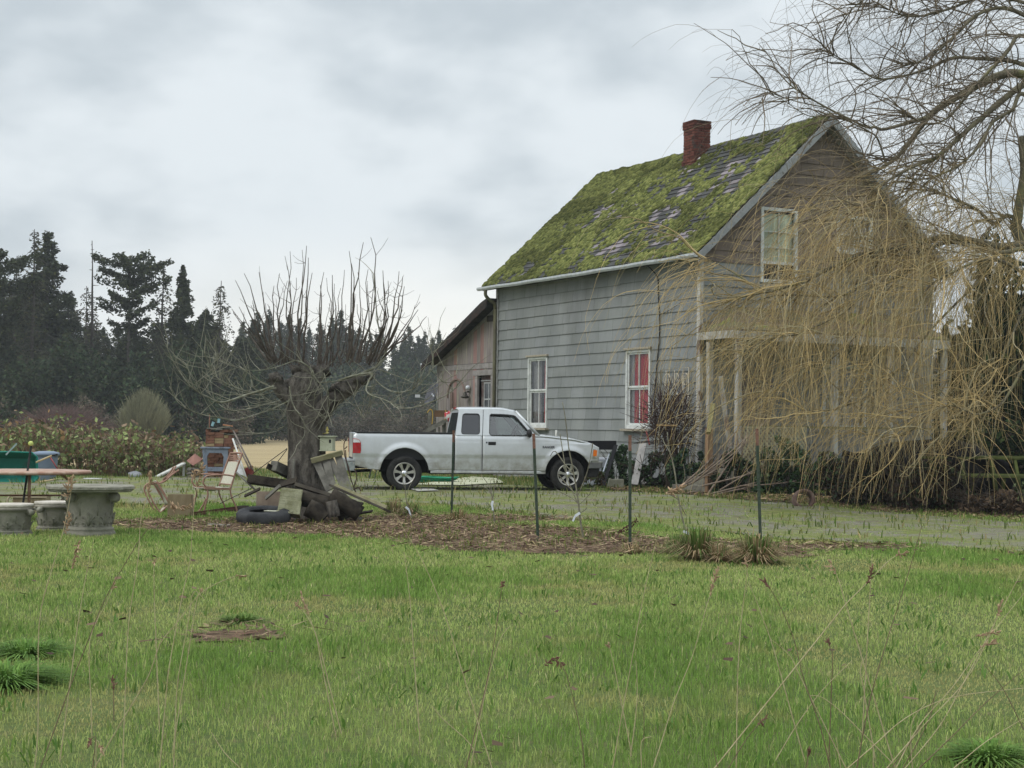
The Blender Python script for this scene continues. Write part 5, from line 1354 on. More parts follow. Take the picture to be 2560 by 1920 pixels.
# knuckles and stub limbs
def limb(pts, r0, r1, m=pbark, nm='limb', dd0=0, dd1=0, n=9, jit=.08, par=None):
    q = [P(px, py, PD + dd0 + (dd1 - dd0) * i / (len(pts) - 1)) for i, (px, py) in enumerate(pts)]; q = smoothpath(q, 4); N = len(q)
    o = MB(); o.tube(q, [max(.004, r0 + (r1 - r0) * i / (N - 1)) for i in range(N)], n, jit=jit)
    o.build(nm, m, par or poll, True, origin=PBs); return q
limb([(775, 1075), (800, 1035), (835, 995), (870, 975), (900, 955)], .17, .07, dd0=-.05, dd1=-.25)
limb([(750, 1010), (722, 990), (700, 968), (690, 945)], .15, .09, dd1=-.1)
limb([(765, 960), (790, 940), (806, 925)], .14, .09, dd1=.2)
for px, py, r_, dd in ((692, 945, .11, -.1), (712, 965, .12, .1), (806, 925, .12, .2), (850, 968, .14, -.2), (898, 950, .10, -.25), (760, 932, .16, 0), (872, 962, .11, .1), (925, 940, .06, -.2)):
    o = MB(); o.blob(P(px, py, PD + dd), (r_, r_, r_ * .8), jit=1.1); o.build('knuckle', pbark, poll, True, origin=PBs)
pale_b = mat('lichen_branch', (.13, .13, .085), (.27, .27, .21), 8, .85, .4, 30, c3=(.10, .09, .06), s3=4)
DRO = [([(840, 1150), (780, 1170), (620, 1220), (480, 1260), (380, 1220), (320, 1190), (250, 1130), (160, 1000), (95, 860)], .030, -.4, -1.0),
 ([(860, 1160), (700, 1190), (560, 1150), (450, 1090), (400, 1010), (350, 900), (275, 810)], .020, -.3, -.9),
 ([(400, 1010), (460, 940), (515, 790)], .009, -.8, -.8),
 ([(350, 900), (350, 1078), (405, 1070)], .006, -.9, -.9),
 ([(950, 1250), (820, 1310), (700, 1350), (580, 1385), (450, 1365), (300, 1330), (180, 1260), (120, 1150)], .020, -.3, -.8),
 ([(320, 1190), (300, 1130), (230, 1000)], .008, -.8, -.9),
 ([(960, 1230), (800, 1270), (640, 1310), (520, 1310), (430, 1240), (385, 1180)], .016, .2, .5),
 ([(940, 1180), (850, 1160), (770, 1130), (700, 1090), (640, 1040), (540, 1000), (440, 960)], .014, .3, .8),
 ([(1110, 1040), (1040, 985), (980, 975), (880, 1010), (780, 1035), (660, 1040)], .018, -.35, -.6),
 ([(950, 1150), (965, 1250), (1000, 1320), (1050, 1400), (1055, 1480), (1030, 1525)], .018, -.35, -.4),
 ([(1110, 1040), (1140, 1110), (1185, 1160), (1150, 1205), (1120, 1250), (1120, 1300), (1150, 1340), (1200, 1370)], .014, -.38, -.4),
 ([(1110, 1040), (1100, 1120), (1065, 1200), (1055, 1270)], .014, -.36, -.36),
 ([(1190, 1060), (1210, 1150), (1225, 1270), (1210, 1340), (1190, 1380)], .013, -.36, -.4),
 ([(1290, 1110), (1400, 1075), (1520, 1060), (1500, 1110), (1480, 1170), (1510, 1210), (1600, 1240), (1700, 1290), (1780, 1300), (1900, 1270), (2050, 1200), (2140, 1110)], .024, -.3, -.9),
 ([(1500, 1050), (1580, 1140), (1680, 1190), (1800, 1170), (1880, 1100), (1940, 1020), (1940, 930), (1925, 890)], .017, -.4, -.7),
 ([(1560, 1030), (1700, 1080), (1830, 1130), (1960, 1130), (2100, 1070)], .012, -.2, -.4),
 ([(1290, 1110), (1450, 1060), (1560, 1005), (1620, 910), (1590, 830), (1560, 700), (1530, 370)], .032, -.2, .2),
 ([(1240, 1130), (1350, 1250), (1500, 1340), (1700, 1350), (1900, 1310), (2020, 1230)], .013, .2, .5),
 ([(1200, 1370), (1300, 1270), (1380, 1260), (1400, 1200)], .009, -.4, -.5),
 ([(760, 1170), (740, 1280), (800, 1360), (900, 1370), (950, 1230)], .010, -.4, -.2),
 ([(620, 1220), (640, 1130), (700, 1160), (790, 1250)], .008, -.5, -.5),
 ([(940, 1400), (860, 1460), (700, 1480)], .008, .1, .3),
 ([(1000, 1200), (880, 1180), (740, 1210), (600, 1180), (480, 1130), (430, 1060), (380, 1030), (220, 1000)], .012, .4, .9),
 ([(1520, 1080), (1440, 1190), (1500, 1260), (1640, 1260), (1800, 1200), (1900, 1210)], .010, .2, .4),
 ([(1540, 1070), (1480, 1350), (1440, 1345)], .006, -.3, -.3),
]
drp = []
for pts, r0, a, b_ in DRO: drp.append((limb([z5(*p) for p in pts], r0 * .62, r0 * .2, pale_b, 'drooping_branch', a, b_, 6, .1), r0))
pr_ = random.Random(5); spr = MB()
for q, r0 in drp:
    for _ in range(int(len(q) * .7)):
        i = pr_.randrange(2, len(q)); p = q[i]; d = (q[min(i + 1, len(q) - 1)] - q[i - 1]).normalized()
        v = d * .5 + Vector((pr_.gauss(0, .5), pr_.gauss(0, .5), pr_.gauss(.45, .4))); ln = pr_.uniform(.12, .75); pts = [p]
        for k in range(4): v = (v + Vector((pr_.gauss(0, .2), pr_.gauss(0, .2), pr_.gauss(.08, .15)))).normalized(); p = p + v * ln / 4; pts.append(p)
        k = pr_.uniform(.6, 1.2); spr.tube(pts, [.006, .005, .004, .003, .002], 4, False, (.22 * k, .215 * k, .16 * k))
spr.build('spurs', attrmat('spur_wood', .85), poll, origin=PBs, colors=True)
# upright shoots; first the tallest as they stand in the photograph
SH = [((925, 1000), (935, 250)), ((945, 1000), (965, 215)), ((930, 980), (960, 420)), ((1010, 1000), (1075, 180)), ((990, 990), (1043, 205)), ((1020, 1000), (1088, 260)), ((1040, 990), (1108, 365)), ((970, 1000), (1010, 400)),
 ((860, 980), (745, 360)), ((820, 960), (650, 370)), ((800, 950), (575, 415)), ((880, 1000), (875, 370)), ((850, 980), (845, 455)), ((905, 1000), (935, 420)), ((830, 990), (600, 600)), ((820, 990), (560, 640)), ((850, 1000), (690, 590)), ((860, 1000), (785, 575)),
 ((1180, 1000), (1187, 360)), ((1190, 990), (1245, 380)), ((1150, 990), (1170, 450)), ((1200, 1000), (1265, 440)), ((1260, 980), (1330, 345)), ((1340, 980), (1375, 215)), ((1350, 980), (1382, 300)), ((1380, 980), (1460, 155)), ((1420, 990), (1512, 120)), ((1400, 990), (1480, 340)), ((1470, 980), (1490, 420)),
 ((1370, 960), (1420, 360)), ((1450, 980), (1530, 365)), ((1480, 990), (1585, 350)), ((1500, 990), (1635, 420)), ((1550, 980), (1700, 355)), ((1600, 900), (1740, 390)), ((1560, 960), (1745, 460)), ((1540, 980), (1605, 430)), ((1610, 900), (1720, 590)), ((1590, 940), (1840, 565)), ((1620, 900), (1895, 665)), ((1560, 1000), (1840, 620)), ((1500, 1000), (1560, 490)), ((1300, 1000), (1300, 470)), ((1230, 1010), (1205, 400))]
sh_m = mat('shoot_bark', (.060, .050, .042), (.11, .092, .075), 12, .8)
srcp = [z5(a[0], a[1]) for a, _ in SH]
def shoot(a, b_, r0):
    dd = pr_.uniform(-.35, .35); p0 = P(*a, PD + dd); p1 = P(*b_, PD + dd * 2.2); L_ = (p1 - p0).length; bow = Vector((pr_.gauss(0, .03), pr_.gauss(0, .03), 0)) * L_
    pts = []
    for k in range(8):
        u = k / 7; w_ = Vector((pr_.gauss(0, .011), pr_.gauss(0, .011), 0)) * L_
        # start out sideways, then turn upwards
        q = p0.lerp(p1, u) + bow * math.sin(u * math.pi) + w_ + Vector(((p0.x - PBs.x) * .06 * math.sin(u * math.pi), 0, 0)); pts.append(q)
    q = MB(); q.tube(pts, [max(.003, r0 * 1.25 * (1 - u / 9)) for u in range(8)], 5, False)
    for _ in range(pr_.randrange(0, 5)):
        k = pr_.randrange(2, 7); p = pts[k]; v = Vector((pr_.gauss(0, .6), pr_.gauss(0, .6), pr_.uniform(0, .6))).normalized() * pr_.uniform(.05, .3); q.tube([p, p + v * .6, p + v + Vector((0, 0, .03))], [.004, .003, .002], 3, False)
    q.build('shoot', sh_m, poll, origin=PBs)
for a, b_ in SH: shoot(z5(*a), z5(*b_), pr_.uniform(.010, .015))
for _ in range(34):
    a = pr_.choice([(pr_.uniform(800, 980), pr_.uniform(940, 1020)), (pr_.uniform(1000, 1300), pr_.uniform(960, 1020)), (pr_.uniform(1250, 1600), pr_.uniform(940, 1010))])
    b_ = (a[0] + (a[0] - 1180) * pr_.uniform(.1, .5) + pr_.gauss(0, 40), pr_.uniform(520, 860)); shoot(z5(*a), z5(*b_), pr_.uniform(.006, .011))
fz = MB()
for _ in range(130):
    a = pr_.choice([(pr_.uniform(800, 980), pr_.uniform(900, 1040)), (pr_.uniform(960, 1320), pr_.uniform(900, 1040)), (pr_.uniform(1230, 1560), pr_.uniform(900, 1040))])
    p = P(*z5(*a), PD + pr_.uniform(-.4, .4)); v = Vector((pr_.gauss(0, .5), pr_.gauss(0, .5), pr_.gauss(.5, .5))).normalized() * pr_.uniform(.08, .4)
    fz.tube([p, p + v * .5 + Vector((0, 0, .02)), p + v], [.005, .0035, .002], 3, False)
fz.build('twiggy_growth', sh_m, poll, origin=PBs)['kind'] = 'stuff'
# ------------------------------------------------------------------ things standing about the yard
greywood = mat('grey_wood', (.11, .105, .09), (.20, .19, .165), 6, .9, .5, 30, stretch=(1, 1, 1), c3=(.15, .16, .07), s3=3, l3=.55, h3=.7)
darkwood = mat('dark_rotten_wood', (.018, .015, .012), (.05, .042, .032), 6, .95, .6, 20)
rustm = mat('rust', (.16, .075, .05), (.24, .13, .09), 12, .85, .3, 40); bronze = mat('bronze_paint', (.27, .15, .11), (.36, .22, .165), 14, .6, .1, c3=(.20, .10, .07), s3=5)
sling = mat('cream_sling', (.42, .40, .32), (.52, .50, .41), 60, .85); ply = mat('old_plywood', (.19, .145, .085), (.29, .235, .15), 3.5, .9, .3, 20, stretch=(1, 1, .3), c3=(.12, .09, .05), s3=2)
def T(name, label, cat, loc, group=None): return thing(name, label, cat, loc, 0, group)
def B(mb, nm, m, t_, smooth=False, bevel=0.0): return mb.build(nm, m, t_, smooth, origin=t_.location, bevel=bevel)

# concrete table and stools
conc = mat('cast_stone', (.20, .19, .155), (.31, .295, .24), 5, .9, .5, 50, c3=(.12, .122, .09), s3=2.5, l3=.45, h3=.7); conc_t = mat('cast_stone_top', (.40, .365, .31), (.52, .48, .42), 6, .85, .3, 50)
def pedestal(name, label, px, py, R, H, rb, cat, stool):
    b0 = G(px, py); t_ = T(name, label, cat, b0); z0 = b0.z - .02
    k = H / .68; e = MB()
    prof = [(rb * 1.20, 0), (rb * 1.20, .045 * k), (rb * 1.17, .07 * k), (rb * 1.09, .095 * k), (rb * 1.12, .105 * k), (rb * 1.10, .125 * k), (rb * 1.02, .14 * k), (rb, .15 * k)]
    e.lathe(prof, 56, (b0.x, b0.y, z0)); B(e, 'base', conc, t_, True)
    e = MB(); prof = [(rb, .15 * k)] + [(rb * (.985 + .05 * math.sin(u * 3.0) + .10 * u ** 3), (.15 + .40 * u) * k) for u in [i / 14 for i in range(15)]] + [(rb * 1.22, .59 * k), (rb * 1.30, .615 * k)]
    def wp(a, z):
        zz = z / k
        l = max(0, math.sin(a * 8)) ** .6 * math.exp(-((zz - .24) / .09) ** 2) * .045 + max(0, math.sin(a * 8 + math.pi)) ** .6 * math.exp(-((zz - .42) / .07) ** 2) * .035
        return 1 + l
    e.lathe(prof, 96, (b0.x, b0.y, z0), None, None, wp); B(e, 'pedestal', conc, t_, True)
    # carved leaves, scrolls and corner volutes
    e = MB()
    for i in range(8):
        a = 2 * math.pi * i / 8 + .2
        def cp(rr, aa, z): return Vector((b0.x + rr * math.cos(aa), b0.y + rr * math.sin(aa), z0 + z * k))
        e.tube([cp(rb * 1.0, a, .17), cp(rb * 1.05, a, .25), cp(rb * 1.10, a, .31), cp(rb * 1.16, a, .33), cp(rb * 1.15, a, .315)], [.016 * k, .02 * k, .016 * k, .016 * k, .008], 6)
        for s_ in (-1, 1):
            e.tube([cp(rb * 1.01, a + s_ * .05, .18), cp(rb * 1.05, a + s_ * .13, .25), cp(rb * 1.08, a + s_ * .22, .29), cp(rb * 1.06, a + s_ * .26, .27)], .008 * k, 5)
            e.tube([cp(rb * 1.03, a + s_ * (.22 + .07 * math.cos(q)), .185 + .022 * math.sin(q)) for q in [j * .8 for j in range(8)]], .006 * k, 5)
        e.tube([cp(rb * 1.02, a + .39, .30), cp(rb * 1.06, a + .39, .40), cp(rb * 1.13, a + .39, .47), cp(rb * 1.18, a + .39, .475)], [.012 * k, .018 * k, .014 * k, .006 * k], 6)
    B(e, 'carved_leaves', conc, t_, True)
    for i in range(4):
        a = math.pi / 4 + i * math.pi / 2 + .35; e = MB()
        c = Vector((b0.x + rb * 1.42 * math.cos(a), b0.y + rb * 1.42 * math.sin(a), z0 + .545 * k)); ax = Matrix.Rotation(a + math.pi / 2, 3, 'Z') @ Matrix.Rotation(rad(90), 3, 'Y')
        e.lathe([(0, -.05 * k), (.06 * k, -.05 * k), (.07 * k, 0), (.06 * k, .05 * k), (0, .05 * k)], 18, c, ax); e.beam(c + Vector((0, 0, .02)), Vector((b0.x + rb * .9 * math.cos(a), b0.y + rb * .9 * math.sin(a), z0 + .55 * k)), .09 * k, .10 * k)
        B(e, 'volute', conc, t_, True)
    e = MB(); zt = .615 * k; hh = .065 if not stool else .05
    pr = [(0, zt), (R * .93, zt), (R * .96, zt + .012), (R * .955, zt + .025), (R, zt + .035), (R, zt + hh), (R * .975, zt + hh + .012), (R * .93, zt + hh + .006), (0, zt + hh + .006)]
    e.lathe(pr, 72, (b0.x, b0.y, z0), None, None, lambda a, z: 1 + (.006 * (1 if int(a * 60) % 2 else -1) if (zt + .02) < z < (zt + hh - .005) else 0)); B(e, 'table_top' if not stool else 'seat', conc_t if stool else conc, t_)
    return t_
pedestal('concrete_table', 'round carved concrete pedestal table on the lawn', 224, 1338, .53, .62, .262, 'table', False)
pedestal('concrete_stool', 'carved concrete stool cut by the left edge of the photo', 24, 1336, .285, .37, .235, 'stool', True)
pedestal('concrete_stool', 'carved concrete stool half hidden behind the concrete table', 136, 1325, .255, .36, .20, 'stool', True)
wp_ = G(226, 1337); pl = T('white_plate', 'small white plate lying on the concrete table', 'plate', (wp_.x, wp_.y + .05, wp_.z + .685)); e = MB(); e.lathe([(0, 0), (.09, 0), (.12, .012), (.09, .006), (0, .006)], 30, pl.location); B(e, 'plate_dish', mat('white_glaze', (.7, .7, .68), rough=.3), pl, True)

# metal patio table
c0 = GD(78, 22.4); zt = .64; pt_ = T('patio_table', 'round patio table with rusty brown rim and curved metal legs behind the concrete stools', 'table', c0)
e = MB(); e.lathe([(0, zt - .012), (.79, zt - .03), (.83, zt - .035), (.845, zt - .02), (.845, zt), (.83, zt + .012), (0, zt + .015)], 60, (c0.x, c0.y, 0)); B(e, 'tabletop', mat('patio_table_rim', (.30, .17, .12), (.42, .31, .24), 8, .6), pt_, True)
for i in range(4):
    a = .3 + i * math.pi / 2; e = MB(); d = Vector((math.cos(a), math.sin(a), 0)); cc = Vector((c0.x, c0.y, 0))
    e.tube(smoothpath([cc + d * .40 + Vector((0, 0, zt - .03)), cc + d * .55 + Vector((0, 0, zt - .16)), cc + d * .50 + Vector((0, 0, .3)), cc + d * .42 + Vector((0, 0, .16)), cc + d * .62 + Vector((0, 0, -.05))], 4), .018, 7); B(e, 'leg', bronze, pt_, True)
e = MB(); e.tube([cc + Vector((.5 * math.cos(.3), .5 * math.sin(.3), .30)), cc - Vector((.5 * math.cos(.3), .5 * math.sin(.3), -.30))], .014, 6); e.tube([cc + Vector((-.5 * math.sin(.3), .5 * math.cos(.3), .31)), cc - Vector((-.5 * math.sin(.3), .5 * math.cos(.3), -.31))], .014, 6); B(e, 'stretcher', rustm, pt_)
# pole with a yellow ball
p0 = P(58, 1256, 21.9); p1 = P(78, 1112, 22.1); po = T('black_pole', 'leaning black pole with a yellow green ball on its tip', 'pole', p0); e = MB(); e.tube([p0 + (p0 - p1) * .25, p0, p1], .016, 8); B(e, 'shaft', blackp, po)
e = MB(); e.blob(P(77, 1109, 22.1), .037, jit=.0); B(e, 'ball', mat('tennis_ball', (.42, .48, .12), (.5, .55, .2), 20, .95), po, True)
# tan box and bin behind the table
c0 = GD(86, 24.4); bx_ = T('tan_box', 'tan weathered wooden box with a rounded end on the grass under the patio table', 'box', c0); e = MB(); e.bx(c0.x - .26, c0.x + .24, c0.y - .12, c0.y + .16, c0.z - .02, c0.z + .27); B(e, 'panels', ply, bx_, bevel=.01)
e = MB(); e.tube([Vector((c0.x - .27, c0.y - .13, c0.z + .14)) + Vector((-.07 * math.sin(a), 0, .13 * math.cos(a))) for a in [k * .4 for k in range(-1, 9)]], .015, 6); e.bx(c0.x - .28, c0.x + .26, c0.y - .14, c0.y - .125, c0.z + .24, c0.z + .29); B(e, 'rim', mat('pale_box_rim', (.36, .29, .2), (.42, .36, .26), 5, .85), bx_)
# trash bin
c0 = G(114, 1202); tb = T('trash_bin', 'blue grey plastic trash bin with lid standing before the brambles', 'bin', c0); e = MB()
def sq(a, z): return 1 + .07 * abs(math.sin(2 * a)) ** 2
e.lathe([(.19, 0), (.20, .02), (.245, .53), (.25, .55)], 40, c0, None, None, sq); B(e, 'bin_body', mat('bin_plastic', (.16, .20, .27), (.20, .245, .31), 3, .5), tb, True)
e = MB(); e.lathe([(.27, .53), (.275, .57), (.26, .60), (.15, .625), (0, .63)], 40, c0, None, None, sq); B(e, 'lid', mat('bin_lid', (.17, .215, .28), rough=.5), tb, True)
# wheelbarrow tipped with its green tub towards the camera
wb = T('wheelbarrow', 'green wheelbarrow lying tipped at the left edge with its hollow tub facing out', 'wheelbarrow', G(30, 1208)); wl = wb.location; e = MB(); green_p = mat('green_plastic', (.012, .15, .115), (.02, .19, .15), 3, .45, c3=(.02, .08, .06), s3=2)
rim = [(-.62, -.02, .62), (.0, -.04, .63), (.40, -.04, .62), (.50, -.02, .54), (.52, 0, .10), (.44, .02, .03), (0, .03, .0), (-.62, .02, -.01)]
inn = [(-.55, .33, .50), (.0, .34, .50), (.26, .34, .50), (.33, .34, .44), (.34, .34, .16), (.28, .34, .12), (0, .34, .10), (-.55, .34, .10)]
V = [Vector(wl) + Vector(p) for p in rim + inn]; e.add(V, [(i, (i + 1) % 8, 8 + (i + 1) % 8, 8 + i) for i in range(8)] + [tuple(range(8, 16))])
tub = B(e, 'tub', green_p, wb); md = tub.modifiers.new('t', 'SOLIDIFY'); md.thickness = .012
e = MB(); e.tube([Vector(wl) + Vector(p) for p in rim[:7]], .018, 6, True); B(e, 'tub_rim', green_p, wb, True)
for s_ in (0, 1): e = MB(); a0 = Vector(wl) + Vector((-.1 + .35 * s_, .3, .3)); e.beam(a0 + Vector((-.6, .15, .2)), a0 + Vector((.05, .10, .1)), .035, .035); B(e, 'handle', greywood, wb)
e = MB(); e.lathe([(.10, -.035), (.165, -.04), (.175, 0), (.165, .04), (.10, .035)], 24, Vector(wl) + Vector((-.45, .55, .2)), Matrix.Rotation(rad(80), 3, 'X')); B(e, 'tyre', rubber, wb, True)
e = MB(); e.beam(Vector(wl) + Vector((-.12, -.05, .57)), Vector(wl) + Vector((.08, 0, .80)), .05, .03); tg_ = T('grey_tool', 'pale grey tool grip sticking up from the green wheelbarrow', 'tool', Vector(wl) + Vector((-.1, 0, .55))); B(e, 'grip', mat('pale_teal_metal', (.28, .36, .36), rough=.5), tg_)
def stick(name, label, cat, a, b_, r, m, nm='shaft', ext=None, group=None):
    t_ = T(name, label, cat, a, group); e = MB(); e.tube([a, b_], r, 7); B(e, nm, m, t_, True)
    if ext: e = MB(); e.tube([ext[0], ext[1]], ext[2], 7); B(e, ext[4], ext[3], t_, True)
    return t_
paleh = mat('pale_handle_wood', (.42, .32, .17), (.5, .4, .24), 9, .7)
stick('wooden_tool', 'pale wooden tool handle with black grip leaning across the trash bin', 'tool', P(90, 1156, 32.0), P(130, 1139, 32.0), .020, paleh, 'shaft', (P(130, 1139, 32.0), P(144, 1136, 32.0), .018, blackp, 'grip'))
stick('wooden_tool', 'pale wooden stick lying at the foot of the trash bin', 'tool', P(100, 1205, 31.9), P(138, 1198, 32.0), .014, paleh)
stick('red_hose', 'dull red tube running down beside the trash bin', 'tube', P(126, 1144, 32.2), P(146, 1176, 32.1), .014, mat('dull_red', (.22, .05, .05), rough=.6))

# sling chairs
def chair(name, label, px, py, hgt, rot, tip=None):
    b0 = G(px, py); t_ = thing(name, label, 'chair', b0, rot); k = hgt
    def tb_(pts, nm, r=.013, m=bronze): e = MB(); e.tube(smoothpath(pts, 4), r, 7); e.build(nm, m, t_, True)
    W2 = .25
    for s_ in (-1, 1):
        y = s_ * W2
        tb_([(.0, y, .40), (-.07, y, .62), (-.13, y, .80), (-.20, y, .98)], 'back_post', .015)
        tb_([(-.13, y, 0), (-.10, y, .12), (-.02, y, .28), (.0, y, .40)], 'leg')
        tb_([(.44, y, .0), (.42, y, .14), (.38, y, .30), (.40, y, .42), (.46, y, .50), (.44, y, .58), (.36, y, .62), (.1, y, .63), (-.08, y, .60)], 'arm_and_leg', .014)
        tb_([(.52, y * .6, 0), (.44, y * .8, .14), (.41, y, .25)], 'leg')
        e = MB(); e.beam((0, y, .40), (.44, y, .42), .03, .035); e.build('seat_rail', bronze, t_)
    e = MB()
    for z_, x_ in ((.97, -.20), (.93, -.186), (.90, -.177), (.87, -.168), (.835, -.158), (.47, -.02)): e.tube([(x_, -W2, z_), (x_ - .01, 0, z_ + (.008 if z_ > .95 else 0)), (x_, W2, z_)], .010 if z_ < .95 else .015, 6)
    e.build('top_rail', bronze, t_, True); e = MB(); e.bx(-.185, -.175, -.07, .07, .85, .95); e.build('back_plate', bronze, t_)
    e = MB(); e.add([(-.02, -W2 + .02, .48), (-.02, W2 - .02, .48), (-.155, W2 - .02, .835), (-.155, -W2 + .02, .835)], [(0, 1, 2, 3)]); o = e.build('back_sling', sling, t_); md = o.modifiers.new('t', 'SOLIDIFY'); md.thickness = .01
    V = []; n = 10
    for i in range(n + 1):
        x = .0 + .46 * i / n; V += [(x, -W2 + .02, .42 - .035 * math.sin(math.pi * i / n)), (x, 0, .405 - .045 * math.sin(math.pi * i / n)), (x, W2 - .02, .42 - .035 * math.sin(math.pi * i / n))]
    o = meshobj('seat_sling', V, [(3 * i + j, 3 * i + j + 1, 3 * i + j + 4, 3 * i + j + 3) for i in range(n) for j in range(2)], sling, t_, smooth=True); md = o.modifiers.new('t', 'SOLIDIFY'); md.thickness = .01
    if tip: t_.rotation_euler = tip
    return t_
ch1 = chair('sling_chair', 'upright bronze framed chair with cream fabric sling left of the pollarded tree', 560, 1283, 1, rad(212)); ch1.scale = (.95, .95, .95)
ch2 = chair('sling_chair', 'toppled bronze framed chair with cream sling lying behind the plywood box', 478, 1290, 1, 0); ch2.location = G(468, 1282) + Vector((0, .1, .30)); ch2.rotation_euler = (rad(8), rad(-118), rad(12)); ch2.scale = (.9, .9, .9)
# plywood box in front of the toppled chair
c0 = G(447, 1296); pb = T('plywood_box', 'stained plywood box standing on the grass in front of the toppled chair', 'box', c0); e = MB()
e.box(c0 + Vector((0, .0, .17)), (.33, .02, .36), Matrix.Rotation(rad(8), 3, 'Z')); e.box(c0 + Vector((-.165, .12, .165)), (.02, .26, .34), Matrix.Rotation(rad(8), 3, 'Z')); e.box(c0 + Vector((.16, .16, .17)), (.02, .27, .36), Matrix.Rotation(rad(8), 3, 'Z')); e.box(c0 + Vector((-.03, .28, .17)), (.33, .02, .35), Matrix.Rotation(rad(8), 3, 'Z')); B(e, 'panels', ply, pb)
e = MB(); a0 = G(462, 1296, -.03); a1 = G(596, 1282, -.05); e.beam(a0, a1, .07, .035); e.beam(a0 + Vector((0, .04, .02)), a1 + Vector((0, .04, .03)), .008, .05); rb2 = T('rusty_beam', 'long rusty steel bar lying on the soil below the upright chair', 'beam', a0); B(e, 'bar', mat('dark_rust', (.07, .03, .022), (.12, .055, .04), 9, .85), rb2)

# bricks stacked behind a grey plastic stand
ST = G(540, 1196); bstk = 'reddish old bricks stacked behind the grey plastic stand'
bmesh_b = MB(); bmesh_b.box((0, 0, 0), (.205, .10, .062)); proto = bmesh_b.build('brick', mat('old_brick', (.115, .055, .038), (.20, .10, .066), 7, .95, .5, 30, c3=(.28, .20, .12), s3=2.3, l3=.62, h3=.70), None, bevel=.005)
proto2 = proto.copy(); proto2.data = proto.data.copy(); proto2.data.materials[0] = mat('tan_brick', (.22, .16, .08), (.30, .23, .13), 7, .95, .5, 30); COL.objects.link(proto2)
br_ = random.Random(3); first = {0: True, 1: True}
rows = 17
for k in range(rows):
    z = ST.z + .035 + k * .066; y0 = ST.y + .34; x = ST.x - .31; header = (k % 3 == 1)
    while x < ST.x + .30:
        endon = br_.random() < .35; w_ = .10 if endon else .205
        q = 1 if br_.random() < .10 else 0
        if k > rows - 3 and br_.random() < .25: x += w_ + .006; continue
        o = (proto if q == 0 else proto2)
        if first[q]: first[q] = False
        else: o = o.copy(); COL.objects.link(o)
        o.location = (x + w_ / 2 + br_.uniform(-.004, .004), y0 + br_.uniform(-.014, .014) + (.05 if endon else 0), z); o.rotation_euler = (0, br_.uniform(-.01, .01), rad(90) if endon else br_.uniform(-.03, .03))
        hz_ = 'low' if k < 6 else 'middle' if k < 12 else 'top'
        tag(o, ('tan yellow brick' if q else 'reddish brown brick') + ' in the ' + hz_ + ' courses of the brick stack', 'brick', bstk); x += w_ + .007
c0 = ST + Vector((0, .48, 0)); e = MB(); e.bx(c0.x - .28, c0.x + .28, c0.y - .06, c0.y + .12, c0.z, c0.z + 1.10); bb = T('old_post_block', 'dark wooden block behind the brick stack', 'post', c0); B(e, 'block', darkwood, bb)
sx0, sy0, sz0 = ST.x - .02, ST.y, ST.z; st_ = T('plastic_stand', 'grey plastic trestle stand in front of the brick stack', 'stand', ST); gp = mat('grey_plastic', (.13, .155, .20), (.19, .22, .27), 5, .5, c3=(.10, .11, .13), s3=8)
e = MB(); e.bx(sx0 - .34, sx0 + .33, sy0 - .06, sy0 + .12, sz0 + .68, sz0 + .72); e.bx(sx0 - .30, sx0 + .29, sy0 - .03, sy0 + .02, sz0 + .58, sz0 + .68); B(e, 'top', gp, st_, bevel=.008)
for s_ in (-1, 1):
    e = MB(); e.prism([(sx0 + s_ * .29, sy0 - .03, sz0 + .60), (sx0 + s_ * .13, sy0 - .03, sz0 + .60), (sx0 + s_ * .19, sy0 - .03, sz0 + .50), (sx0 + s_ * .17, sy0 - .03, sz0), (sx0 + s_ * .27, sy0 - .03, sz0)], (0, .06, 0)); B(e, 'leg', gp, st_, bevel=.006)
e = MB(); e.bx(sx0 - .18, sx0 + .18, sy0 - .02, sy0 + .02, sz0 + .16, sz0 + .26); B(e, 'cross_bar', gp, st_, bevel=.006)
zt = ST.z + .035 + rows * .066
for i, (dx, ln, a, m, lb) in enumerate([(-.10, .36, 4, greywood, 'short grey board lying on top of the brick stack'), (.12, .34, -6, greywood, 'second grey board end on top of the brick stack'), (.20, .22, 8, mat('orange_board', (.36, .18, .10), rough=.85), 'short reddish board at the right of the brick stack top')]):
    c_ = Vector((ST.x + dx, ST.y + .30, zt - .02 + .04 * i)); t_ = T('board_scrap', lb, 'board', c_); e = MB(); e.box(c_, (ln, .12, .028), Matrix.Rotation(rad(a), 3, 'Y')); B(e, 'board', m, t_)
for i, (px, py, a, lb) in enumerate([(532, 1060, 20, 'pale blue block tilted at the left end of the brick stack top'), (547, 1052, 5, 'pale blue block standing upright on the brick stack')]):
    c_ = P(px, py, ST.y + .3); t_ = T('blue_block', lb, 'block', c_); e = MB(); e.box(c_, (.055, .05, .10), Matrix.Rotation(rad(a), 3, 'Y')); B(e, 'block', mat('pale_blue', (.17, .33, .38), (.25, .40, .44), 9, .7), t_)
D = ST.y
stick('iron_rod', 'rusty upright rod rising from the left of the brick stack', 'rod', P(523, 1100, D + .3), P(524, 1036, D + .3), .012, rustm)
stick('leaning_pole', 'white pole leaning on the right side of the brick stack', 'pole', P(615, 1193, D - .6), P(582, 1097, D + .1), .022, mat('pale_pole', (.45, .45, .43), (.55, .55, .52), 6, .6))
stick('leaning_pole', 'upper brown pole leaning from the brick stack top to the ground', 'pole', P(632, 1175, D - .4), P(583, 1076, D + .3), .020, mat('brown_pole', (.13, .11, .095), (.2, .17, .15), 6, .8))
stick('leaning_pole', 'lower brown pole leaning beside the white pole', 'pole', P(624, 1172, D - .5), P(588, 1100, D + .2), .020, mat('brown_pole', (0, 0, 0)))
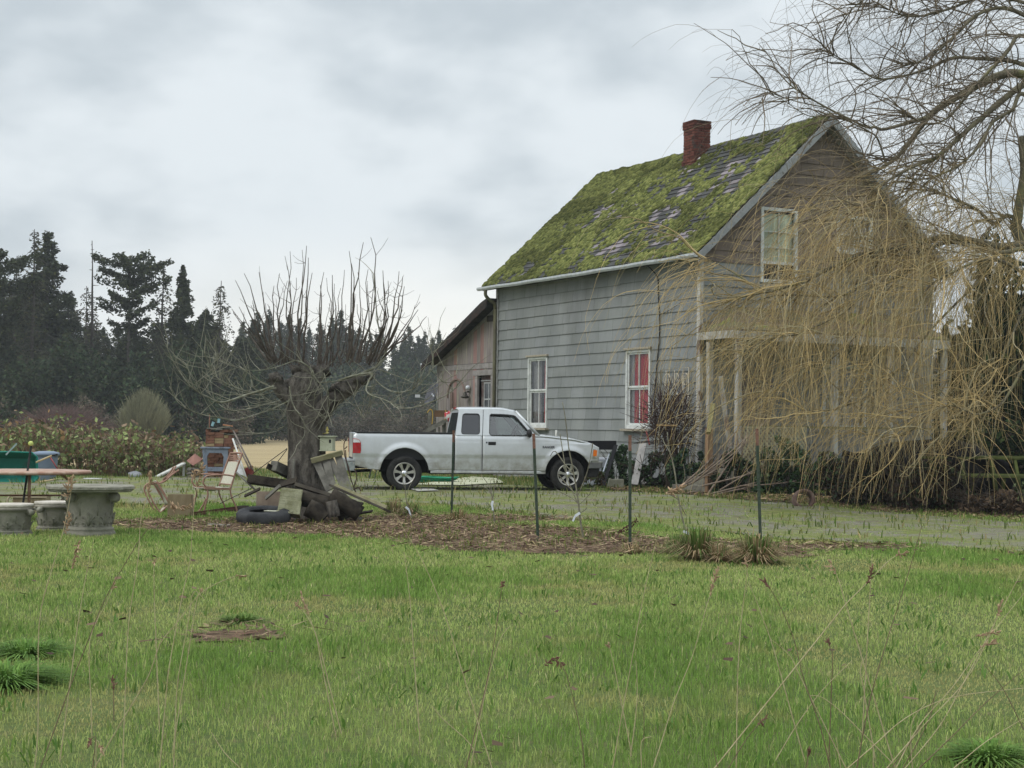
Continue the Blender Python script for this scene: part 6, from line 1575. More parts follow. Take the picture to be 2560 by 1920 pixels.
e = MB(); q = [P(587, 1138, D), P(596, 1152, D - .1), P(612, 1190, D - .5), P(588, 1182, D - .4)]; t_ = T('dirty_screen', 'dirty white panel leaning under the poles beside the upright chair', 'panel', q[2]); e.prism(q, (0, .03, 0)); B(e, 'panel', mat('dirty_white_panel', (.33, .34, .33), (.45, .46, .45), 4, .6), t_)
e = MB(); q = [P(466, 1152, D + .3), P(487, 1134, D + .5), P(507, 1148, D + .4), P(483, 1164, D + .1)]; t_ = T('rusty_sheet', 'brown rusty sheet propped left of the grey plastic stand', 'sheet', q[3]); e.prism(q, (0, .02, 0)); B(e, 'sheet', mat('rusty_sheet', (.19, .095, .075), (.27, .14, .11), 5, .8), t_)
e = MB(); a0, a1 = P(392, 1192, D - .3), P(460, 1158, D + .2); t_ = T('white_plank', 'long white plank sloping up beside the brambles', 'plank', a0); e.beam(a0, a1, .16, .03); e.beam(a1 - Vector((0, .02, .3)), a1, .05, .04); B(e, 'plank', mat('white_plank_paint', (.36, .36, .33), (.50, .50, .46), 5, .8), t_)
bd_ = mat('red_bucket', (.30, .06, .07), (.38, .10, .10), 5, .5)
c0 = P(627, 1188, D - .2); t_ = T('red_bucket', 'faded red bucket behind the charred beam left of the tree', 'bucket', c0); e = MB(); e.lathe([(.0, 0), (.09, 0), (.12, .18), (.128, .19), (.12, .19), (.085, .01)], 24, c0, Matrix.Rotation(rad(-25), 3, 'Y')); B(e, 'bucket_body', bd_, t_, True)
for i in range(9):
    px = 500 + i * 0 + (i % 3) * 9 - 26; py = 1192 - (i // 3) * 9; c0 = P(px, py, D - .15 + .1 * i % .3)
    t_ = T('rubble_stone', 'small dark rubble stone left of the grey plastic stand', 'stone', c0, 'rubble beside the brick stack'); e = MB(); e.blob(c0, (.07, .06, .05), jit=.5); B(e, 'stone', mat('rubble', (.06, .055, .05), (.13, .12, .10), 6, .95), t_)
c0 = G(338, 1192); t_ = T('grey_stone', 'pale grey boulder at the foot of the brambles', 'stone', c0); e = MB(); e.blob(c0 + Vector((0, 0, .03)), (.17, .14, .10), jit=.4); B(e, 'boulder', mat('grey_stone', (.22, .23, .25), (.3, .31, .33), 5, .9), t_, True)

# debris round the foot of the pollarded tree
def plank_(name, label, cat, pts, w_, h_, m, dep, up=(0, -1, .2)):
    a, b_ = P(*pts[0], dep[0]), P(*pts[1], dep[1]); t_ = T(name, label, cat, a); e = MB(); e.beam(a, b_, h_, w_, up) ; B(e, 'plank', m, t_, bevel=.004); return t_
c0 = G(678, 1304); c0 = Vector((c0.x, 22.25, g(c0.x, 22.25))); t_ = T('scrap_tyre_ring', 'old car tyre lying flat on the grass before the pollarded tree', 'tyre', c0); e = MB()
e.lathe([(.20, .04), (.215, .02), (.28, .0), (.345, .02), (.375, .06), (.375, .14), (.345, .18), (.28, .20), (.215, .18), (.20, .16)], 56, c0 + Vector((0, 0, .03)), Matrix.Rotation(rad(7), 3, 'X'), warp=lambda a, z: 1 + (.008 if (.05 < z < .15 and int(a * 20) % 2) else 0), caps=False); B(e, 'tyre_ring', mat('dusty_rubber', (.022, .023, .025), (.05, .051, .053), 5, .8, .3, 30), t_, True)
e = MB(); e.box(c0 + Vector((.12, 0, .20)), (.22, .10, .012), Matrix.Rotation(rad(-25), 3, 'Z')); t2 = T('pale_shard', 'pale broken board scrap lying in the old tyre', 'board', c0 + Vector((.12, 0, .2))); B(e, 'shard', mat('pale_shard', (.45, .45, .36), rough=.8), t2)
c0 = P(638, 1262, 22.9); t_ = T('planter_box', 'tan wooden planter trough behind the old tyre', 'planter', c0); e = MB(); e.box(c0 + Vector((.22, .1, .06)), (.40, .02, .24)); e.box(c0 + Vector((.22, .32, .06)), (.40, .02, .24)); e.box(c0 + Vector((.01, .2, .06)), (.02, .22, .24)); e.box(c0 + Vector((.43, .2, .06)), (.02, .22, .24)); B(e, 'panels', mat('pinkish_plywood', (.22, .17, .13), (.32, .26, .20), 4, .9), t_)
e = MB(); e.tube([c0 + Vector((.25, .5, .1)), c0 + Vector((.75, .7, .2))], .03, 5)
# dark beams
plank_('charred_beam', 'thick charred black beam lying left of the tree', 'beam', [(622, 1198), (735, 1214)], .19, .12, darkwood, (23.3, 23.25))
plank_('broken_log', 'split grey log leaning on the left side of the tree trunk', 'log', [(684, 1164), (728, 1184)], .12, .14, greywood, (23.0, 23.4))
plank_('thin_stake', 'thin dark slat under the split grey log', 'slat', [(668, 1164), (730, 1196)], .02, .08, darkwood, (22.95, 23.3))
plank_('upright_stake', 'narrow grey slat standing against the front of the trunk', 'slat', [(735, 1148), (732, 1222)], .05, .03, greywood, (22.9, 22.85))
plank_('dark_board', 'broad dark board laid across the foot of the trunk', 'board', [(740, 1212), (845, 1245)], .16, .05, mat('dark_board', (.045, .038, .032), (.085, .075, .06), 5, .9, .4, 20), (22.72, 22.6))
# leaning frame of boards
fr_ = T('broken_trellis', 'broken wooden frame of four grey boards leaning at the right of the trunk', 'frame', P(830, 1225, 22.9))
for a, b_, w_ in (((778, 1152), (857, 1131), .07),): e = MB(); e.beam(P(*a, 22.85), P(*b_, 22.85), .04, w_, (0, -.3, 1)); B(e, 'top_board', mat('mossy_board', (.20, .19, .10), (.28, .26, .16), 6, .9, .4, 30), fr_)
for a, b_, w_ in (((790, 1152), (824, 1226), .10), ((815, 1146), (832, 1222), .11), ((826, 1148), (865, 1228), .09), ((845, 1138), (872, 1228), .10)):
    e = MB(); e.beam(P(*a, 22.9), P(*b_, 22.75), .03, w_, (1, -.2, 0)); B(e, 'board', greywood, fr_)
plank_('long_plank', 'long dark plank sloping from the trunk down to the right', 'plank', [(832, 1216), (968, 1276)], .24, .03, mat('dark_board', (0, 0, 0)), (22.7, 22.3), (0, -1, .1))
plank_('plank_edge', 'pale edged board lying along the long dark plank', 'board', [(836, 1215), (966, 1270)], .03, .07, mat('mossy_board', (0, 0, 0)), (22.66, 22.26), (0, -1, .1))
# mossy shingled box
c0 = P(727, 1254, 22.35); t_ = T('shingled_box', 'mossy shingled wooden box tilted beside the old tyre', 'box', c0 - Vector((0, 0, .19))); e = MB(); rt = Matrix.Rotation(rad(6), 3, 'Y') @ Matrix.Rotation(rad(-18), 3, 'X')
e.box(c0 + Vector((0, .1, 0)), (.27, .18, .32), rt); B(e, 'box_body', mat('mossy_board', (0, 0, 0)), t_)
e = MB()
for k in range(6): e.box(c0 + rt @ Vector((-.01, -.0 - .012 * (k % 2), .15 - k * .055)), (.30, .03, .062), rt @ Matrix.Rotation(rad(10), 3, 'X'))
e.box(c0 + rt @ Vector((0, -.02, -.19)), (.33, .22, .025), rt); e.box(c0 + rt @ Vector((.13, -.025, -.08)), (.05, .03, .18), rt); B(e, 'shingle_rows', mat('lichen_wood', (.19, .19, .11), (.30, .30, .20), 8, .9, .5, 30, c3=(.09, .085, .05), s3=4), t_, bevel=.003)
# logs and roots
def logt(name, label, pts, dep, r, m=pbark):
    q = [P(a, b_, dep) for a, b_ in pts]; t_ = T(name, label, 'log', q[-1]); e = MB(); e.tube(smoothpath(q, 3), r, 12, jit=.08); B(e, 'log_body', m, t_, True)
logt('short_log', 'short bark covered log standing on the grass at the right of the trunk', [(828, 1252), (836, 1292)], 22.3, .085)
logt('rotten_log', 'dark hollow rotten log lying at the foot of the trunk', [(770, 1268), (800, 1285), (812, 1296)], 22.35, .13, darkwood)
logt('rotten_log', 'bent dark root log under the broad dark board', [(752, 1245), (800, 1256), (850, 1270), (868, 1296)], 22.55, .11, darkwood)
logt('rotten_log', 'dark curved slab of wood below the long plank', [(826, 1240), (866, 1262), (900, 1285)], 22.4, .12, darkwood)
logt('dark_pipe', 'black hollow tree ring just left of the old tyre', [(596, 1278), (622, 1276)], 22.9, .075, darkwood)
# loose scrap round the trunk
gs_ = 'loose scrap boards round the old tree'
sr_ = random.Random(8)
for i, (a, b_, w_, m_, dz_) in enumerate([((600, 1300), (650, 1308), .06, greywood, 0), ((745, 1300), (800, 1308), .07, darkwood, 0), ((842, 1290), (905, 1300), .06, greywood, 0), ((880, 1286), (930, 1278), .05, darkwood, 0), ((664, 1246), (700, 1214), .05, greywood, .1), ((612, 1240), (650, 1222), .04, darkwood, .05), ((560, 1302), (612, 1296), .05, darkwood, 0), ((700, 1212), (742, 1200), .10, darkwood, .2), ((850, 1250), (905, 1262), .09, darkwood, .1), ((520, 1318), (575, 1322), .04, greywood, 0)]):
    p_, q_ = G(*a), G(*b_); d_ = min(p_.y, 22.9); p_, q_ = P(*a, d_), P(*b_, d_ - .15); p_.z = max(p_.z, g(p_.x, p_.y) + .03); q_.z = max(q_.z, g(q_.x, q_.y) + .03)
    t_ = T('scrap_board', ('grey' if m_ is greywood else 'dark') + ' scrap board ' + ('leaning against the trunk foot' if dz_ else 'lying flat on the soil near the trunk') + (' at the left' if a[0] < 740 else ' at the right'), 'board', p_, gs_); e = MB(); e.beam(p_, q_, w_, .025, (0, sr_.uniform(-1, 0), .6)); B(e, 'board', m_, t_)
# wires
wm = mat('thin_wire', (.07, .06, .05), rough=.7)
for i, (a, b_, lb) in enumerate([((718, 1121), (632, 1184), 'upper thin twig stick propped against the left of the tree'), ((718, 1123), (690, 1160), 'short thin stick hanging beside the split grey log'), ((590, 1180), (665, 1250), 'grey thin stick sloping behind the planter trough'), ((630, 1220), (548, 1260), 'thin stick between the chair and the planter trough')]):
    stick('thin_stick', lb, 'stick', P(*a, 23.3), P(*b_, 23.2), .006 if i != 2 else .014, wm if i != 2 else greywood)
vt_ = T('dead_vine', 'bare dead vine climbing up between the leaning frame and the truck', 'vine', P(872, 1240, 23)); e = MB()
for pts in ([(892, 1236), (878, 1200), (872, 1170), (862, 1140), (860, 1110), (866, 1098)], [(872, 1180), (866, 1150), (864, 1125)], [(886, 1216), (892, 1190), (886, 1172)], [(862, 1122), (868, 1116)], [(884, 1225), (896, 1218), (902, 1228)]): e.tube(smoothpath([P(a, b_, 23) for a, b_ in pts], 3), .008, 5)
B(e, 'stems', mat('vine_wood', (.09, .06, .05), rough=.9), vt_)
# birdhouse and carved figure hanging on the tree
c0 = P(819, 1109, 23.05); t_ = T('birdhouse', 'pale green square birdhouse fixed to the right side of the trunk', 'birdhouse', c0 - Vector((0, 0, .1))); pg = mat('pale_green_paint', (.38, .40, .29), (.46, .48, .36), 7, .8, c3=(.28, .28, .2), s3=9)
e = MB(); e.box(c0, (.185, .17, .185), Matrix.Rotation(rad(-8), 3, 'Z')); B(e, 'box', pg, t_, bevel=.004); e = MB(); e.box(c0 + Vector((0, 0, .105)), (.235, .22, .018), Matrix.Rotation(rad(-8), 3, 'Z')); B(e, 'lid', pg, t_)
e = MB(); e.box(c0 + Vector((0, 0, -.10)), (.20, .2, .014), Matrix.Rotation(rad(-8), 3, 'Z')); B(e, 'floor_board', pg, t_)
e = MB(); e.box(c0 + Vector((.045, -.092, .028)), (.03, .008, .035)); e.lathe([(0, -.004), (.015, -.004), (.015, .004), (0, .004)], 14, c0 + Vector((.045, -.092, .046)), Matrix.Rotation(rad(90), 3, 'X')); B(e, 'entrance', blackp, t_)
c0 = P(818, 1083, 23.05); t_ = T('yellow_finial', 'small yellow turned finial above the birdhouse', 'ornament', c0); e = MB(); e.lathe([(0, 0), (.026, 0), (.026, .008), (.013, .016), (.012, .024), (.022, .038), (.024, .05), (.018, .062), (.008, .07), (.013, .078), (.012, .09), (0, .096)], 18, c0); e.beam(c0 + Vector((0, .1, -.004)), c0 + Vector((-.12, .1, -.004)), .03, .008); B(e, 'turned_piece', mat('yellow_paint', (.42, .36, .10), (.52, .45, .18), 14, .6), t_, True)

# steel fence posts
def tpost(px, pt_y, pb_y, lean, label):
    b0 = G(px, pb_y); top = P(px + lean, pt_y, b0.y); t_ = T('steel_fence_post', label, 'post', b0, 'steel fence posts in a row'); pm = mat('green_post_paint', (.035, .055, .038), (.06, .075, .055), 9, .75, c3=(.12, .08, .05), s3=6, l3=.6, h3=.72)
    d = top - b0; e = MB(); w_ = .034; e.beam(b0 - d * .05, b0 + d * .86, .034, .006, (0, -1, 0)); e.beam(b0 - d * .05 + Vector((0, .016, 0)), b0 + d * .86 + Vector((0, .016, 0)), .006, .03, (0, -1, 0))
    n = 16
    for k in range(n): e.box(b0 + d * (k / n * .86) + Vector((0, -.006, 0)), (.01, .01, .012))
    B(e, 'post_shaft', pm, t_)
    e = MB(); e.beam(b0 + d * .86, b0 + d, .0345, .0065, (0, -1, 0)); e.beam(b0 + d * .86 + Vector((0, .016, 0)), b0 + d + Vector((0, .016, 0)), .0062, .03, (0, -1, 0)); B(e, 'rusty_tip', mat('rusty_tip', (.14, .075, .05), (.22, .12, .09), 14, .85), t_)
tpost(1129, 1076, 1288, 5, 'steel fence post in front of the truck cab, farthest left')
tpost(1345, 1084, 1350, -11, 'steel fence post in front of the truck front fender')
tpost(1575, 1088, 1368, 0, 'steel fence post between the truck and the porch')
tpost(1902, 1072, 1372, -10, 'steel fence post in front of the porch lattice, farthest right')
# saplings with white tags
sapm = mat('sapling_bark', (.13, .12, .085), (.22, .21, .15), 12, .85); tagm = mat('white_tag', (.62, .66, .70), rough=.5)
def sapling(label, trunk, twigs, tagq, r=.010):
    b0 = G(*trunk[0]); t_ = T('sapling', label, 'young tree', b0, 'bare saplings planted in the post row'); D_ = b0.y
    e = MB(); q = smoothpath([b0] + [P(a, b_, D_) for a, b_ in trunk[1:]], 3); e.tube(q, [r * (1 - .7 * i / len(q)) for i in range(len(q))], 6); B(e, 'stem', sapm, t_, True)
    e = MB()
    for i, tw_ in enumerate(twigs): e.tube(smoothpath([P(a, b_, D_ + (-.05 * j if i % 2 else .06 * j)) for j, (a, b_) in enumerate(tw_)], 3), r * .42, 4)
    B(e, 'twigs', sapm, t_)
    e = MB(); a, b_, c_ = [P(x, y, D_ - .03) for x, y in tagq]; e.beam(a, b_, .004, .022, (1, 0, 0)); e.beam(b_, c_, .004, .03, (1, 0, 0)); B(e, 'paper_tag', tagm, t_)
sapling('sapling with folded white tag in front of the truck front wheel', [(1460, 1352), (1452, 1310), (1447, 1265), (1443, 1235), (1432, 1170), (1422, 1120), (1414, 1050), (1406, 1005)],
    [[(1446, 1262), (1432, 1230), (1418, 1195), (1412, 1160), (1404, 1110), (1400, 1085)], [(1444, 1240), (1465, 1190), (1475, 1150), (1482, 1108)], [(1446, 1260), (1430, 1245), (1405, 1232), (1392, 1225)], [(1447, 1262), (1466, 1245), (1488, 1215)], [(1434, 1185), (1412, 1160), (1388, 1128), (1376, 1140)], [(1448, 1285), (1462, 1275), (1468, 1268)], [(1444, 1240), (1420, 1215), (1395, 1185)]],
    [(1432, 1303), (1438, 1290), (1450, 1282)], .013)
sapling('small sapling with white tag below the truck rocker panel', [(1237, 1322), (1235, 1290), (1232, 1262), (1230, 1240), (1226, 1200)], [[(1231, 1250), (1222, 1215), (1204, 1188)], [(1231, 1245), (1240, 1210), (1248, 1178)], [(1230, 1240), (1216, 1220), (1190, 1212)], [(1232, 1250), (1236, 1220), (1234, 1195)]], [(1232, 1276), (1230, 1262), (1232, 1252)])
sapling('tiny sapling with white tag near the long sloping plank', [(1028, 1297), (1026, 1280), (1018, 1262), (1014, 1235), (1013, 1205)], [[(1016, 1240), (1024, 1215), (1036, 1195)], [(1014, 1225), (1006, 1200), (1008, 1180)]], [(1028, 1294), (1022, 1274), (1014, 1267)])
sapling('tall yellow green sapling with white tag before the grass clumps', [(1722, 1345), (1712, 1318), (1700, 1270), (1694, 1230), (1688, 1190), (1680, 1150), (1672, 1115), (1668, 1080)], [[(1692, 1215), (1686, 1170), (1674, 1130), (1662, 1110), (1656, 1095)], [(1694, 1230), (1712, 1195), (1708, 1160)], [(1700, 1262), (1716, 1290)], [(1698, 1250), (1668, 1232)]], [(1732, 1348), (1722, 1334), (1708, 1328)], .012)
# dry grass clumps
def clump(name, px, py, r, h_, n, label, green, cat='grass clump', m=None):
    b0 = G(px, py); t_ = T(name, label, cat, b0); V = []; F = []; C = []
    for _ in range(n):
        a = random.uniform(0, 6.283); rr = r * .35 * math.sqrt(random.random()); p = Vector((rr * math.cos(a), rr * math.sin(a), 0)); fl_ = random.uniform(.1, .8 if m else 1.15); hh = h_ * random.uniform(.5, 1.1) * (1 - .35 * fl_)
        tip = p + Vector((math.cos(a) * r * fl_, math.sin(a) * r * fl_, hh * (1 if fl_ < .6 else random.uniform(.1, .8)))); mid = p.lerp(tip, .5) + Vector((0, 0, hh * .45)); w_ = random.uniform(.003, .007); s_ = Vector((-math.sin(a), math.cos(a), 0)) * w_
        i = len(V); V += [p - s_, p + s_, mid + s_ * .8, mid - s_ * .8, tip + s_ * .2, tip - s_ * .2]; F += [(i, i + 1, i + 2, i + 3), (i + 3, i + 2, i + 4, i + 5)]
        k = random.uniform(.7, 1.25); c = random.choice(((.11, .21, .042), (.16, .27, .058))) if m else (.12, .19, .045) if random.random() < green * (1.3 - fl_) else (.36, .27, .15) if random.random() < .6 else (.26, .18, .10); C += [tuple(v * k for v in c)] * 6
    meshobj('blades', [tuple(v) for v in V], np.array(F), m or dryg, t_, cols=C); return t_
lushg = attrmat('lush_grass', .7, .3, .15)
dryg = attrmat('dry_grass', .85, .2)
clump('grass_clump', 1742, 1400, .36, .36, 650, 'big dry tussock with green heart in front of the white tagged sapling', .7)
clump('grass_clump', 1690, 1385, .22, .22, 260, 'small green tussock joined to the big dry tussock', .9)
clump('grass_clump', 1800, 1405, .26, .2, 280, 'flattened straw coloured tussock between the two big ones', .2)
clump('grass_clump', 1893, 1408, .36, .33, 600, 'dry tussock at the foot of the right fence post', .5)
clump('grass_clump', 1145, 1305, .26, .20, 260, 'low dry tussock at the foot of the left fence post', .3)
clump('grass_clump', 1030, 1290, .3, .22, 300, 'green and straw tussock beside the long sloping plank', .6)
clump('grass_clump', 985, 1285, .28, .25, 260, 'straw tussock at the lower end of the long plank', .3)
clump('grass_clump', 1360, 1330, .2, .15, 140, 'low green tussock at the second fence post', .8)
clump('grass_clump', 640, 1312, .2, .16, 200, 'green tussock before the old tyre', .95)
clump('grass_clump', 1580, 1385, .22, .14, 160, 'low straw tussock at the third fence post', .3)
clump('grass_clump', 15, 1715, .42, .11, 1000, 'dark lush green tussock at the left edge of the near lawn', 1.6, m=lushg)
clump('grass_clump', 70, 1640, .36, .09, 600, 'second lush green tussock beside the left edge', 1.6, m=lushg)
clump('grass_clump', 2470, 1905, .24, .08, 500, 'dark green weed tussock at the lower right corner', 1.6, m=lushg)
clump('grass_clump', 605, 1560, .22, .07, 400, 'lush rim of grass behind the small bare soil patch', 1.6)
e_ = T('dock_stem', 'dark dead dock stem leaning at the third fence post', 'weed', G(1540, 1360)); e = MB(); e.tube(smoothpath([G(1528, 1362), P(1550, 1330, 18.4), P(1575, 1310, 18.4), P(1592, 1300, 18.4)], 3), .006, 5)
for i in range(26): c_ = P(1548 + i * 1.8 + random.uniform(-3, 3), 1332 - i * 1.2 + random.uniform(-6, 6), 18.4); e.blob(c_, .010, jit=.3)
B(e, 'stem', mat('dock_brown', (.07, .035, .025), rough=.9), e_)
# ------------------------------------------------------------------ beside and behind the house
ivyc = [(.035, .075, .028), (.055, .10, .04), (.025, .05, .022), (.07, .11, .045)]
def ivy(name, px, depth, base_py, top_py, wpx, n, label, cols, cat='ivy', size=.05, dy=.25, twg=0, m=None):
    base = GD(px, depth); h_ = P(px, top_py, depth).z - base.z; w_ = wpx / FPX * depth / 2; t_ = T(name, label, cat, base); cen = []; siz = []; cl = []; ph = random.random() * 99
    for _ in range(n * 3):
        if len(cen) >= n: break
        x = random.uniform(-1, 1); z = random.random() ** 1.2
        if z > 1 - .6 * x * x + .35 * mnoise.noise(Vector((x * 2, ph, 0))): continue
        if mnoise.noise(Vector((x * 3, z * 3, ph))) < -.25: continue
        cen.append((x * w_, random.uniform(-dy, dy) * (1 - .5 * z), max(.02, z * h_))); siz.append(size * random.uniform(.6, 1.3)); c = random.choice(cols); k = random.uniform(.6, 1.4); cl.append(tuple(v * k for v in c))
    V, F, C = leaf_tris(cen, siz, cl, 1.0); meshobj('leaves', V, F, m or leafgreen, t_, cols=C); e = MB()
    for _ in range(int(10 + twg)):
        x = random.uniform(-1, 1) * w_; e.tube(smoothpath([Vector((x, 0, 0)), Vector((x + random.gauss(0, .1), random.uniform(-dy, dy), h_ * .4)), Vector((x + random.gauss(0, .25), random.uniform(-dy, dy), h_ * random.uniform(.6, 1.05)))], 3), .006, 4)
    e.build('stems', mat('dark_stem', (.05, .04, .03), rough=.95), t_); return t_
wallz = lambda px: None
ivy('ivy_bush', 1552, 34.2, 1210, 1112, 90, 1500, 'dark green ivy bush climbing the wall behind the truck nose', ivyc)
ivy('ivy_bush', 1650, 33.3, 1220, 1130, 120, 1500, 'dark ivy and weeds under the red curtain window', ivyc + [(.03, .03, .02)] * 3, twg=20)
ivy('ivy_bush', 1725, 32.3, 1225, 1120, 110, 1700, 'ivy at the house corner behind the leaning branches', ivyc + [(.03, .05, .04)], twg=10)
ivy('ivy_bush', 1840, 31.0, 1228, 1120, 130, 1500, 'low ivy in front of the porch steps', ivyc + [(.03, .03, .02)] * 2, twg=20)
ivy('ivy_bush', 1960, 30.6, 1232, 1090, 150, 1900, 'ivy hanging over the lattice below the porch rail', ivyc, twg=10)
ivy('ivy_bush', 2080, 29.8, 1245, 1130, 140, 1300, 'ivy and brambles at the right half of the porch', ivyc + [(.06, .045, .03)] * 3, twg=30)
ivy('bramble_heap', 2190, 27.4, 1262, 1130, 200, 2400, 'dark bramble heap under the willow', [(.04, .03, .022), (.06, .045, .03), (.03, .05, .025)], 'bramble', twg=60, dy=.5)
ivy('bramble_heap', 2330, 26.4, 1275, 1150, 220, 2200, 'low brown bramble heap in front of the dark board pile', [(.05, .035, .025), (.08, .055, .035), (.05, .07, .03)], 'bramble', twg=60, dy=.5)
ivy('bramble_heap', 2500, 25.6, 1310, 1225, 190, 1200, 'brown leafy bramble heap at the right edge', [(.10, .065, .04), (.14, .095, .06), (.05, .035, .025)], 'bramble', twg=70, dy=.5)
ivy('brown_weeds', 1480, 33.8, 1215, 1175, 120, 500, 'low brown weeds under the truck front bumper', [(.12, .08, .05), (.07, .09, .03)], 'weeds')
# thorny dark shrub before the corner
b0 = GD(1676, 32.6); t_ = T('thorny_shrub', 'dark leafless thorny shrub between the red curtain window and house corner', 'shrub', b0); e = MB()
def P2(px, py, d=32.6): return P(px, py, d) - b0
for i in range(9): e.tube(smoothpath([P2(1668 + i * 4, 1222), P2(1664 + i * 5, 1150), P2(1668 + i * 4 + random.uniform(-8, 8), 1080, 32.6 + random.uniform(-.3, .3))], 3), .022, 6)
e.build('stems', mat('dark_stem', (0, 0, 0)), t_); e = MB()
for _ in range(900):
    a = random.uniform(0, 6.283); rr = random.random() ** .5; c = P2(1676, 1045); dx, dz = math.cos(a) * rr * .62, math.sin(a) * rr * .62
    p = c + Vector((dx * .55, random.uniform(-.3, .3), dz * .8)); p = p + Vector((random.gauss(0, .13), 0, random.gauss(-.08, .16))); v = Vector((dx + random.gauss(0, .35), random.uniform(-.3, .3), dz + random.gauss(.2, .3))).normalized() * random.uniform(.08, .45); w_ = Vector((random.gauss(0, .07), random.gauss(0, .07), random.gauss(0, .07)))
    e.tube([p, p + v * .5 + w_, p + v + w_ * 1.5], [.007, .005, .003], 3, False)
e.build('twigs', mat('thorn_twig', (.045, .028, .024), (.075, .05, .04), 10, .9), t_)
# red bracket below the window, planks
stick('red_stick', 'red painted stick leaning below the red curtain window', 'stick', P(1616, 1078, 33.9), P(1624, 1112, 33.6), .018, mat('faded_red', (.26, .07, .06), rough=.8))
plank_('leaning_plank', 'pale grey plank leaning on the wall right of the truck', 'plank', [(1608, 1108), (1586, 1212)], .15, .035, mat('pale_plank', (.26, .25, .24), (.36, .345, .33), 5, .85, .3, 20), (33.6, 33.0), (1, -.2, 0))
plank_('small_board', 'short ochre board lying in the thorny shrub', 'board', [(1640, 1063), (1693, 1064)], .035, .03, mat('ochre_board', (.27, .18, .09), rough=.85), (32.3, 32.3))
# black metal frame with grey tub
b0 = P(1500, 1218, 33.9); t_ = T('black_metal_rack', 'black metal frame leaning in front of the wall right of the truck', 'frame', b0); e = MB()
e.beam(P(1470, 1113, 34.1), P(1541, 1113, 34.1), .03, .19, (0, 0, 1)); e.beam(P(1540, 1112, 34.1), P(1505, 1222, 33.6), .03, .08, (1, 0, 0)); e.beam(P(1470, 1110, 34.1), P(1440, 1215, 33.6), .03, .06, (1, 0, 0)); B(e, 'bars', mat('black_metal', (.012, .012, .014), rough=.5), t_)
e = MB(); e.tube([P(1523, 1135, 34.0), P(1508, 1180, 33.7)], .018, 6); B(e, 'strut', mat('galvanised', (.35, .37, .40), rough=.4, metal=.6), t_)
b0 = GD(1492, 34.6); t_ = T('grey_tub', 'light grey plastic storage tub behind the black metal frame', 'tub', b0); e = MB(); e.bx(b0.x - .3, b0.x + .28, b0.y - .2, b0.y + .2, b0.z, b0.z + .62); B(e, 'tub_body', mat('tub_grey', (.36, .38, .43), (.44, .46, .5), 4, .5), t_, bevel=.04)
for i, (px, w_, lb) in enumerate([(1524, .14, 'mossy concrete block leaning beside the black metal frame'), (1543, .19, 'square grey concrete block at the foot of the wall')]):
    b0 = G(px, 1219); b0 = Vector((b0.x, 33.3, g(b0.x, 33.3))); t_ = T('concrete_block', lb, 'block', b0); e = MB(); e.box(b0 + Vector((0, 0, .10)), (w_, .12, .20), Matrix.Rotation(rad(12 if i == 0 else 0), 3, 'Y')); B(e, 'block', mat('block_stone', (.20, .20, .15), (.28, .28, .22), 5, .9, .4, 30), t_, bevel=.01)
# pile of long branches leaning at the porch
brm = mat('cut_branch', (.16, .12, .09), (.26, .21, .165), 7, .85); gb_ = 'cut branches leaning at the porch'
BR = [((1700, 1218), (1846, 1072), 'thickest'), ((1712, 1216), (1860, 1100), ''), ((1722, 1212), (1885, 1090), ''), ((1695, 1222), (1835, 1105), ''), ((1740, 1200), (1930, 1035), ''), ((1735, 1205), (1905, 1060), ''), ((1765, 1243), (1862, 1100), 'x'), ((1765, 1243), (1900, 1212), 'x'), ((1720, 1232), (1758, 1234), 'x'), ((1765, 1238), (2010, 1180), 'x'), ((1755, 1215), (1960, 1160), 'x'), ((1800, 1225), (1960, 1140), ''), ((1850, 1215), (2060, 1185), '')]
for i, (a, b_, k) in enumerate(BR):
    q0, q1 = P(*a, 30.6 - .05 * i), P(*b_, 31.2 - .03 * i); q0.z = max(q0.z, .06); mid = (q0 + q1) / 2 + Vector((random.uniform(-.08, .08), 0, random.uniform(-.1, .04)))
    where = 'leaning up to the left of the lattice' if b_[0] < 1870 else 'reaching across in front of the lattice'
    t_ = T('cut_branch', 'cut bare branch ' + where, 'branch', q0, gb_); e = MB(); q = smoothpath([q0, mid, q1], 5); r_0 = .022 if k != '' else .016; e.tube(q, [r_0 * (1 - .6 * j / len(q)) for j in range(len(q))], 6)
    for _ in range(7):
        j = random.randrange(3, len(q)); v = (q[j] - q[j - 1]).normalized() + Vector((random.gauss(0, .5), random.gauss(0, .5), random.gauss(0, .4))); v = v.normalized() * random.uniform(.15, .5); e.tube([q[j], q[j] + v * .5, q[j] + v], [.007, .005, .003], 4, False)
    B(e, 'branch_wood', brm, t_, True)
# clay pipe ring, lattice scrap
c0 = P(2008, 1256, 26.8); c0.z = g(c0.x, c0.y) + .12; t_ = T('hollow_log', 'rusty brown hollow pipe section on the grass under the willow', 'pipe', c0); e = MB(); e.lathe([(.135, -.16), (.17, -.16), (.18, 0), (.17, .16), (.13, .16), (.12, 0), (.135, -.16)], 26, c0, Matrix.Rotation(rad(82), 3, 'X') @ Matrix.Rotation(rad(0), 3, 'Y'), caps=False); B(e, 'pipe_ring', mat('pipe_clay', (.13, .085, .07), (.2, .14, .12), 6, .9), t_, True)
t_ = T('lattice_scrap', 'broken pale lattice strip standing in the brambles under the willow', 'lattice', P(2135, 1260, 27.4)); e = MB(); e.beam(P(2124, 1180, 27.4), P(2133, 1262, 27.3), .012, .05, (1, 0, 0)); e.beam(P(2146, 1180, 27.4), P(2152, 1250, 27.3), .012, .04, (1, 0, 0))
for k in range(7): e.beam(P(2122 + k, 1184 + k * 11, 27.38), P(2150 + k, 1192 + k * 11, 27.38), .01, .05, (0, 0, 1))
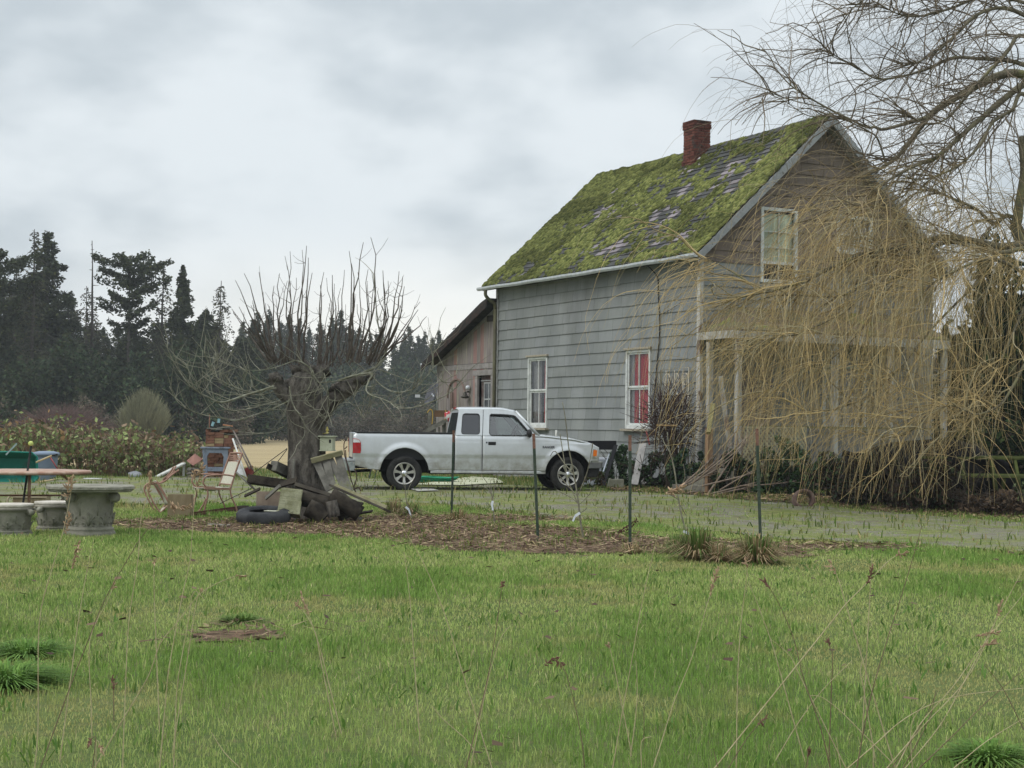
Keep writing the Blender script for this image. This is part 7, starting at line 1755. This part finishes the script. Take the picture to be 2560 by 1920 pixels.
B(e, 'lattice_bars', mat('pale_lattice', (.24, .23, .16), (.33, .32, .23), 8, .85), t_)
# heap of dark boards, mossy picnic bench
gd = 'dark boards heaped under the willow'
for i in range(16):
    px = 2180 + i * 15 + random.uniform(-10, 10); py = 1150 + (i % 5) * 22; a = P(px - 70, py - 18, 28.4 + .08 * (i % 6)); b_ = P(px + 90, py + random.uniform(0, 40), 28.2 + .08 * (i % 6)); a.z = max(a.z, .1); b_.z = max(b_.z, .08)
    t_ = T('dark_board', 'dark rotten board in the heap under the willow', 'board', a, gd); e = MB(); e.beam(a, b_, .05, .18, (0, -1, .4)); B(e, 'board', darkwood, t_)
b0 = GD(2300, 29.0); t_ = T('dark_tarp', 'black tarpaulin heap behind the dark boards under the willow', 'tarpaulin', b0); e = MB(); e.blob(b0 + Vector((0, -.5, .35)), (1.5, .7, .75), jit=.7); B(e, 'tarp_cloth', mat('black_tarp', (.008, .008, .009), (.02, .019, .018), 4, .95, .5, 6, spec=.05), t_, True)
mossb = mat('mossy_bench_wood', (.075, .085, .03), (.13, .15, .045), 5, .95, .4, 30, c3=(.05, .045, .03), s3=3)
t_ = T('picnic_bench', 'green mossy wooden picnic bench at the right edge under the willow', 'bench', GD(2470, 27.5)); x0, x1 = P(2330, 1190, 27.5).x, P(2640, 1190, 27.5).x
for k, (z, y) in enumerate([(.60, 27.2), (.61, 27.36), (.62, 27.52)]): e = MB(); e.bx(x0, x1, y, y + .13, z - .02 + .02 * 0, z + .02); B(e, 'seat_board', mossb, t_, bevel=.004)
for k, (z, y) in enumerate([(.90, 28.0), (.91, 28.16), (.92, 28.32)]): e = MB(); e.bx(x0 - .05, x1, y, y + .14, z - .02, z + .02); B(e, 'top_board', mossb, t_, bevel=.004)
for px in (2425, 2500, 2560): e = MB(); x = P(px, 1190, 27.5).x; e.beam((x - .06, 27.3, -.02), (x + .02, 28.1, .88), .05, .12, (0, 0, 1)); e.beam((x + .05, 27.6, -.02), (x, 27.3, .58), .10, .05, (1, 0, 0)); B(e, 'leg', mossb, t_)
b0 = G(2372, 1268); b0.z += .08; t_ = T('blue_disc', 'small bright blue plastic lid among the brambles at the right', 'lid', b0); e = MB(); e.lathe([(.0, .03), (.09, .03), (.10, .0), (.09, -.02)], 20, b0, Matrix.Rotation(rad(65), 3, 'X')); B(e, 'lid_disc', mat('bright_blue', (.03, .14, .40), rough=.5), t_, True)
b0 = G(2420, 1268); t_ = T('black_pot', 'black plastic pot lying on its side under the picnic bench', 'pot', b0); e = MB(); e.lathe([(.11, -.12), (.15, .12), (.155, .12), (.12, -.12)], 24, b0 + Vector((0, .2, .14)), Matrix.Rotation(rad(78), 3, 'X'), caps=False); B(e, 'pot_wall', blackp, t_, True)
# far car bonnet and building seen through the willow
b0 = GD(2460, 44); t_ = T('parked_car', 'pale silver car behind the yard junk at the far right, only its top showing', 'car', b0); e = MB(); cx_ = b0.x; zz = b0.z
pr_f = [(-1.9, .35), (-1.95, .7), (-1.6, .92), (-.8, 1.02), (-.3, 1.36), (.9, 1.42), (1.6, 1.02), (2.1, .95), (2.15, .4)]
e.prism([(cx_ + x, b0.y - .8, zz + z) for x, z in pr_f], (0, 1.6, 0)); B(e, 'body', mat('pale_silver', (.5, .52, .56), rough=.3, metal=.3), t_, bevel=.06)
e = MB(); e.prism([(cx_ + x, b0.y - .815, zz + z) for x, z in [(-.72, 1.04), (-.28, 1.32), (.85, 1.37), (1.35, 1.06)]], (0, 1.63, 0)); B(e, 'side_windows', dglass, t_)
for x in (-1.25, 1.35): 
    for s_ in (-.72, .72): e = MB(); e.lathe([(0, -.1), (.32, -.1), (.33, 0), (.32, .1), (0, .1)], 24, (cx_ + x, b0.y + s_, zz + .33), Matrix.Rotation(rad(90), 3, 'X')); B(e, 'wheel', rubber, t_, True)
b0 = GD(2545, 50); t_ = T('grey_shed', 'plain grey outbuilding wall behind the willow at the right edge', 'shed', b0); e = MB(); x0 = P(2435, 1000, 50).x; zt = P(2500, 915, 50).z; e.bx(x0, x0 + 5, b0.y, b0.y + 4, b0.z - .1, zt); B(e, 'wall', mat('shed_grey', (.25, .27, .28), (.32, .34, .35), 1.5, .8, .2, 12, stretch=(6, 1, .3)), t_)
e = MB(); e.prism([(x0 - .3, b0.y - .3, zt), (x0 + 5.3, b0.y - .3, zt), (x0 + 5.3, b0.y + 2, zt + 1.0), (x0 - .3, b0.y + 2, zt + 1.0)], (0, 0, .08)); e.prism([(x0 - .3, b0.y + 2, zt + 1.0), (x0 + 5.3, b0.y + 2, zt + 1.0), (x0 + 5.3, b0.y + 4.3, zt), (x0 - .3, b0.y + 4.3, zt)], (0, 0, .08)); B(e, 'roof', mat('shed_roof', (.14, .14, .14), (.2, .2, .2), 3, .8), t_)
# dark evergreen behind the willow
dkev = [(.016, .030, .014), (.026, .042, .018), (.012, .02, .011), (.04, .055, .02)]
bush('evergreen_tree', 2520, 37, 640, 270, dkev, 'dark drooping evergreen tree behind the willow at the right edge', 'tree', 13000, .10)
bush('evergreen_tree', 2400, 40, 800, 190, dkev, 'lower dark evergreen behind the willow right of the house', 'tree', 8000, .10)
bush('evergreen_bush', 2340, 39, 950, 200, dkev + [(.06, .05, .035)], 'dark undergrowth between the house and the grey outbuilding', 'shrub', 5000, .08)
bush('evergreen_bush', 2500, 34, 1060, 240, dkev + [(.06, .05, .035)], 'dark undergrowth behind the picnic bench', 'shrub', 5000, .07)

# hose, tarps, vent pipe, ramp, dish beside the lean-to
hc = P(1090, 1201, 35.2); hc.z = g(hc.x, hc.y) + .03; t_ = T('garden_hose', 'green garden hose coiled on the ground beyond the truck', 'hose', hc); e = MB()
for k in range(9): e.tube([hc + Vector(((.30 + .02 * k) * math.cos(a) * 1.1, (.26 + .015 * k) * math.sin(a), .01 + .012 * k + .01 * math.sin(a * 3 + k))) for a in [j * math.pi / 14 for j in range(29)]], .011, 5, False)
B(e, 'coil', mat('hose_green', (.02, .22, .12), (.03, .28, .16), 9, .5), t_, True)
def sheet(name, label, pts, m, dz=.035):
    q = [G(*p) for p in pts]; q = [Vector((p.x, p.y, p.z + dz)) for p in q]; t_ = T(name, label, 'sheet', q[0]); e = MB(); e.prism(q, (0, 0, .012)); B(e, 'sheet_face', m, t_)
palet = mat('pale_sheet', (.33, .34, .22), (.45, .45, .33), 3, .85, .3, 10)
sheet('ground_sheet', 'pale yellow sheet spread on the ground beyond the truck', [(1038, 1216), (1150, 1218), (1262, 1211), (1240, 1200), (1180, 1196), (1120, 1204)], palet)
sheet('ground_mat', 'small pale mat on the drive near the truck rear wheel', [(1022, 1226), (1046, 1233), (1096, 1231), (1070, 1225)], mat('pale_mat', (.36, .35, .32), rough=.9))
stick('white_vent_pipe', 'short white vent pipe at the wall behind the truck bonnet', 'pipe', P(1390, 1105, 36.5), P(1391, 1075, 36.5), .022, mat('pvc_white', (.6, .6, .56), rough=.5))
b0 = GD(1100, 41.5); rmp = T('stair_railing', 'grey wooden stair railing and landing at the lean-to door, seen over the truck bed', 'railing', b0)
def RB(a, b_, w_, h_, m, nm, d=41.3, up=(0, 0, 1)): e = MB(); e.beam(P(*a, d), P(*b_, d), w_, h_, up); B(e, nm, m, rmp)
RB((1060, 1081), (1124, 1046), .06, .10, greywood, 'sloping_rail'); RB((1086, 1034), (1120, 1034), .05, .17, mat('brown_board', (.10, .06, .035), (.15, .09, .055), 5, .85), 'cross_board')
for px, y0, y1 in ((1074, 1030, 1110), (1112, 1050, 1110), (1128, 1040, 1110)): RB((px, y0), (px, y1), .05, .07, greywood, 'post', 41.4, (1, 0, 0))
for k in range(4): RB((1080 + k * 9, 1078 - k * 5), (1080 + k * 9, 1112), .03, .04, greywood, 'baluster', 41.35, (1, 0, 0))
yr = T('yellow_rope', 'yellow rope looped over the brown board of the stair railing', 'rope', P(1080, 1030, 41.1)); e = MB(); e.tube(smoothpath([P(1068, 1032, 41.1), P(1074, 1024, 41.1), P(1080, 1026, 41.1), P(1082, 1040, 41.1), P(1080, 1060, 41.1)], 3), .014, 5); e.tube(smoothpath([P(1113, 1025, 41.1), P(1116, 1036, 41.1), P(1112, 1050, 41.1)], 3), .014, 5); B(e, 'loops', mat('yellow_rope', (.42, .28, .06), rough=.8), yr)
e = MB(); c_ = P(1121, 1040, 41.0); e.blob(c_, (.09, .05, .13), jit=.5); rw_ = T('red_white_cloth', 'red and white crumpled cloth on the railing beside the truck cab', 'cloth', c_); B(e, 'cloth_fold', mat('red_white_print', (.45, .05, .06), (.6, .58, .56), 9, .8, lo=.48, hi=.52), rw_, True)
dc = P(1080, 985, 43.5); t_ = T('satellite_dish', 'dark satellite dish mounted at the left wall of the lean-to', 'satellite dish', P(1094, 1040, 43.5)); e = MB(); R3 = Matrix.Rotation(rad(-62), 3, 'Z') @ Matrix.Rotation(rad(68), 3, 'X')
e.lathe([(0, -.05), (.12, -.045), (.24, -.02), (.33, .02), (.34, .025), (.33, .028), (.24, -.01), (0, -.04)], 36, dc, R3); B(e, 'reflector', mat('dish_dark', (.055, .055, .065), (.09, .09, .1), 5, .6), t_, True)
e = MB(); e.tube(smoothpath([dc, P(1092, 1005, 43.3), P(1094, 1040, 43.4)], 3), .022, 6); B(e, 'mast', mat('galvanised', (0, 0, 0)), t_); e = MB(); e.tube([P(1082, 1002, 43.3), P(1046, 992, 43.0)], .012, 5); B(e, 'arm', mat('galvanised', (0, 0, 0)), t_)
e = MB(); e.box(P(1044, 990, 43.0), (.13, .06, .08)); B(e, 'receiver', mat('receiver_white', (.5, .5, .52), rough=.5), t_)

# tall dry stems in the foreground
sk = random.Random(21); gS = 'tall dry grass stems in the foreground'
stemc = [mat('straw_stem', (.34, .28, .16), (.46, .39, .24), 20, .8), mat('dark_stem_straw', (.13, .085, .06), (.2, .14, .095), 20, .85)]
headc = mat('seed_head', (.27, .17, .11), (.46, .33, .21), 60, .9)
headd = mat('dark_seed_head', (.12, .06, .045), (.22, .12, .09), 60, .9)
def stalk(path, d, m, head, label, r=.0022, hc_=None, side_heads=()):
    n = len(path); q = [P(px, py, d) for px, py in path]
    b0 = q[0]; gz_ = g(b0.x, b0.y)
    if b0.z > gz_: ext = b0 + (q[0] - q[1]).normalized() * ((b0.z - gz_) / max(.2, (q[0] - q[1]).normalized().z * -1)); ext.z = gz_; q = [ext] + q
    base = q[0].copy(); t_ = T('grass_stalk', label, 'grass stalk', base, gS); q = smoothpath(q, 4); N = len(q)
    e = MB(); e.tube(q, [r * (1.15 - .75 * i / N) for i in range(N)], 5, False); B(e, 'stem', m, t_, True)
    def hd(a, b_, wd_):
        e = MB(); L_ = (b_ - a).length; k = int(L_ / .0035) + 3
        for i in range(k):
            u = i / k; c = a.lerp(b_, u); w_ = wd_ * math.sin(math.pi * min(.97, u * .85 + .12)); v = Vector((sk.gauss(0, w_), sk.gauss(0, w_), sk.gauss(0, w_)))
            e.tube([c, c + v * .6 + (b_ - a).normalized() * .004, c + v + (b_ - a).normalized() * .009], [.0016, .0036, .001], 3, False)
        B(e, 'seed_head', hc_ or headc, t_)
    if head: hd(q[-1 - head], q[-1], .0095)
    for (x0, y0, x1, y1) in side_heads: hd(P(x0, y0, d), P(x1, y1, d), .011)
def fullpx(x, y): return (x * 1280 / 2212, 1350 + y * 1280 / 2212)
def fullpr(x, y): return (1280 + x * 1280 / 2212, 1350 + y * 1280 / 2212)
LS = [([fullpx(150, 985), fullpx(165, 800), (98, 1560), (128, 1430), (155, 1340), (176, 1240), (182, 1190)], 6.0, 0, 3, ((168, 1250, 172, 1195), (164, 1335, 172, 1285))),
 ([fullpx(175, 985), fullpx(260, 750), (205, 1640), (262, 1500), (330, 1380), (352, 1345), (395, 1290)], 6.1, 1, 0, ()),
 ([fullpx(255, 985), fullpx(300, 640), (195, 1560), (215, 1440), (235, 1350)], 6.3, 0, 0, ((200, 1350, 180, 1420),)),
 ([fullpx(530, 985), fullpx(540, 700), (322, 1560), (345, 1400), (352, 1300), (368, 1240), (376, 1180)], 6.0, 0, 3, ((372, 1232, 378, 1178),)),
 ([fullpx(540, 760), fullpx(640, 590), (400, 1610), (440, 1560), (495, 1490), (540, 1460), (590, 1440), (612, 1440)], 6.2, 0, 4, ()),
 ([fullpx(690, 985), fullpx(710, 760), (420, 1690), (440, 1570), (460, 1470), (476, 1400), (480, 1340), (488, 1240), (505, 1170)], 6.0, 0, 3, ((486, 1200, 484, 1178), (492, 1190, 508, 1160), (425, 1270, 480, 1265), (434, 1280, 432, 1260))),
 ([fullpx(750, 985), fullpx(757, 800), (445, 1700), (470, 1560), (484, 1480), (512, 1500)], 6.1, 0, 0, ()),
 ([fullpx(780, 700), fullpx(820, 450), fullpx(850, 260), fullpx(875, 215)], 6.5, 0, 2, ()),
 ([(228, 1760), (225, 1600), (270, 1500), (285, 1460)], 6.8, 0, 2, ()), ([(390, 1600), (386, 1500), (385, 1420), (386, 1400)], 6.8, 0, 3, ()),
 ([(285, 1810), (284, 1740), (282, 1690)], 7.2, 1, 3, ()), ([(232, 1920), (236, 1880), (238, 1840), (222, 1860)], 6.0, 1, 2, ()), ([(240, 1900), (242, 1850), (256, 1880)], 6.0, 0, 2, ()),
 ([(820, 1700), (800, 1620), (780, 1560), (752, 1480)], 6.8, 0, 3, ()), ([(800, 1640), (788, 1580), (760, 1530), (740, 1508)], 6.8, 0, 3, ()),
 ([(1230, 1920), (1190, 1790), (1150, 1660), (1110, 1530), (1060, 1410), (1020, 1340), (985, 1280)], 6.0, 0, 0, ()), ([(1200, 1920), (1175, 1860), (1110, 1800), (1080, 1765)], 6.3, 0, 0, ()),
 ([(1165, 1920), (1200, 1780), (1230, 1640), (1250, 1500), (1258, 1455)], 6.1, 1, 2, ()), ([(1190, 1850), (1220, 1700), (1250, 1600), (1275, 1565)], 6.2, 0, 0, ()),
 ([(1010, 1380), (1025, 1500), (1035, 1640)][::-1], 6.6, 0, 0, ()), ([(600, 1920), (560, 1880), (528, 1830)], 6.2, 0, 0, ())]
RS = [([(435, 985), (470, 780), (510, 560), (560, 280), (600, 100), (625, 0)], 6.0, 0, 0, ((1668, 1235, 1700, 1222), (1672, 1228, 1712, 1214))),
 ([(315, 985), (290, 800), (235, 580), (185, 520)], 6.2, 1, 0, ((1362, 1664, 1384, 1646), (1384, 1646, 1410, 1662))), ([(470, 690), (440, 540), (418, 450)], 6.5, 0, 1, ()),
 ([(610, 985), (650, 860), (700, 700), (780, 500), (840, 290), (890, 120)], 6.1, 0, 3, ()), ([(1490, 985), (1540, 720), (1600, 500), (1680, 250), (1740, 50), (1770, -60)], 5.9, 1, 0, ((2168, 1460, 2182, 1415),)),
 ([(970, 900), (975, 600), (990, 350), (1015, 150), (1010, 80)], 6.2, 0, 3, ()), ([(1180, 650), (1130, 470), (1070, 300), (1020, 180)], 6.4, 0, 0, ()), ([(1375, 985), (1330, 800), (1260, 600), (1215, 420), (1150, 270), (1090, 170)], 6.1, 1, 2, ()),
 ([(1260, 620), (1200, 500), (1120, 430)], 6.2, 0, 0, ()), ([(1500, 820), (1420, 740), (1340, 680), (1285, 672)], 6.2, 0, 0, ()), ([(935, 985), (1020, 850), (1100, 760)], 6.1, 1, 2, ()), ([(1140, 950), (1230, 800), (1340, 650), (1470, 520)], 6.3, 0, 0, ()),
 ([(1360, 380), (1440, 280), (1550, 170), (1640, 80), (1705, 55)], 6.0, 0, 3, ()), ([(1440, 270), (1410, 170), (1370, 85)], 6.2, 0, 3, ()), ([(1620, 985), (1780, 800), (1950, 620), (2060, 420), (2120, 260)], 6.0, 0, 2, ()), ([(1660, 985), (1760, 800), (1900, 640), (2030, 460), (2212, 230)], 5.9, 0, 0, ((2440, 1590, 2500, 1580), (2452, 1618, 2490, 1604))),
 ([(1700, 985), (1850, 800), (1960, 600), (2100, 330), (2212, 120)], 6.1, 0, 0, ()), ([(1640, 985), (1750, 830), (1840, 650)], 6.0, 1, 0, ()), ([(1690, 985), (1800, 780), (1830, 650)], 6.0, 1, 0, ()), ([(1760, 985), (1900, 850), (2050, 700), (2212, 560)], 6.0, 1, 0, ()), ([(1550, 900), (1700, 770), (1900, 680), (2212, 640)], 6.0, 0, 0, ()), ([(1910, 985), (2050, 870), (2212, 770)], 5.9, 0, 0, ()),
 ([(2212, 820), (2120, 640), (2040, 540)], 6.0, 1, 0, ()), ([(1520, 650), (1505, 560), (1530, 500)], 6.4, 0, 0, ()), ([(1380, 640), (1385, 500), (1360, 430)], 6.4, 1, 2, ()), ([(1540, 350), (1550, 170), (1555, 60)], 7, 0, 0, ()), ([(560, 985), (560, 870), (605, 850)], 6.0, 0, 0, ()), ([(890, 985), (870, 900)], 5.9, 1, 0, ()), ([(1560, 985), (1560, 900), (1545, 880)], 6.0, 0, 0, ()), ([(505, 985), (540, 700), (535, 520)], 6.4, 0, 0, ()), ([(570, 900), (570, 700)], 6.6, 1, 0, ()), ([(1420, 985), (1400, 850)], 6.0, 0, 0, ()), ([(1270, 985), (1285, 900)], 6.0, 1, 2, ()), ([(1730, 985), (1725, 800), (1790, 700)], 6.0, 0, 0, ())]
for path, d, m, hd_, sh_ in LS: 
    where = 'near the left edge' if path[0][0] < 520 else 'left of the middle'
    stalk(path, d, stemc[m], hd_, ('dark ' if m else 'straw coloured ') + 'dry grass stem ' + ('with seed head ' if hd_ or sh_ else '') + where, .0022, headd if m else headc, sh_)
for path, d, m, hd_, sh_ in RS:
    pth = [fullpr(*p) for p in path]; where = 'right of the middle' if pth[0][0] < 2100 else 'in the tangle at the lower right'
    stalk(pth, d, stemc[m], hd_, ('dark ' if m else 'straw coloured ') + 'dry grass stem ' + ('with seed head ' if hd_ or sh_ else '') + where, .0022, headd if m else headc, sh_)

# ------------------------------------------------------------------ damp winter air
hz = MB(); hz.bx(-420, 420, -12, 330, -1.3, 46)
hm_ = bpy.data.materials.new('damp_air'); hm_.use_nodes = True; t = hm_.node_tree; t.nodes.remove(t.nodes['Principled BSDF'])
vp = nn(t, 'ShaderNodeVolumePrincipled'); vp.inputs['Color'].default_value = (.86, .90, .94, 1); vp.inputs['Density'].default_value = .0005; vp.inputs['Anisotropy'].default_value = .2
L(t, vp.outputs[0], t.nodes['Material Output'].inputs['Volume'])
ho_ = hz.build('haze', hm_); ho_['kind'] = 'stuff'; ho_['label'] = 'thin damp winter air over the field'; ho_['category'] = 'haze'
scene.cycles.volume_bounces = 0
